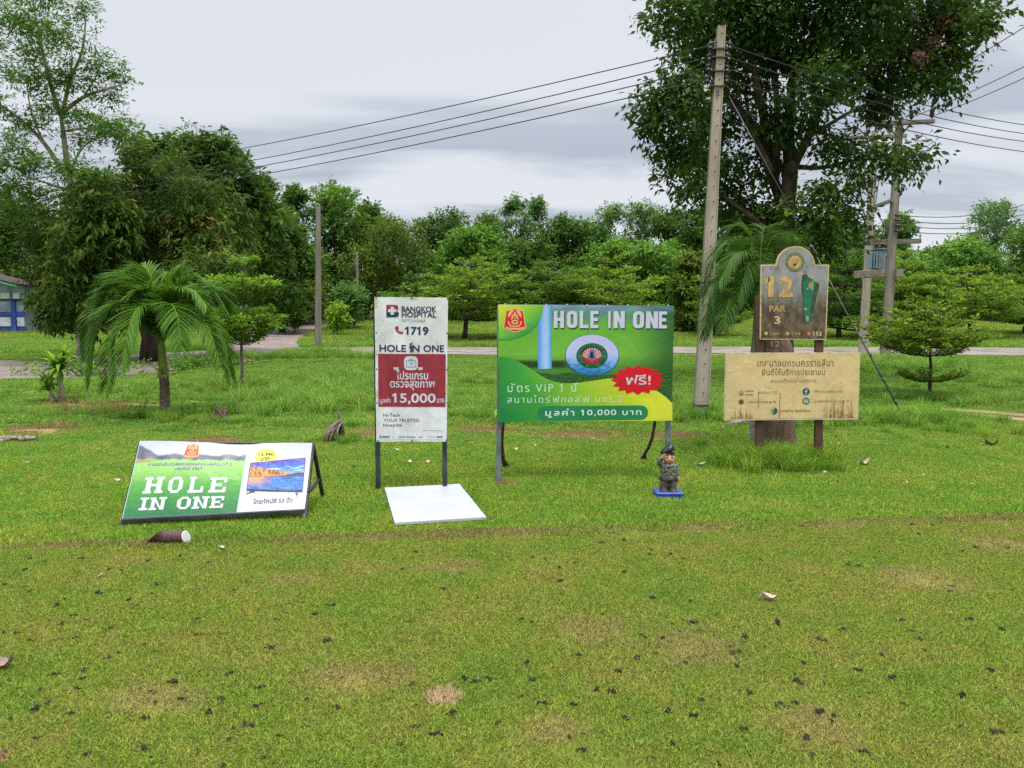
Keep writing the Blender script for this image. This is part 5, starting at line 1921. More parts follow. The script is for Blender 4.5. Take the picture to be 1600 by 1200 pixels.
m_.build('bark', log_mat(), log)
m2 = MB()
e = vs[3 * NS:]
m2.add([(x_ + .001, y_, z_) for x_, y_, z_ in e] + [(x_ + .006, y_ * 1 + (dlog - y_) * .06, z_ + (lr - .006 - z_) * .06) for x_, y_, z_ in e],
       [tuple(range(NS, 2 * NS))] + [(k, (k + 1) % NS, NS + (k + 1) % NS, NS + k) for k in range(NS)], 0, False)
m2.build('white_end', pm('white_paint', (0.60, 0.60, 0.60), .5, .05), log)
# ================================================================== hole sign with the cream notice board
p2 = G(1278.5, 729)
dh = p2.y
hsn = thing('hole_sign', (P(1238, 650, dh).x, dh, 0), 'weathered hole sign with arched top above a stained cream notice board', 'sign')
for pxt, pyt, pxb, pyb in ((1186, 462, 1187, 718), (1279.5, 520, 1278.5, 729)):
    dd = dh + .035
    a, b = P(pxt, pyt, dd), P(pxb, pyb, dd)
    b.z = -.05
    m_ = MB()
    m_.bar(a, b, .082, .05, bev=.004)
    m_.build('post', RUST, hsn)

TL, TR, BR_, BL_ = P(1188.5, 413.5, dh - .01), P(1294.5, 413.5, dh - .01), P(1290.5, 530.5, dh - .01), P(1186.5, 530, dh - .01)
sb = Board(TL, TR, BR_, BL_)


def sq(x, y):
    """zoomed picture (933x1200 crop of 140x180 px) -> u, v"""
    X_, Y_ = 1170 + x * .15, 380 + y * .15
    v = (Y_ - 413.5) / 116.8
    l, r = 1188.5 - 2.0 * v, 1294.5 - 4.0 * v
    return ((X_ - l) / (r - l), v)


def sbox(x0, y0, x1, y1):
    a_, b_ = sq(x0, y0), sq(x1, y1)
    return (a_[0], a_[1], b_[0], b_[1])


arc = [(488 + 203 * math.cos(R(a_)), 232 + 200 * math.sin(R(a_)) * 1.0) for a_ in range(-172, -7, 6)]
outl = [(125, 222), (280, 222)] + arc + [(692, 222), (838, 222), (805, 1005), (115, 1005)]
inn = [(138, 236), (292, 236)] + [(488 + 192 * math.cos(R(a_)), 232 + 188 * math.sin(R(a_))) for a_ in range(-168, -11, 6)] + [(680, 236), (825, 236), (793, 994), (127, 994)]


def weathered(t, u, v, uv):
    n = NOISE(t, VMUL(t, uv, (5, 3, 1)), 1.4, 6.0, .7)
    st = NOISE(t, VMUL(t, uv, (26, 1.2, 1)), 1.0, 4.0, .6)
    f = SMOOTH(t, M(t, 'ADD', v, M(t, 'MULTIPLY', M(t, 'SUBTRACT', st, .5), .55)), .22, .62)
    c = MIX(t, SMOOTH(t, n, .35, .65), (0.30, 0.31, 0.315), (0.22, 0.215, 0.20))
    b_ = MIX(t, SMOOTH(t, n, .38, .64), (0.060, 0.040, 0.022), (0.17, 0.125, 0.075))
    c = MIX(t, f, c, b_)
    pale = M(t, 'MULTIPLY', SMOOTH(t, NOISE(t, VMUL(t, uv, (3, 3, 1), (.3, .9, 0)), 1.0, 5, .7), .54, .66), SMOOTH(t, M(t, 'ABSOLUTE', M(t, 'SUBTRACT', v, .52)), .25, .05))
    c = MIX(t, M(t, 'MULTIPLY', pale, .75), c, (0.26, 0.255, 0.24))
    sp = SMOOTH(t, NOISE(t, VMUL(t, uv, (40, 40, 1)), 1.5, 3, .7), .62, .70)
    c = MIX(t, M(t, 'MULTIPLY', sp, .6), c, (0.07, 0.05, 0.04))
    topd = M(t, 'MULTIPLY', SMOOTH(t, M(t, 'ABSOLUTE', M(t, 'SUBTRACT', v, .05)), .08, .01), SMOOTH(t, n, .48, .6))
    return MIX(t, M(t, 'MULTIPLY', topd, .7), c, (0.13, 0.085, 0.06))


CREAM = pm('cream_rim_paint', (0.56, 0.42, 0.22), .6, .25, 16.0)
GOLD = pm('ochre_letter_paint', (0.52, 0.33, 0.12), .6, .30, 22.0)
m_ = MB()
o = [sq(*p) for p in outl]
m_.prism(o, lambda u, v, h: sb(u, v, h), -.02, 0.0)
pan = m_.build('hole_panel', CREAM, hsn)
shape('panel_face', sb, [[sq(*p) for p in inn]], .0015, uvmat('weathered_panel', weathered, .65), pan)
text(sb, '1', sbox(160, 345, 258, 560), GOLD, pan, h=.004, bold=.045)
text(sb, '2', sbox(312, 345, 458, 560), GOLD, pan, h=.004, bold=.045)
text(sb, 'PAR', sbox(212, 650, 384, 712), GOLD, pan, h=.004, bold=.025)
text(sb, '3', sbox(266, 760, 326, 842), pm('pale_ochre_paint', (0.60, 0.42, 0.20), .6, .2, 20), pan, h=.004, bold=.03)
for tx, bx, cx_, col in (('164', (216, 920, 312, 960), 180, (0.46, 0.38, 0.17)), ('154', (442, 920, 536, 960), 400, (0.52, 0.32, 0.12)), ('112', (664, 918, 760, 960), 626, (0.62, 0.16, 0.09))):
    text(sb, tx, sbox(*bx), pm('worn_digits_' + tx, (0.62, 0.50, 0.32) if tx == '112' else (0.32, 0.24, 0.14), .6, .2, 20), pan, h=.003, bold=.025)
    c_ = sq(cx_, 940)
    shape('tee_dot', sb, [ell(c_[0], c_[1], .026, .025, 20)], .003, pm('dot_paint_' + tx, col, .6, .2, 20), pan)
c_ = sq(479, 199)
m_ = MB()
flat(m_, sb, ell(c_[0], c_[1], .137, .124, 40), .003, 0)
flat(m_, sb, ell(c_[0], c_[1], .126, .114, 40), .0036, 1)
flat(m_, sb, ell(c_[0], c_[1], .102, .092, 40), .0042, 0)
flat(m_, sb, ell(c_[0], c_[1], .097, .087, 40), .0048, 2)
for k in range(8):
    a_ = k * math.pi / 4
    flat(m_, sb, ell(c_[0] + .040 * math.cos(a_), c_[1] - .005 + .038 * math.sin(a_), .014, .013, 10), .0054, 3)
flat(m_, sb, ell(c_[0], c_[1] + .030, .022, .040, 14), .0054, 3)
for k in range(10):
    a_ = k * 2 * math.pi / 10
    flat(m_, sb, ell(c_[0] + .113 * math.cos(a_), c_[1] + .102 * math.sin(a_), .007, .006, 8), .0048, 2)
m_.build('round_seal', [pm('seal_green', (0.06, 0.10, 0.035), .6, .2, 20), pm('seal_olive', (0.18, 0.20, 0.085), .6, .2, 20), GOLD, pm('seal_brown', (0.42, 0.24, 0.10), .6, .3, 30)], pan)
m_ = MB()
GRN = [pm('map_dark_green', (0.035, 0.065, 0.030), .6, .25, 18), pm('map_green', (0.012, 0.15, 0.085), .6, .15, 18), pm('map_pale', (0.24, 0.36, 0.17), .6, .2, 18), pm('map_ochre', (0.36, 0.29, 0.10), .6, .2, 18)]
flat(m_, sb, [sq(*p) for p in sm([(556, 335), (580, 322), (606, 326), (614, 350), (640, 362), (676, 382), (700, 405), (735, 432), (722, 490), (700, 580), (680, 690), (668, 722), (640, 770), (625, 820), (600, 828), (585, 800), (578, 720), (566, 600), (550, 500), (546, 420), (552, 360)], 4)], .003, 0)
flat(m_, sb, [sq(*p) for p in sm([(614, 362), (660, 372), (692, 400), (690, 450), (672, 510), (655, 560), (652, 640), (640, 690), (632, 720), (662, 730), (640, 790), (618, 826), (596, 820), (582, 770), (574, 660), (568, 560), (572, 520), (562, 470), (572, 410), (594, 376)], 4)], .0036, 1)
flat(m_, sb, [sq(*p) for p in ell(646, 438, 26, 36, 20)], .0042, 3)
for x_, y_, r_ in ((610, 472, 10), (658, 470, 16), (590, 684, 15), (670, 398, 12)):
    flat(m_, sb, [sq(*p) for p in ell(x_, y_, r_, r_, 14)], .0048, 2)
flat(m_, sb, [sq(*p) for p in rrect(594, 752, 624, 810, 14, 16)], .0042, 2)
m_.build('hole_map', GRN, pan)

cb = Board(P(1134, 551.5, dh - .02), P(1344.5, 550.5, dh - .02), P(1341, 655.5, dh - .02), P(1131, 657, dh - .02))


def cq(x, y):
    """zoomed picture (1600x867 crop of 240x130 px)"""
    X_, Y_ = 1120 + x * .15, 540 + y * .15
    v = (Y_ - 551) / 105.2
    l, r = 1134 - 3 * v, 1344.5 - 3.5 * v
    return ((X_ - l) / (r - l), v)


def cbox(x0, y0, x1, y1):
    a_, b_ = cq(x0, y0), cq(x1, y1)
    return (a_[0], a_[1], b_[0], b_[1])


def stained(t, u, v, uv):
    n = NOISE(t, VMUL(t, uv, (3, 2, 1)), 1.4, 5.0, .6)
    st = NOISE(t, VMUL(t, uv, (70, 1.5, 1)), 1.0, 4.0, .7)
    fi = NOISE(t, VMUL(t, uv, (60, 22, 1)), 1.0, 4.0, .75)
    c = MIX(t, SMOOTH(t, n, .35, .65), (0.68, 0.505, 0.255), (0.60, 0.44, 0.21))
    c = MIX(t, SMOOTH(t, st, .52, .70, 0, .28), c, (0.38, 0.28, 0.14))
    # rust runs up from the lower corners
    right = M(t, 'MULTIPLY', SMOOTH(t, u, .70, .80), SMOOTH(t, u, .985, .95))
    left = M(t, 'MULTIPLY', SMOOTH(t, u, .03, .08), SMOOTH(t, u, .24, .19))
    hgt = M(t, 'ADD', v, M(t, 'MULTIPLY', M(t, 'SUBTRACT', st, .5), 1.0))
    run = M(t, 'MAXIMUM', M(t, 'MULTIPLY', right, SMOOTH(t, hgt, .62, 1.05)), M(t, 'MULTIPLY', left, SMOOTH(t, hgt, .78, 1.12)))
    run = M(t, 'MULTIPLY', run, SMOOTH(t, fi, .36, .62))
    c = MIX(t, M(t, 'MULTIPLY', run, .95, clamp=True), c, (0.13, 0.050, 0.016))
    low = M(t, 'MULTIPLY', M(t, 'MAXIMUM', right, left), SMOOTH(t, hgt, .88, 1.0))
    c = MIX(t, M(t, 'MULTIPLY', low, .7), c, (0.17, 0.070, 0.020))
    for (u0, v0, v1) in ((.412, .57, .99), (.252, .55, .82)):
        ln = M(t, 'MULTIPLY', SMOOTH(t, M(t, 'ABSOLUTE', M(t, 'SUBTRACT', u, u0)), .004, .001), M(t, 'MULTIPLY', SMOOTH(t, v, v0, v0 + .05), SMOOTH(t, v, v1 + .02, v1)))
        c = MIX(t, M(t, 'MULTIPLY', ln, SMOOTH(t, st, .3, .6, .5, 1.0)), c, (0.10, 0.06, 0.025))
    return c


m_ = MB()
m_.prism(rect(0, 0, 1, 1), lambda u, v, h: cb(u, v, h), -.025, 0)
nb = m_.build('notice_board', pm('cream_edge_paint', (0.54, 0.47, 0.30), .6, .2, 14), hsn)
grid_face(cb, .010, .022, .990, .976, .0015, 4, 4).build('board_face', uvmat('stained_cream', stained, .6), nb)
INK = pm('faded_brown_ink', (0.20, 0.145, 0.075), .6, .6, 30.0)
INK2 = pm('paler_brown_ink', (0.33, 0.25, 0.13), .6, .6, 30.0)
text(cb, 'เทศบาลนครนครราชสีมา', cbox(424, 136, 1214, 216), INK, nb, h=.003, bold=.006, spacing=1.05)
text(cb, 'ยินดีให้บริการประชาชน', cbox(472, 232, 1126, 306), INK, nb, h=.003, bold=.006, spacing=1.05)
text(cb, 'สามารถติดต่อผ่านช่องทาง', cbox(562, 338, 1034, 384), INK2, nb, h=.003, bold=.006)
text(cb, 'สายด่วน 1132', cbox(430, 464, 632, 500), INK2, nb, h=.003, bold=.004)
text(cb, 'www.koratcity.go.th', cbox(330, 566, 614, 604), INK, nb, h=.003, bold=.004)
text(cb, 'PRmunicipalitykorat', cbox(1012, 464, 1312, 496), INK2, nb, h=.003, bold=.004)
text(cb, 'saraban@koratcity.go.th', cbox(1012, 564, 1380, 596), INK2, nb, h=.003, bold=.004)
text(cb, 'KoratCity Application', cbox(652, 662, 976, 698), INK, nb, h=.003, bold=.006)
BLU, TEA = pm('deep_blue_ink', (0.010, 0.075, 0.16), .6, .1, 20), pm('teal_ink', (0.030, 0.20, 0.15), .6, .15, 20)


def disc(name, x, y, r, mats, extra):
    mm = MB()
    c0 = cq(x, y)
    ru, rv = r / 1400, r / 702
    flat(mm, cb, ell(c0[0], c0[1], ru, rv, 28), .003, 0)
    extra(mm, c0, ru, rv)
    return mm.build(name, mats, nb)


def f_mark(mm, c0, ru, rv):
    P_ = [(.10, .78), (-.18, .78), (-.18, .12), (-.40, .12), (-.40, -.14), (-.18, -.14), (-.18, -.40), (-.05, -.66), (.18, -.72), (.40, -.70), (.40, -.44), (.20, -.44), (.10, -.34), (.10, -.14), (.38, -.14), (.34, .12), (.10, .12)]
    flat(mm, cb, [(c0[0] + x * ru, c0[1] + y * rv) for x, y in P_], .0036, 1)


def mail_mark(mm, c0, ru, rv):
    flat(mm, cb, [(c0[0] + x * ru, c0[1] + y * rv) for x, y in rect(-.58, -.42, .58, .46)], .0036, 1)
    flat(mm, cb, [(c0[0] + x * ru, c0[1] + y * rv) for x, y in [(-.58, -.42), (-.46, -.42), (0, .06), (.46, -.42), (.58, -.42), (0, .20)]], .0042, 0)


def half_mark(mm, c0, ru, rv):
    flat(mm, cb, [(c0[0] + ru * .98 * math.cos(R(a_)), c0[1] + rv * .98 * math.sin(R(a_))) for a_ in range(-75, 110, 12)] + [(c0[0] + .1 * ru, c0[1] + .2 * rv)], .0036, 1)
    flat(mm, cb, [(c0[0] + x * ru, c0[1] + y * rv) for x, y in rect(-.45, -.45, .05, .45)], .0040, 2)


def ring_mark(mm, c0, ru, rv):
    flat(mm, cb, ell(c0[0], c0[1], ru * .76, rv * .76, 20), .0036, 1)
    flat(mm, cb, ell(c0[0], c0[1] - rv * .12, ru * .30, rv * .30, 14), .0042, 0)
    flat(mm, cb, [(c0[0] + x * ru, c0[1] + y * rv) for x, y in rect(-.5, .28, .5, .50)], .0042, 0)


CR2 = pm('cream_ink', (0.55, 0.46, 0.28), .6, .1, 20)
disc('letter_f_mark', 930, 478, 38, [BLU, CR2], f_mark)
disc('envelope_mark', 928, 577, 38, [TEA, CR2], mail_mark)
disc('city_mark', 592, 677, 40, [pm('pale_lime_ink', (0.38, 0.42, 0.17), .6, .1, 20), BLU, TEA], half_mark)
disc('seal_mark', 256, 490, 25, [pm('grey_brown_ink', (0.13, 0.095, 0.05), .6, .1, 20), CR2], ring_mark)
disc('globe_mark', 254, 581, 27, [pm('dark_globe_ink', (0.055, 0.045, 0.03), .6, .1, 20), pm('globe_shine_ink', (0.17, 0.13, 0.075), .6, .1, 20)], ring_mark)
m_ = MB()
for x0, y0, x1, y1 in ((296, 462, 384, 474), (296, 500, 384, 512)):
    flat(m_, cb, rect(*cbox(x0, y0, x1, y1)), .003)
m_.build('worn_words', pm('very_faded_ink', (0.36, 0.27, 0.13), .6, .6, 60), nb)

# the old stump marker behind the hole sign
ds = G(1215, 712).y + .30
st = thing('stump_marker', (P(1216, 700, ds).x, ds, 0), 'rough brown concrete stump with hole number, behind the hole sign', 'marker')
m_ = MB()
vs, fs = [], []
prof = [(734, 1216, 36), (716, 1217, 30), (690, 1217, 26.5), (655, 1216, 24.5), (600, 1214, 25.5), (560, 1213, 27), (545, 1212, 26), (531, 1210, 22.5), (500, 1208, 19), (478, 1207, 17)]
rgs = random.Random(4)
K = 26
ridge = [1 + .05 * math.sin(k * 2.9) + rgs.uniform(-.035, .035) for k in range(K)]
for (py, px, hw) in prof:
    c = P(px, py, ds)
    r = hw / F * ds
    for k in range(K):
        a_ = 2 * math.pi * k / K
        q_ = r * ridge[k] * (1 + rgs.uniform(-.02, .02))
        vs.append((c.x + q_ * math.cos(a_), c.y + q_ * .8 * math.sin(a_), c.z))
for j in range(len(prof) - 1):
    for k in range(K):
        fs.append((j * K + k, j * K + (k + 1) % K, (j + 1) * K + (k + 1) % K, (j + 1) * K + k))
fs.append(tuple(range((len(prof) - 1) * K, len(prof) * K)))
m_.add(vs, fs, 0, True)
m_.build('body', pm('stained_concrete', (0.105, 0.064, 0.042), .9, .5, 7.0, bmp=.9, bdist=.03, stretch=(1.6, 1.6, .35), col2=(0.18, 0.12, 0.083)), st)
for tx, x0, y0, x1, y1, col in (('12', 1203, 533, 1218.5, 541.5, (0.34, 0.31, 0.28)), ('PAR 3', 1197, 545, 1225, 552.5, (0.28, 0.13, 0.08))):
    dd = ds - .23
    bb = Board(P(x0, y0, dd), P(x1, y0, dd), P(x1, y1, dd), P(x0, y1, dd))
    m_ = MB()
    text_into(m_, bb, tx, (0, 0, 1, 1), h=.0, bold=.0)
    m_.build('lettering', pm('worn_letters_' + tx[0], col, .7, .3, 20), st)


# ================================================================== poles, cables and the transformer
CONC = pm('weathered_concrete', (0.41, 0.345, 0.28), .9, .35, 3.0, bmp=.4, bdist=.01, stretch=(2, 2, .5), col2=(0.31, 0.26, 0.21))
CONC2 = pm('grey_concrete', (0.26, 0.225, 0.19), .9, .4, 3.0, bmp=.4, bdist=.01, stretch=(2, 2, .5), col2=(0.18, 0.155, 0.13))
PORC = pm('dark_brown_porcelain', (0.040, 0.022, 0.020), .25, .3, 20, spec=.6)
IRON = pm('dark_galvanised_iron', (0.085, 0.09, 0.095), .5, .3, 20, metal=.6)
CABLE = pm('black_cable', (0.012, 0.012, 0.014), .6, .2, 5)
HOLE = pm('shadowed_bolt_hole', (0.012, 0.010, 0.008), .9, .1, 5)


def taper_post(mb, a, b, w0, w1, d0, d1, ax=Vector((1, 0, 0)), bev=.018, mi=0):
    """square post with chamfered corners from a (bottom) to b (top)"""
    a, b = Vector(a), Vector(b)
    z = (b - a).normalized()
    x = (ax - z * ax.dot(z)).normalized()
    y = z.cross(x)
    vs = []
    for p, w, d in ((a, w0, d0), (b, w1, d1)):
        for sx, sy in ((1, -1), (1, 1), (-1, 1), (-1, -1)):
            for e in ((0, 1), (1, 0)) if (sx * sy > 0) else ((1, 0), (0, 1)):
                vs.append(p + x * sx * (w / 2 - bev * e[1]) + y * sy * (d / 2 - bev * e[0]))
    fs = [(k, (k + 1) % 8, 8 + (k + 1) % 8, 8 + k) for k in range(8)] + [tuple(range(8, 16)), tuple(range(8))[::-1]]
    mb.add(vs, fs, mi)
    return x, y, z


gp = G(1094, 653)
dp = gp.y
top = P(1127, 41, dp)
pole = thing('utility_pole', (gp.x, dp, 0), 'tall leaning square concrete pole with two insulator racks near its top', 'utility pole')
m_ = MB()
gp0 = gp.copy()
gp0.z = -.1
ax_, ay_, az_ = taper_post(m_, gp0, top, .215, .115, .20, .12)
m_.build('shaft', CONC, pole)
m_ = MB()
Lp = (top - gp0).length
n_h = 26
for i in range(n_h):
    f_ = .05 + .93 * i / (n_h - 1)
    c = gp0.lerp(top, f_)
    dhalf = (.20 + (.12 - .20) * f_) / 2
    q = c - ay_ * dhalf if ay_.y > 0 else c + ay_ * dhalf
    fr_ = -1 if ay_.y > 0 else 1
    m_.tube([c + ay_ * fr_ * (dhalf - .004), c + ay_ * fr_ * (dhalf + .0025)], .011, 8)
m_.build('bolt_holes', HOLE, pole)
m_ = MB()
for f_ in (.055, .37):
    c = gp0.lerp(top, f_)
    w_ = .215 - .1 * f_
    m_.box(c, (w_ + .006, .206 - .08 * f_, .012))
m_.build('bands', IRON, pole)


def on_pole(px, py, off=0.0):
    p = P(px, py, dp)
    return p


for sgn, xs in ((-1, [(1110, 72), (1108.5, 90), (1107, 106), (1105.5, 124)]), (1, [(1140, 72), (1138, 90), (1136, 108), (1134.5, 124)])):
    rk = MB()
    pts = []
    for (x_, y_) in xs:
        pts.append(P(x_, y_, dp))
    for i, p in enumerate(pts):
        inner = gp0.lerp(top, (p.z - gp0.z) / (top.z - gp0.z))
        rk.tube([p + Vector((0, 0, .055)), Vector((inner.x, inner.y, p.z + .055))], .010, 6)
        rk.tube([p - Vector((0, 0, .055)), Vector((inner.x, inner.y, p.z - .055))], .010, 6)
    rk.tube([pts[0] + Vector((0, 0, .09)), pts[-1] - Vector((0, 0, .09))], .009, 6)
    rk.tube([Vector(p) + Vector((-sgn * .07, 0, 0)) for p in (pts[0] + Vector((0, 0, .09)), pts[-1] - Vector((0, 0, .09)))], .008, 6)
    rack = rk.build('insulator_rack', IRON, pole)
    for p in pts:
        k = MB()
        for dz, r_ in ((-.042, .030), (-.030, .042), (-.016, .028), (0, .024), (.016, .028), (.030, .042), (.042, .030)):
            pass
        k.tube([p + Vector((0, 0, z_)) for z_ in (-.046, -.032, -.016, 0, .016, .032, .046)], [.028, .042, .030, .024, .030, .042, .028], 10)
        k.build('insulator', PORC, rack)
m_ = MB()
for py in (78, 91, 112.5, 136):
    c = P(1123 - (py - 78) * .06, py, dp)
    m_ = MB()
    m_.box(c, (.23, .16, .016))
    m_.build('clamp', IRON, pole)
m_ = MB()
m_.box(P(1119, 145.5, dp) - Vector((0, .075, 0)), (.05, .012, .05), Matrix.Rotation(R(45), 3, 'Y'))
m_.build('washer_plate', IRON, pole)


def sag(a, b, s, n=24):
    a, b = Vector(a), Vector(b)
    return [a.lerp(b, i / n) - Vector((0, 0, 4 * s * (i / n) * (1 - i / n))) for i in range(n + 1)]


def wire(a, b, s, r, lab, group, name='power_cable'):
    m = MB()
    m.tube(sag(a, b, s), r, 6)
    o = m.build(name, CABLE, None, Vector(a))
    tag(o, lab, 'cable', group)
    return o


ORD = ['topmost', 'second highest', 'third highest', 'lowest']
GL = 'cables running left from the leaning pole'
for i, (y0, yl, dl) in enumerate(((72, 259, 27.0), (90, 290, 26.0), (106, 300, 25.5), (124, 312, 25.0))):
    a = P(1109 - i * 1.5, y0, dp)
    lp = P(0, yl, dl)
    b = a.lerp(lp, 1.35)
    b.z = lp.z + .25
    wire(a, b, .55, .0082, '%s of four black cables from the leaning pole to the left edge' % ORD[i], GL)
GR = 'cables running right from the leaning pole'
for i, (y0, yr) in enumerate(((72, 159), (90, 174), (108, 187), (124, 206))):
    a = P(1141 - i * 1.8, y0, dp)
    rp = P(1600, yr, 18.5)
    b = a.lerp(rp, 1.5)
    b.z = rp.z + .10
    wire(a, b, .28, .0088, '%s of four near-level black cables right of the leaning pole' % ORD[i], GR)
# guy wire
ga, gz = P(1139, 150, dp - .02), G(1416, 657)
m_ = MB()
m_.tube([ga, ga.lerp(gz, .46)], .0048, 6)
m_.tube([ga.lerp(gz, .475), gz - Vector((0, 0, .05))], .0065, 6)
gy = thing('guy_wire', gz, 'sloping stay wire from the leaning pole down to the grass at right', 'stay wire')
m_.build('strand', pm('galvanised_strand', (0.15, 0.15, 0.15), .45, .2, 30, metal=.6), gy)
m_ = MB()
m_.tube([ga.lerp(gz, k) for k in (.450, .458, .468, .478, .486)], [.016, .032, .024, .032, .016], 9)
m_.build('insulator', PORC, gy)
m_ = MB()
m_.tube([ga.lerp(gz, .70), ga.lerp(gz, .985)], .008, 8)
for k in (.735, .79, .87, .94):
    m_.tube([ga.lerp(gz, k - .006), ga.lerp(gz, k + .006)], .017, 8)
m_.build('sleeve', pm('grey_guy_guard', (0.11, 0.135, 0.12), .6, .2, 9), gy)

# thin bare pole and the distant pole
for (px, pb, pt, ww, dd, lab) in ((497, 556, 320, 9.5, None, 'thin bare concrete pole standing at the fork of the road'), (558.5, 486, 396, 4.5, 52, 'short far pole beside the grey-green shrub')):
    if dd is None:
        b = G(px, pb)
    else:
        b = P(px, pb, dd)
        b.z = float(T(b.x, dd))
    t_ = P(px + (0.3 if px < 500 else -.5), pt, b.y)
    po = thing('bare_pole', b, lab, 'pole', 'bare poles near the side path')
    m_ = MB()
    w = ww / F * b.y
    taper_post(m_, b - Vector((0, 0, .1)), t_, w, w * .72, w, w * .72, bev=.02)
    m_.build('shaft', CONC2, po)
    m_ = MB()
    taper_post(m_, t_ - Vector((0, 0, .002)), t_ + Vector((0, 0, .05)), w * .70, w * .35, w * .70, w * .35, bev=.01)
    m_.build('tip', CONC2, po)

# H-frame with transformer
d1, d2 = 29.5, 26.5
hp = thing('double_power_pole', (P(1366, 560, 28).x, 28, 0), 'pair of concrete poles carrying crossarms and a grey transformer', 'power pole')
fronts = []
for (pb, pt, d_, nm) in (((1348, 556), (1367, 205), d1, 0), ((1382.5, 565), (1406, 184), d2, 1)):
    b = P(pb[0], pb[1], d_)
    b.z = -.1
    t_ = P(pt[0], pt[1], d_)
    m_ = MB()
    taper_post(m_, b, t_, .28, .19, .27, .19, bev=.02)
    m_.build('pole', CONC2 if nm else CONC, hp)
    fronts.append((b, t_))


def hp_at(k, py):
    b, t_ = fronts[k]
    d_ = (d1, d2)[k]
    # point on that pole's axis at picture height py
    z = P(1380, py, d_).z
    return b.lerp(t_, (z - b.z) / (t_.z - b.z))


def arm(name, x0, x1, py0, py1, d_, th, mat_, dep=.16):
    k = MB()
    k.bar(P(x0, py0, d_), P(x1, py1, d_), dep, th, up=Vector((0, 0, 1)), bev=.012)
    return k.build(name, mat_, hp)


GW = pm('grey_timber', (0.20, 0.17, 0.14), .9, .4, 6, bmp=.3, stretch=(.3, 2, 2))
top_arm = arm('crossarm', 1354, 1459.5, 194.8, 189.5, d2 - .22, .13, GW)
low_arm = arm('crossarm', 1324, 1416, 215.5, 212.5, d1 - .22, .13, GW)
for parent_, xs_, d_ in ((top_arm, ((1358, 190), (1424, 187), (1456, 185)), d2 - .22), (low_arm, ((1335, 210), (1389, 208)), d1 - .22)):
    for (x_, y_) in xs_:
        p = P(x_, y_, d_)
        k = MB()
        zz = [0, .03, .05, .11, .13, .19, .21, .27, .29, .33]
        k.tube([p + Vector((0, 0, .0 + z_)) for z_ in zz], [.03, .03, .075, .06, .085, .06, .085, .06, .07, .03], 9)
        k.build('insulator', PORC, parent_)
m_ = MB()
for (xa, ya, xb, yb, d_) in ((1386, 196, 1403, 215, d2 - .18), (1424, 193, 1404, 215, d2 - .18), (1336, 196, 1364, 222, d1 - .18)):
    m_.bar(P(xa, ya, d_), P(xb, yb, d_), .05, .012)
m_.build('braces', IRON, hp)
arm('beam', 1350, 1438, 379.3, 376.5, (d1 + d2) / 2 - .55, .17, GW, .17)
arm('platform', 1343, 1389, 428.5, 426.8, (d1 + d2) / 2 - .30, .26, pm('old_concrete_beam', (0.27, 0.215, 0.165), .9, .3, 5, bmp=.3), .9)
k = MB()
for (x_, y_) in ((1402, 426.5),):
    k.box(P(x_, y_, d2 - .1), (.22, .40, .26))
k.build('beam_end', CONC2, hp)
k = MB()
k.bar(P(1366, 323, d1 - .6), P(1394, 313, d2 - .3), .10, .10, up=Vector((0, 0, 1)))
k.build('strut', GW, hp)
k = MB()
for (x_, y_) in ((1366, 318), (1372, 330), (1360, 322)):
    p = P(x_, y_, d1 - .7)
    k.tube([p, p + Vector((.03, 0, -.12)), p + Vector((.10, 0, -.22))], [.03, .05, .03], 7)
k.build('fuse_holders', PORC, hp)
m_ = MB()
for (pa, pb_, pc) in (((1368, 330), (1380, 352), (1376, 376)), ((1360, 322), (1352, 350), (1362, 376)), ((1370, 260), (1362, 300), (1361, 320)), ((1378, 262), (1372, 290), (1368, 318)), ((1395, 336), (1385, 360), (1370, 388)), ((1395, 347), (1390, 365), (1377, 388))):
    pts = catmull([P(*pa, d1 - .75), P(*pb_, d1 - .8), P(*pc, d1 - .75)], 6)
    m_.tube(pts, .016, 5)
m_.build('drop_leads', CABLE, hp)
# transformer
TG = pm('transformer_grey_paint', (0.155, 0.205, 0.245), .45, .2, 5, spec=.5)
dt = (d1 + d2) / 2 - .35
c0, c1 = P(1352.5, 421, dt), P(1385.5, 391, dt)
tw, th = c1.x - c0.x, c1.z - c0.z
xf = thing('transformer', (c0.x + tw / 2, dt, c0.z), 'grey finned transformer box on the platform between the poles', 'transformer')
m_ = MB()
m_.box((c0.x + tw * .70, dt, c0.z + th / 2), (tw * .60, .62, th), bev=.02)
m_.build('tank', TG, xf)
m_ = MB()
m_.box((c0.x + tw * .68, dt, c0.z + th + .022), (tw * .68, .70, .045), bev=.008)
m_.build('lid', TG, xf)
fins = MB()
for k_ in range(3):
    fins.box((c0.x + tw * (.07 + .13 * k_), dt - .16, c0.z + th * .46), (.055, .34, th * .86), bev=.012)
for k_ in range(2):
    fins.box((c0.x + tw * .18, dt - .05, c0.z + th * (.12 + .70 * k_)), (tw * .36, .05, .05))
fins.build('cooling_fins', pm('pale_fin_paint', (0.24, 0.31, 0.37), .45, .2, 5, spec=.5), xf)
m_ = MB()
m_.box((c0.x + tw * .82, dt - .318, c0.z + th * .74), (tw * .15, .012, th * .15))
m_.build('rating_plate', pm('pale_plate', (0.40, 0.42, 0.42), .4, .1, 9), xf)
for k_ in range(5):
    b = MB()
    x_ = c0.x + tw * (.42 + .13 * k_)
    z_ = c0.z + th + .045
    y_ = dt - .15 + .3 * (k_ % 2)
    b.tube([Vector((x_, y_, z_ + z)) for z in (0, .03, .05, .09, .11, .15, .17, .22)], [.03, .045, .03, .045, .03, .04, .025, .012], 8)
    b.build('bushing', PORC, xf)
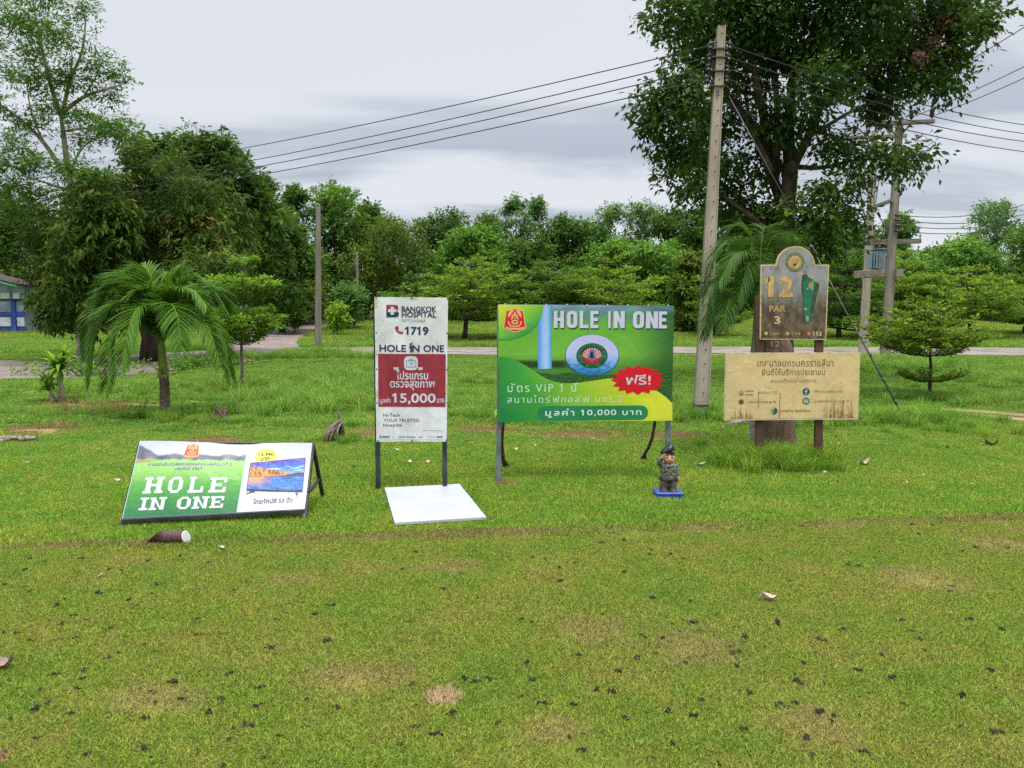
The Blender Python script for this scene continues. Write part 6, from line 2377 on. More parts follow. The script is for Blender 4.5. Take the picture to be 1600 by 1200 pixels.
# wires from the frame
GO = 'overhead cables passing from the transformer frame to the upper right'
for i, (a, e, lab) in enumerate((((1358, 187, d2 - .22), (1600, 35, 19.0), 'steepest of three cables rising from the transformer crossarm to the right edge'),
                                 ((1424, 184, d2 - .22), (1600, 97, 20.5), 'middle one of three cables rising from the transformer crossarm'),
                                 ((1456, 182, d2 - .22), (1600, 115, 21.0), 'lowest of three cables rising from the transformer crossarm'))):
    p, q = P(*a), P(*e)
    wire(p, p.lerp(q, 1.9), .12, .011, lab, GO)
m_ = MB()
GRR = 'low cables leaving the transformer poles to the right'
for i, (y0, y1) in enumerate(((336.5, 299), (344, 314), (352, 322), (360.5, 329))):
    p, q = P(1407 - i * .5, y0, d2 - .2), P(1600, y1, 30)
    wire(p, p.lerp(q, 1.6), .55, .013, '%s of four slack cables right of the transformer poles' % ORD[i], GRR)
k = MB()
for i, y0 in enumerate((336.5, 344, 352, 360.5)):
    p = P(1404 - i * .5, y0, d2 - .2)
    k.tube([p + Vector((-.10, 0, 0)), p + Vector((.12, 0, 0))], [.05, .03], 8)
k.build('spool_insulators', PORC, hp)
# ================================================================== palms and small plants
def tone_mesh(mb, name, mat, parent, tones):
    o = mb.build(name, mat, parent)
    at = o.data.attributes.new('tone', 'FLOAT', 'FACE')
    at.data.foreach_set('value', np.clip(np.array(tones, np.float32), 0, 1))
    return o


def frond(name, parent, pts, ln, wd, n, rg, mat, tone=.45, droop=.42, rach=.012, fwd=.55, rmat=None, wind=(0, 0, 0)):
    """one feather leaf: a curved midrib with two rows of hanging leaflets"""
    c = catmull(pts, 8)
    mb, tones = MB(), []
    L = [0]
    for i in range(1, len(c)):
        L.append(L[-1] + (c[i] - c[i - 1]).length)
    mb.tube(c, [rach * (1 - .8 * i / (len(c) - 1)) for i in range(len(c))], 5)
    tones += [.85] * len(mb.f)
    for k in range(n):
        s = .10 + .90 * (k + rg.uniform(-.3, .3)) / n
        s = min(max(s, .05), .999)
        d = s * L[-1]
        i = max(j for j in range(len(c) - 1) if L[j] <= d)
        f = (d - L[i]) / max(1e-6, L[i + 1] - L[i])
        p = c[i].lerp(c[i + 1], f)
        tg = (c[i + 1] - c[i]).normalized()
        sd = tg.cross(Vector((0, 0, 1)))
        sd = sd.normalized() if sd.length > .05 else Vector((1, 0, 0))
        up = sd.cross(tg)
        l_ = ln * (0.55 + .75 * math.sin(math.pi * (s * .85 + .12))) * rg.uniform(.85, 1.15)
        for sg in (-1, 1):
            d0 = (sd * sg * (1 - .35 * s) + tg * (fwd + .5 * s) + up * rg.uniform(.05, .45) + Vector(wind)).normalized()
            q = p.copy()
            w = Vector((0, 0, 1)).cross(d0)
            w = w.normalized() if w.length > .05 else Vector((1, 0, 0))
            w = (w * .8 + Vector(rg.uniform(-.5, .5, 3))).normalized()
            vs, m = [], 4
            dd = d0.copy()
            for j in range(m + 1):
                ww = wd * (.55, 1.0, .85, .5, .06)[j] / 2
                vs += [q - w * ww, q + w * ww]
                dd = (dd + Vector((0, 0, -droop * .42)) * rg.uniform(.7, 1.2)).normalized()
                q = q + dd * (l_ / m)
            mb.add(vs, [(2 * j, 2 * j + 1, 2 * j + 3, 2 * j + 2) for j in range(m)], 0, True)
            tones += [tone + rg.normal(0, .13)] * m
    return tone_mesh(mb, name, mat, parent, tones)


rg = np.random.default_rng(41)
g = G(258, 652)
dp2 = g.y
palm = thing('palm_tree', g, 'low palm with ringed brown trunk, yellow-green shaft and arching fronds', 'palm')
m_ = MB()
tp = [P(x_, y_, dp2) for x_, y_ in ((258, 655), (258, 640), (257.5, 620), (257, 600), (256, 588))]
tp[0].z = -.05
tc = catmull(tp, 5)
m_.tube(tc, [(.086 - .020 * i / (len(tc) - 1)) * (1 + (.05 if i % 2 else 0)) for i in range(len(tc))], 12, wob=.02)
m_.build('trunk', pm('ringed_palm_bark', (0.17, 0.115, 0.09), .9, .5, 12, bmp=.7, bdist=.02, stretch=(.6, .6, 4)), palm)
m_ = MB()
sp = [P(x_, y_, dp2) for x_, y_ in ((256, 590), (255, 575), (254, 558), (253, 540), (252, 528))]
m_.tube(catmull(sp, 4), [.078 - .038 * (i / 16) for i in range(17)], 12)
m_.build('crown_shaft', pm('yellow_green_shaft', (0.22, 0.27, 0.045), .5, .3, 8, stretch=(1, 1, .3)), palm)
for path, dz, n in (([(252, 536), (212, 472), (158, 497), (140, 596)], -.25, 62), ([(252, 536), (192, 446), (146, 486), (134, 560)], .35, 60), ([(252, 536), (222, 446), (180, 432), (152, 478)], .1, 56),
                    ([(252, 536), (238, 440), (212, 424), (182, 452)], .5, 52), ([(252, 536), (284, 446), (322, 444), (350, 482)], .3, 56), ([(252, 538), (292, 470), (338, 452), (362, 486)], .6, 54),
                    ([(252, 538), (300, 484), (346, 522), (360, 588)], -.1, 58), ([(252, 538), (286, 492), (322, 506), (344, 566)], -.55, 54), ([(252, 538), (262, 478), (276, 490), (284, 548)], -.95, 54),
                    ([(252, 536), (252, 446), (266, 428), (292, 440)], .55, 48), ([(252, 540), (216, 500), (180, 526), (166, 606)], -.6, 58), ([(252, 540), (228, 482), (206, 496), (190, 570)], -.9, 54),
                    ([(252, 538), (244, 462), (226, 418), (204, 424)], .2, 50), ([(252, 538), (262, 462), (282, 424), (306, 430)], .25, 48), ([(252, 538), (232, 462), (196, 438), (168, 446)], .0, 52),
                    ([(252, 538), (240, 470), (226, 452), (205, 460)], -.3, 50), ([(252, 537), (270, 462), (300, 452), (322, 476)], -.4, 50)):
    frond('frond', palm, [P(x_, y_, dp2 + dz * i / 3) for i, (x_, y_) in enumerate(path)], .35, .019, int(n * 2.6), rg, LEAF['palm'], .45 + rg.normal(0, .06), wind=(-.12, 0, 0))
m_ = MB()
tn = []
for k in range(34):
    a = P(254 + rg.uniform(-3, 3), 585 + rg.uniform(-2, 3), dp2 - .06)
    e = a + Vector((rg.uniform(-.16, .26), rg.uniform(-.25, .05), rg.uniform(-.07, .17)))
    m_.tube([a, a.lerp(e, .5) + Vector((0, 0, .03)), e], [.006, .005, .003], 4)
m_.build('flower_stalks', pm('pale_stalk', (0.36, 0.38, 0.13), .7, .2, 9), palm)

g = G(1181, 714)
d3 = g.y + .22
g = Vector((P(1181, 714, d3).x, d3, 0))
pb = thing('palm_tree', g, 'bushy fine-leaved palm with grey trunk crowded behind the hole sign', 'palm')
m_ = MB()
tp = [P(x_, y_, d3) for x_, y_ in ((1181, 722), (1181, 690), (1181, 640), (1182, 590), (1183, 560))]
tp[0].z = -.05
m_.tube(catmull(tp, 5), [.072 - .012 * i / 20 for i in range(21)], 12, wob=.03)
m_.build('trunk', pm('pale_ringed_bark', (0.25, 0.225, 0.20), .9, .35, 12, bmp=.5, stretch=(.6, .6, 4)), pb)
m_ = MB()
m_.tube(catmull([P(x_, y_, d3) for x_, y_ in ((1182, 565), (1183, 545), (1184, 515), (1184, 485), (1184, 465))], 4), [.085 - .055 * i / 16 for i in range(17)], 12)
m_.build('crown_shaft', pm('powdery_green_shaft', (0.20, 0.27, 0.17), .6, .2, 8, stretch=(1, 1, .3)), pb)
for path, dz, n in (([(1184, 472), (1158, 384), (1122, 388), (1098, 462)], -.1, 52), ([(1184, 472), (1172, 376), (1150, 352), (1122, 384)], .2, 50), ([(1184, 476), (1146, 428), (1112, 452), (1100, 520)], -.35, 52),
                    ([(1184, 478), (1150, 462), (1122, 476), (1102, 520)], -.05, 48), ([(1184, 472), (1200, 384), (1228, 366), (1258, 396)], .35, 50), ([(1184, 470), (1190, 380), (1196, 354), (1214, 366)], .3, 44),
                    ([(1184, 472), (1172, 404), (1148, 398), (1124, 440)], -.45, 50), ([(1184, 474), (1180, 420), (1170, 414), (1152, 470)], -.5, 48), ([(1184, 472), (1208, 412), (1232, 420), (1250, 470)], .5, 44),
                    ([(1184, 480), (1160, 452), (1140, 470), (1130, 512)], -.6, 46), ([(1184, 474), (1160, 410), (1134, 420), (1112, 486)], .4, 50), ([(1184, 472), (1176, 392), (1164, 372), (1140, 398)], .6, 46)):
    frond('frond', pb, [P(x_, y_, d3 + dz * i / 3) for i, (x_, y_) in enumerate(path)], .26, .0085, int(n * 2.8), rg, LEAF['finepalm'], .40 + rg.normal(0, .07), rach=.009, droop=.62)

# strap-leaved plant
g = G(92, 631)
dr = thing('strap_leaved_plant', g, 'strap-leaved plant with two bare crooked stems on the left lawn', 'plant')
for path, r0 in (([(96, 634), (97, 612), (92, 590), (90, 572)], .055), ([(84, 632), (80, 618), (82, 606), (78, 598)], .045), ([(98, 632), (90, 622), (84, 616)], .04)):
    m_ = MB()
    pts = catmull([P(x_, y_, g.y) for x_, y_ in path], 4)
    pts[0].z = min(pts[0].z, -.02)
    m_.tube(pts, [r0 * (1 - .35 * i / (len(pts) - 1)) for i in range(len(pts))], 8, wob=.08)
    m_.build('stem', BARK['pale'], dr)
for (cx_, cy_, n, ln) in ((92, 574, 52, .58), (76, 602, 30, .44), (97, 556, 20, .34)):
    m_, tn = MB(), []
    c = P(cx_, cy_, g.y)
    for k in range(n):
        a = rg.uniform(0, 6.28)
        el = rg.uniform(.1, 1.35)
        d = Vector((math.cos(a) * math.cos(el), math.sin(a) * math.cos(el), math.sin(el)))
        w = d.cross(Vector((0, 0, 1))).normalized()
        q = c + Vector((0, 0, rg.uniform(-.12, .04)))
        vs = []
        l_ = ln * rg.uniform(.6, 1.15)
        for j in range(6):
            ww = .040 * (.8, 1, .95, .8, .5, .05)[j]
            vs += [q - w * ww, q + w * ww]
            d = (d + Vector((0, 0, -.24))).normalized()
            q = q + d * l_ / 5
        m_.add(vs, [(2 * j, 2 * j + 1, 2 * j + 3, 2 * j + 2) for j in range(5)], 0, True)
        tn += [.50 + rg.normal(0, .2)] * 5
    tone_mesh(m_, 'leaf_rosette', LEAF['lime'], dr, tn)

# dead palm stumps
DEAD = pm('dry_grey_brown_fibre', (0.25, 0.19, 0.16), .9, .5, 25, bmp=.4)
DEADD = pm('dark_rotten_fibre', (0.055, 0.042, 0.036), .95, .4, 25, bmp=.5)
for (bx, by, lab, spec) in ((345, 662, 'small dead palm stump with drooping brown stalks right of the palm', 0), (524, 690, 'dead palm stump with grey fibres fanned down left of the hospital banner', 1)):
    g = G(bx, by)
    rt = thing('dead_palm_stump', g, lab, 'stump', 'dead palm stumps in the grass')
    m_ = MB()
    if spec:
        core = [P(x_, y_, g.y) for x_, y_ in ((535, 690), (534, 676), (531, 662), (529, 656))]
        m_.tube(core, [.04, .045, .035, .015], 8, wob=.15)
        m_.build('core', DEADD, rt)
        f = MB()
        for k in range(38):
            a = P(531 + rg.uniform(-3, 4), 658 + rg.uniform(-2, 4), g.y - .03)
            e = P(rg.uniform(500, 530), rg.uniform(682, 696), g.y - rg.uniform(0, .25))
            e.z = max(e.z, .0)
            f.tube([a, a.lerp(e, .5) + Vector((-.01, -.02, .04)), e], [.006, .0065, .003], 5)
        for k in range(3):
            a = P(529, 658, g.y)
            f.tube([a, P(530 + rg.uniform(-4, 6), rg.uniform(634, 646), g.y)], [.008, .003], 4)
        f.build('fibres', DEAD, rt)
    else:
        m_.tube([P(x_, y_, g.y) for x_, y_ in ((352, 664), (351, 650), (347, 640))], [.06, .055, .03], 8, wob=.15)
        m_.build('core', DEADD, rt)
        f = MB()
        for k in range(24):
            a = P(348 + rg.uniform(-5, 5), 650 + rg.uniform(-3, 4), g.y - .02)
            t_ = P(345 + rg.uniform(-9, 9), rg.uniform(634, 646), g.y)
            e = P(rg.choice([328, 334, 355, 350, 340]) + rg.uniform(-3, 3), rg.uniform(655, 664), g.y - rg.uniform(0, .12))
            f.tube(catmull([a, t_, e], 4), .010, 4)
        f.build('fibres', pm('brown_dead_stalk', (0.17, 0.11, 0.08), .9, .4, 25), rt)

# broken palm husk at the left edge and the stick under the cream board
g = G(20, 690)
hk = thing('palm_husk', g, 'broken brown palm husk lying in the grass at the left edge', 'husk')
m_ = MB()
for path, r in (([(-20, 694), (4, 689), (22, 684), (34, 686)], .030), ([(30, 687), (44, 685), (57, 685)], .034), ([(-20, 688), (8, 684), (16, 682)], .022), ([(12, 688), (24, 688), (36, 690)], .020)):
    pts = catmull([P(x_, y_, g.y + rg.uniform(-.05, .05)) for x_, y_ in path], 4)
    for q in pts:
        q.z = max(q.z, r * .5)
    m_.tube(pts, [r * rg.uniform(.7, 1.1) for _ in pts], 7, wob=.2)
m_.build('bark', DEAD, hk)
m_ = MB()
lp = [P(x_, y_, g.y + .05) for x_, y_ in ((-8, 684), (-2, 668), (3, 676), (7, 683))]
m_.add(lp + [p + Vector((0, .02, 0)) for p in lp], [(0, 3, 2, 1), (4, 5, 6, 7), (0, 1, 5, 4), (1, 2, 6, 5), (2, 3, 7, 6)], 0, False)
tone_mesh(m_, 'green_sprout', LEAF['lime'], hk, [.9] * 5)
g = G(1150, 666)
m_ = MB()
pts = [P(x_, y_, g.y) for x_, y_ in ((1132, 668), (1145, 665), (1160, 663), (1176, 661))]
m_.tube([q + Vector((0, 0, .03)) for q in pts], [.02, .04, .035, .02], 8, wob=.2)
o = m_.build('dead_branch', pm('weathered_grey_wood', (0.24, 0.21, 0.19), .9, .4, 20, bmp=.4), None, g)
tag(o, 'grey dead branch lying on the grass beneath the left of the cream board', 'branch')

# ================================================================== blue and white building
db = 46.0
gx = P(0, 510, db)
bl = thing('blue_building', (P(-60, 510, db).x, db, float(T(-30, db))), 'blue and white painted building with green-edged roof at the left edge', 'building')
zb = float(T(-30, db))


def bz(y_):
    return P(0, y_, db).z


def bx_(x_):
    return P(x_, 480, db).x


BLUE = pm('blue_wall_paint', (0.035, 0.075, 0.30), .7, .4, 1.5)
GREYB = pm('grey_blue_wall', (0.27, 0.33, 0.43), .75, .35, 1.2)
WHT = pm('white_wall_paint', (0.55, 0.56, 0.60), .7, .15, 2.0)
m_ = MB()
m_.box(((bx_(-190) + bx_(38)) / 2, db + 2.0, (zb - .1 + bz(444)) / 2), (bx_(38) - bx_(-190), 4.0, bz(444) - zb + .1))
m_.build('wall', GREYB, bl)
for nm, y0, y1, mt_, pr_ in (('band', 467.5, 469.5, pm('dark_ledge', (0.02, 0.025, 0.05), .8, .2, 3), .10), ('band', 487, 495, BLUE, .06), ('band', 510.5, 516, BLUE, .05)):
    k = MB()
    k.box(((bx_(-190) + bx_(39)) / 2, db - pr_ / 2, (bz(y0) + bz(y1)) / 2), (bx_(39) - bx_(-190), pr_, bz(y0) - bz(y1)))
    k.build(nm, mt_, bl)
for x0 in (-120, -50, 19):
    k = MB()
    k.box(((bx_(x0) + bx_(x0 + 6.5)) / 2, db - .07, (zb + bz(469)) / 2), (bx_(x0 + 6.5) - bx_(x0), .15, bz(469) - zb))
    k.build('pilaster', BLUE, bl)
for x0, x1, y0, y1 in ((-47, 17, 496, 510), (26.5, 37.5, 496, 510), (-30, -2, 457, 467), (3, 17.5, 457, 467), (23, 32, 457, 467)):
    k = MB()
    k.box(((bx_(x0) + bx_(x1)) / 2, db - .05, (bz(y0) + bz(y1)) / 2), (bx_(x1) - bx_(x0), .11, bz(y0) - bz(y1)), bev=.02)
    k.build('panel', WHT, bl)
# pitched roof: its gable verge slopes down to the right
ra, rb_ = P(-90, 416, db - .8), P(27, 446, db - .8)
m_ = MB()
for i in range(2):
    pass
n_ = Vector((0, 2.6, 0))
th_ = Vector((0, 0, .10))
m_.add([ra, rb_, rb_ + n_, ra + n_, ra + th_, rb_ + th_, rb_ + n_ + th_, ra + n_ + th_], [(0, 1, 2, 3), (4, 7, 6, 5), (0, 4, 5, 1), (1, 5, 6, 2), (2, 6, 7, 3), (3, 7, 4, 0)])
rl = P(-210, 447, db - .8)
m_.add([ra, rl, rl + n_, ra + n_, ra + th_, rl + th_, rl + n_ + th_, ra + n_ + th_], [(3, 2, 1, 0), (5, 6, 7, 4), (1, 5, 4, 0), (2, 6, 5, 1), (3, 7, 6, 2), (0, 4, 7, 3)])
m_.build('roof', pm('dull_red_roof', (0.050, 0.026, 0.026), .7, .3, 3), bl)
m_ = MB()
m_.bar(ra + Vector((0, -.03, -.06)), rb_ + Vector((0, -.03, -.06)), .04, .26)
m_.bar(rl + Vector((0, -.03, -.06)), ra + Vector((0, -.03, -.06)), .04, .26)
m_.build('fascia', pm('green_fascia_paint', (0.06, 0.42, 0.14), .6, .2, 3), bl)
m_ = MB()
m_.add([P(-200, 444.5, db - .02), P(28, 444.5, db - .02), P(-90, 419, db - .02), P(-200, 444.5, db + .2), P(28, 444.5, db + .2), P(-90, 419, db + .2)], [(0, 1, 2), (5, 4, 3), (0, 3, 4, 1), (1, 4, 5, 2), (2, 5, 3, 0)])
m_.build('gable', GREYB, bl)

# ================================================================== saluting soldier figurine
gs_ = G(1043, 777)
ds_ = gs_.y + .02
S = .000663
cxs = P(1043, 777, ds_).x


def fp(x, y, d=0.0):
    """zoomed picture of the figurine (1029x1200) -> world; d metres towards the camera"""
    return Vector((cxs + (x - 545) * S, ds_ - d, (985 - y) * S))


fig = thing('soldier_figurine', (cxs, ds_, 0), 'small painted soldier figurine saluting on a blue plinth', 'figurine')
m_ = MB()
m_.box((cxs + .002, ds_, .028), (.238, .19, .058), bev=.006)
m_.build('plinth', pm('blue_gloss_paint', (0.010, 0.055, 0.36), .35, .25, 14, spec=.5, coat=.3), fig)


def camo():
    m, t, b, _ = newmat('camouflage_paint')
    co = N(t, 'ShaderNodeTexCoord').outputs['Object']
    v1 = NOISE(t, VMUL(t, co, (1, 1, 1.5)), 22.0, 2.0, .5, .8)
    v2 = NOISE(t, VMUL(t, co, (1, 1, 1.6), (.5, .2, .1)), 26.0, 2.0, .5, .8)
    v3 = NOISE(t, VMUL(t, co, (1, 1, 1.4), (.9, .7, .4)), 30.0, 2.0, .5, .8)
    c = MIX(t, SMOOTH(t, v1, .49, .52), (0.15, 0.14, 0.13), (0.13, 0.075, 0.055))
    c = MIX(t, SMOOTH(t, v2, .54, .57), c, (0.12, 0.22, 0.14))
    c = MIX(t, SMOOTH(t, v3, .56, .59), c, (0.018, 0.018, 0.02))
    t.links.new(c, b.inputs['Base Color'])
    b.inputs['Roughness'].default_value = .5
    return m


CAMO = camo()
SKIN = pm('painted_skin', (0.56, 0.30, 0.19), .45, .08, 20)
BLK = pm('black_gloss_paint', (0.022, 0.020, 0.022), .4, .3, 25)
BOOT = pm('dark_brown_boot_paint', (0.060, 0.045, 0.042), .5, .3, 25)
# uniform: trunk, trousers and sleeves in one skin
m_ = MB()
m_.ball(fp(555, 640), (.078, .058, .085), 16, 12)
m_.ball(fp(552, 575), (.072, .050, .050), 16, 12)
m_.ball(fp(550, 715), (.082, .060, .040), 16, 12)
m_.tube([fp(480, 570), fp(440, 540, .015), fp(408, 495, .030)], [.030, .028, .025], 12)
m_.tube([fp(408, 492, .030), fp(430, 462, .045), fp(455, 440, .052)], [.025, .022, .018], 12)
m_.tube([fp(625, 560), fp(662, 610), fp(674, 690, .012)], [.031, .027, .020], 12)
for x_ in (492, 608):
    m_.tube([fp(x_ + (548 - x_) * .25, 720), fp(x_, 780), fp(x_, 850)], [.040, .039, .036], 14)
uni = fuse(m_, .0045, 4).build('uniform', CAMO, fig)
m_ = MB()
for x_, y_, w_, h_ in ((505, 600, 40, 26), (605, 600, 40, 26), (500, 665, 44, 30), (608, 665, 44, 30)):
    m_.box(fp(x_, y_, .052), (w_ * S, .016, h_ * S), bev=.003)
m_.build('pockets', CAMO, uni)
m_ = MB()
m_.tube([fp(552, 738, 0) + Vector((.084 * math.cos(k * math.pi / 12), -.062 * math.sin(k * math.pi / 12), 0)) for k in range(25)], .006, 6)
m_.build('belt', BLK, uni)
m_ = MB()
m_.add([fp(520, 530, .040), fp(545, 565, .056), fp(500, 566, .054), fp(492, 540, .040), fp(572, 530, .040), fp(598, 540, .038), fp(592, 566, .054), fp(548, 565, .056)], [(0, 1, 2, 3), (4, 5, 6, 7)])
m_.build('collar', CAMO, uni)
for x_ in (492, 608):
    m_ = MB()
    m_.tube([fp(x_, 838), fp(x_, 890)], [.038, .038], 14)
    m_.ball(fp(x_, 897, .022), (.040, .060, .024), 14, 8)
    m_.box(fp(x_, 912, .018), (.076, .105, .010), bev=.003)
    fuse(m_, .0045, 3).build('boot', BOOT, fig)
# head, neck and both hands: one body
m_ = MB()
m_.ball(fp(548, 450, .004), (.049, .048, .050), 18, 14)
m_.ball(fp(550, 478, .012), (.043, .040, .036), 16, 12)
m_.ball(fp(550, 462, .052), (.0075, .010, .009), 10, 8)
for sg in (-1, 1):
    m_.ball(fp(550 + sg * 30, 474, .040), (.015, .012, .013), 10, 8)
    m_.ball(fp(548 + sg * 74, 455, -.002), (.010, .012, .016), 10, 8)
m_.tube([fp(552, 500), fp(553, 545)], [.028, .032], 12)
hd = fuse(m_, .0035, 3).build('head', SKIN, fig)


def hand(name, wrist, d, across, ln, curl, thumb_side, parent):
    """palm with four fingers of unequal length and a thumb from the side of the palm"""
    d, across = d.normalized(), across.normalized()
    nrm = d.cross(across).normalized()
    k = MB()
    pl = ln * .48
    k.tube([wrist - d * .012, wrist + d * pl * .25], [ln * .17, ln * .19], 10)
    for j in range(4):
        o_ = across * (ln * (.16 * (j - 1.5)))
        k.tube([wrist + o_ * .55, wrist + o_ + d * pl], [ln * .105, ln * .10], 8)
    for j, fl_ in enumerate((.44, .52, .50, .40)):
        o_ = across * (ln * .165 * (j - 1.5))
        p0 = wrist + o_ + d * pl
        p1 = p0 + (d + across * (.05 * (j - 1.5)) + nrm * curl * .35) * ln * fl_ * .5
        p2 = p1 + (d + across * (.05 * (j - 1.5)) + nrm * curl) * ln * fl_ * .5
        k.tube([p0 - d * ln * .06, p0, p1, p2], [ln * .085, ln * .082, ln * .075, ln * .055], 8)
    t0 = wrist + across * thumb_side * ln * .22 + d * ln * .12
    k.tube([t0 - across * thumb_side * ln * .1, t0 + (d * .6 + across * thumb_side * .6) * ln * .16, t0 + (d * 1.2 + across * thumb_side * .55) * ln * .24], [ln * .10, ln * .09, ln * .06], 8)
    return fuse(k, .0022, 1).build(name, SKIN, parent)


hand('hand', fp(444, 436, .050), Vector((.050, -.010, .046)), Vector((-.046, -.02, .050)), .047, .05, -1, fig)
hand('hand', fp(675, 705, .014), Vector((-.006, -.004, -.05)), Vector((.02, -.05, 0)), .052, -.45, 1, fig)
m_ = MB()
for x_ in (520, 583):
    m_.ball(fp(x_, 436, .049), (.0085, .004, .0045), 10, 6)
m_.build('eyes', BLK, hd)
m_ = MB()
for x_, s_ in ((518, 1), (585, -1)):
    m_.tube([fp(x_ - 16, 418 + s_ * 4, .046), fp(x_, 411, .050), fp(x_ + 16, 418 - s_ * 4, .046)], [.0015, .003, .0015], 6)
m_.build('eyebrows', pm('brow_paint', (0.05, 0.025, 0.018), .6, .2, 20), hd)
m_ = MB()
m_.tube([fp(528, 489, .044), fp(542, 497, .050), fp(552, 498, .051), fp(563, 497, .050), fp(577, 488, .044)], [.0015, .0035, .004, .0035, .0015], 6)
m_.build('mouth', pm('lip_paint', (0.36, 0.055, 0.05), .45, .1, 20), hd)
m_ = MB()
m_.ball(fp(553, 384, -.006), (.049, .049, .024), 18, 10)
m_.ball(fp(506, 358, .0), (.054, .046, .026), 18, 10, rot=Matrix.Rotation(R(-32), 3, 'Y'))
m_.ball(fp(575, 324, .0), (.036, .042, .040), 16, 10)
m_.ball(fp(548, 342, .0), (.055, .050, .036), 16, 10, rot=Matrix.Rotation(R(-38), 3, 'Y'))
bt = fuse(m_, .0045, 4).build('beret', BLK, fig)
m_ = MB()
m_.ball(fp(548, 408, -.006), (.0525, .052, .020), 18, 8)
m_.build('hair', pm('dark_hair_paint', (0.02, 0.014, 0.012), .5, .2, 20), hd)
m_ = MB()
m_.ball(fp(590, 364, .048), (.008, .004, .011), 10, 8)
m_.build('badge', pm('bronze_badge_paint', (0.16, 0.10, 0.05), .4, .2, 20), bt)

# ================================================================== fallen leaves, clods, bird
def leaf_shape(L, W, curl, seed):
    r = random.Random(seed)
    mb, vs, fs = MB(), [], []
    n = 8
    for i in range(n + 1):
        t = i / n
        w = W / 2 * (math.sin(math.pi * min(1, t * .97 + .02)) ** .8) * (1 + .15 * math.sin(t * 9 + seed))
        for k in range(5):
            s = (k - 2) / 2
            z = curl * L * (.9 * (t - .5) ** 2 * 1.6 + .55 * s * s * (W / L) + .10 * math.sin(6 * t + 3 * s + seed)) + r.uniform(0, .02) * L
            vs.append((L * (t - .5), w * s, z + .006))
    for i in range(n):
        for k in range(4):
            a = i * 5 + k
            fs.append((a, a + 1, a + 6, a + 5))
    mb.add(vs, fs, 0, True)
    mb.tube([(-L * .72, 0, .008), (-L * .5, 0, curl * L * .36 + .008)], .0025, 4)
    return mb


LM = {'pale': pm('pale_dry_leaf', (0.52, 0.42, 0.32), .8, .3, 30), 'brown': pm('brown_dry_leaf', (0.22, 0.12, 0.07), .8, .4, 30), 'mauve': pm('mauve_grey_leaf', (0.30, 0.20, 0.19), .8, .35, 20), 'yellow': pm('yellow_leaf', (0.55, 0.46, 0.05), .7, .2, 30)}
LEAVES = [  # px, py, length px, kind, label or None
    (1203, 941, 27, 'pale', 'curled pale dry leaf alone on the mown lawn in front of the cream board', .8), (10, 1046, 38, 'mauve', 'large mauve-grey dead leaf at the left edge of the mown lawn', .9),
    (349, 860, 13, 'pale', 'pale dry leaf just right of the log tee marker', .8), (94, 809, 16, 'yellow', 'flat yellow leaf on the grass left of the prize banner', .2),
    (1350, 729, 20, 'pale', 'pale curled leaf on the grass right of the hole sign post', 1.0), (1550, 698, 20, 'brown', 'brown and pale leaf near the right edge below the dirt track', .9),
    (1094, 731, 15, 'pale', 'pale leaf right of the saluting figurine', 1.0)]
SMALL = [(506, 723, 'pale'), (535, 731, 'brown'), (553, 732, 'brown'), (184, 754, 'pale'), (50, 752, 'brown'), (64, 746, 'brown'), (46, 726, 'pale'), (837, 699, 'pale'), (806, 705, 'pale'), (889, 674, 'pale'), (877, 672, 'pale'),
         (730, 692, 'pale'), (707, 702, 'brown'), (918, 701, 'brown'), (1087, 709, 'pale'), (1097, 680, 'pale'), (1080, 711, 'pale'), (953, 679, 'brown'), (845, 722, 'pale'), (1297, 695, 'pale'), (1310, 696, 'pale'), (1364, 701, 'brown'), (1378, 701, 'brown'),
         (1533, 697, 'pale'), (1444, 682, 'brown'), (1306, 685, 'brown'), (1297, 672, 'brown'), (1434, 776, 'pale'), (1417, 758, 'pale'), (1309, 755, 'pale'), (1278, 795, 'brown'), (1278, 735, 'brown'), (1128, 670, 'pale'), (620, 706, 'pale'), (640, 725, 'pale'),
         (668, 725, 'pale'), (646, 708, 'brown'), (1442, 745, 'pale'), (1520, 760, 'pale'), (1200, 748, 'brown'), (1290, 742, 'pale'), (157, 905, 'pale'), (1062, 676, 'brown'), (1480, 702, 'brown'), (1497, 702, 'pale')]
lsh = [leaf_shape(.10, .06, .45, k) for k in range(4)]
lmesh = {}
for kd in LM:
    lmesh[kd] = [s.mesh('fallen_leaf', Vector((0, 0, 0)), [LM[kd]]) for s in lsh]
rl_ = random.Random(9)
for (px, py, ln, kd, lab, curl) in LEAVES:
    g = G(px, py)
    L_ = ln / F * g.y * .95
    mb = leaf_shape(L_, L_ * .5, curl, int(px))
    o = link(bpy.data.objects.new('fallen_leaf', mb.mesh('fallen_leaf', Vector((0, 0, 0)), [LM[kd]])))
    o.location = g + Vector((0, 0, .010))
    o.rotation_euler = (rl_.uniform(-.2, .2), rl_.uniform(-.2, .2), rl_.uniform(-.5, .5))
    tag(o, lab, 'leaf', 'fallen leaves on the grass')
for (px, py, kd) in SMALL:
    g = G(px, py)
    o = link(bpy.data.objects.new('fallen_leaf', rl_.choice(lmesh[kd])))
    o.location = g + Vector((0, 0, .016))
    k = rl_.uniform(.40, .72)
    o.scale = (k, k, k)
    o.rotation_euler = (rl_.uniform(-.4, .4), rl_.uniform(-.4, .4), rl_.uniform(0, 6.28))
    tag(o, 'small %s dry leaf lying in the grass among the signs' % ('pale' if kd == 'pale' else 'brown'), 'leaf', '%s dry leaves in the grass' % kd)

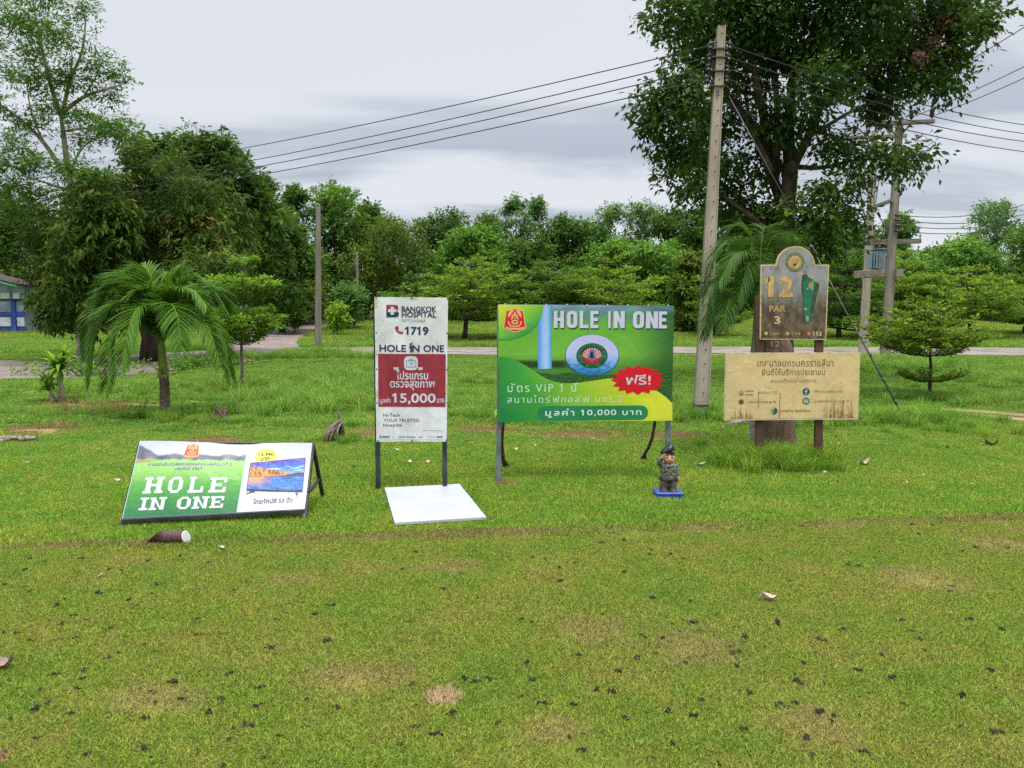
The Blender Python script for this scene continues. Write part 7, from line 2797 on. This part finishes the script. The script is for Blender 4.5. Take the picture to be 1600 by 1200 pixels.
CL1 = [(1120, 2), (1318, 40), (1254, 82), (563, 40), (460, 57), (282, 63), (380, 85), (65, 138), (487, 131), (310, 157), (200, 176), (178, 195), (230, 228), (432, 195), (400, 180), (733, 148), (798, 182), (808, 209), (865, 241),
       (613, 239), (697, 286), (620, 288), (343, 268), (236, 298), (95, 355), (491, 340), (260, 398), (252, 426), (241, 456), (128, 457), (152, 502), (222, 536), (115, 522), (452, 550), (484, 499), (538, 437), (567, 491), (476, 468), (656, 530),
       (729, 580), (765, 568), (785, 572), (716, 617), (826, 672), (970, 688), (962, 490), (805, 513), (960, 401), (1020, 309), (845, 330), (1040, 194), (988, 225), (1218, 336), (1417, 314), (1487, 436), (1524, 425), (1448, 425), (1287, 441),
       (1053, 518), (1300, 577), (1360, 602), (1248, 632), (1555, 567), (1410, 533), (1394, 177), (1386, 145), (1498, 170), (1440, 93), (268, 662), (474, 667), (700, 695), (12, 132), (80, 85), (50, 70), (92, 50), (140, 57), (255, 48), (340, 84),
       (575, 55), (650, 62), (770, 42), (955, 36), (1015, 85), (1300, 30), (1383, 15), (1230, 50), (477, 160), (945, 187), (560, 58), (95, 152), (55, 215), (195, 255), (270, 240), (10, 280), (50, 283), (98, 306), (370, 343), (338, 360), (410, 300), (450, 320),
       (165, 412), (265, 398), (720, 410), (630, 470), (695, 486), (450, 645), (620, 650), (200, 580), (110, 612), (30, 552), (865, 605), (720, 447), (812, 455)]
CL2 = [(290, 17), (430, 20), (432, 36), (148, 77), (200, 63), (776, 53), (1050, 68), (1085, 73), (216, 171), (245, 171), (556, 183), (488, 114), (911, 224), (830, 250), (532, 238), (566, 251), (525, 275), (404, 289), (469, 298), (212, 352), (395, 362), (443, 343),
       (540, 375), (556, 362), (606, 351), (690, 344), (710, 341), (728, 295), (793, 326), (1154, 232), (1218, 243), (1032, 272), (1274, 302), (1246, 278), (963, 303), (1313, 183), (1330, 205), (1378, 135), (1448, 14), (1405, 25), (946, 343), (894, 435), (975, 440), (315, 468),
       (263, 462), (95, 505), (190, 506), (491, 530), (561, 543), (717, 583), (590, 490), (502, 630), (435, 674), (560, 680), (64, 430), (129, 390), (888, 502), (847, 507), (1005, 540), (998, 560), (925, 612), (936, 664), (1100, 653), (1225, 507), (1408, 478),
       (1400, 577), (1515, 454), (1492, 399), (1574, 593), (1530, 592), (682, 545), (178, 607), (357, 550), (105, 50), (65, 45), (497, 36), (535, 50), (662, 56), (715, 28), (1315, 22), (1550, 15), (1370, 150), (1430, 240), (1530, 268), (1290, 336), (1156, 350), (910, 378),
       (886, 410), (1075, 398), (1185, 424), (826, 508), (960, 530), (1258, 548), (1085, 540), (645, 690), (220, 650), (700, 385), (330, 405), (50, 375), (60, 248), (30, 240), (225, 210), (440, 172), (640, 225), (870, 120), (1200, 100), (1500, 590), (1440, 640), (150, 120), (350, 90), (740, 470)]
CLOD = pm('dark_moist_earth', (0.026, 0.016, 0.011), .95, .5, 60, bmp=.8, bdist=.004)
cms = []
for k in range(6):
    r = random.Random(60 + k)
    mb = MB()
    for j in range(r.randint(7, 12)):
        a, q = r.uniform(0, 6.28), r.uniform(0, .020)
        mb.ball((1.5 * q * math.cos(a), q * math.sin(a), r.uniform(.004, .013)), (r.uniform(.004, .012), r.uniform(.004, .011), r.uniform(.005, .013)), 6, 5, jit=.45, seed=k * 20 + j)
    mm_ = fuse(mb, .0024, 0)
    cms.append(mm_.mesh('earth_clod', Vector((0, 0, 0)), [CLOD]))
spots = [(x * .5, 850 + y * .5) for x, y in CL1] + [(800 + x * .5, 850 + y * .5) for x, y in CL2]
spots += [(1140 + 30, 812), (1190, 820), (1252, 824), (1405, 806), (1425, 822), (1434, 836), (1456, 822), (1471, 817), (1532, 847), (1505, 880), (865, 834), (940, 850), (975, 846)]
big_n = len(spots)
spots += [(rl_.gauss(1085, 75), rl_.gauss(1000, 28)) for _ in range(26)] + [(rl_.uniform(20, 1580), rl_.uniform(860, 1150)) for _ in range(20)]
for ci_, (px, py) in enumerate(spots):
    g = G(px, py)
    o = link(bpy.data.objects.new('earth_clod', rl_.choice(cms)))
    k = rl_.uniform(.30, .88) if ci_ < big_n else rl_.uniform(.22, .42)
    o.location = g + Vector((0, 0, .004))
    o.scale = (k * rl_.uniform(.9, 1.3), k, k * rl_.uniform(.8, 1.1))
    o.rotation_euler = (0, 0, rl_.uniform(0, 6.28))
    tag(o, 'small dark clod of earth lying on the mown lawn', 'clod', 'earth clods scattered over the mown lawn')

bp = P(1587, 16, 40)
m_ = MB()
m_.tube([bp + Vector((-.16, 0, -.02)), bp + Vector((-.06, 0, 0)), bp + Vector((.08, 0, .03)), bp + Vector((.15, 0, .05))], [.012, .045, .04, .01], 8)
for s_ in (-1, 1):
    w0 = [bp + Vector((-.04, 0, .02)), bp + Vector((.07, 0, .03)), bp + Vector((.02, s_ * .18, .12)), bp + Vector((-.12, s_ * .30, .04)), bp + Vector((-.08, s_ * .15, .08))]
    m_.add(w0 + [p + Vector((0, 0, .008)) for p in w0], [(0, 1, 2, 3, 4), (9, 8, 7, 6, 5), (0, 5, 6, 1), (1, 6, 7, 2), (2, 7, 8, 3), (3, 8, 9, 4), (4, 9, 5, 0)])
o = m_.build('bird', pm('dark_feathers', (0.03, 0.028, 0.027), .8, .2, 20), None, bp)
tag(o, 'tiny dark bird flying high in the top right sky', 'bird')

# ================================================================== taller grass at the feet of things
tall_tiles = [tile_mesh('tall_tuft', 220, 0.20, 0.26, 0.0062, 1.0, 80 + k, bm_tall, True) for k in range(4)]
tp_, ts_ = [], []
rt_ = np.random.default_rng(15)


def tuft(px, py, n, sx, sy, s0, s1):
    c = G(px, py)
    for _ in range(n):
        x_, y_ = c.x + rt_.normal(0, sx), c.y + rt_.normal(0, sy)
        tp_.append((x_, y_, float(T(x_, y_))))
        ts_.append(rt_.uniform(s0, s1))


tuft(1215, 728, 70, .26, .10, .55, 1.05)
tuft(1165, 728, 34, .16, .14, .5, .95)
tuft(1265, 736, 22, .16, .06, .35, .7)
tuft(1140, 700, 26, .18, .3, .35, .7)
tuft(1088, 652, 40, .35, .3, .5, .9)
tuft(1075, 640, 40, .5, .6, .6, 1.1)
tuft(497, 558, 40, .8, .5, 1.0, 1.7)
tuft(560, 560, 40, 1.2, .6, .8, 1.3)
tuft(258, 655, 36, .35, .18, .4, .75)
tuft(1350, 580, 90, 1.0, 1.2, .9, 1.7)
tuft(1392, 575, 60, .7, 1.0, .9, 1.7)
tuft(1454, 630, 40, .8, .3, .5, 1.0)
tuft(345, 664, 24, .3, .15, .4, .7)
tuft(530, 690, 18, .25, .15, .3, .6)
tuft(540, 625, 60, 1.0, 1.2, .8, 1.4)
tuft(590, 595, 60, 1.2, 1.6, .8, 1.3)
tuft(1330, 655, 60, .9, .6, .6, 1.1)
tuft(1430, 665, 60, 1.0, .5, .5, 1.0)
tuft(700, 635, 60, .9, .8, .6, 1.1)
tuft(60, 650, 30, .8, .3, .5, .9)
tuft(200, 610, 60, 1.6, 1.2, .6, 1.2)
tuft(1560, 600, 60, 1.2, 1.2, .7, 1.2)
tuft(740, 655, 50, .7, .3, .5, .9)
tuft(430, 560, 50, 1.4, .5, .8, 1.4)
scatter('tall_grass', 'tall unmown grass tufts around posts, stumps and poles', tall_tiles, np.array(tp_), np.array(ts_), 8)
# ferny weeds round the palm foot and in the shade of the drooping tree
rgw = np.random.default_rng(21)
wl = []
for (px, py, r, n) in ((262, 655, .22, 7), (235, 655, .16, 5), (285, 652, .14, 4), (310, 577, .5, 9), (190, 588, .5, 8), (350, 572, .5, 7), (60, 668, .2, 3)):
    c = G(px, py)
    for _ in range(n):
        q = r * rgw.uniform(.5, 1.0)
        x_, y_ = c.x + rgw.normal(0, r * 1.4), c.y + rgw.normal(0, r * .6)
        wl.append((x_, y_, float(T(x_, y_)) + q * .35, q, q, q * .6, .45 + rgw.normal(0, .1)))
wd = leaf_object('weeds', *foliage(rgw, wl, 5200, .075, .038, spray=6, sr=.07, droop=-.2, shell=.3), LEAF['bright'], None)
tag(wd, 'low leafy weeds around the palm foot and under the drooping tree', 'weeds', kind='stuff')
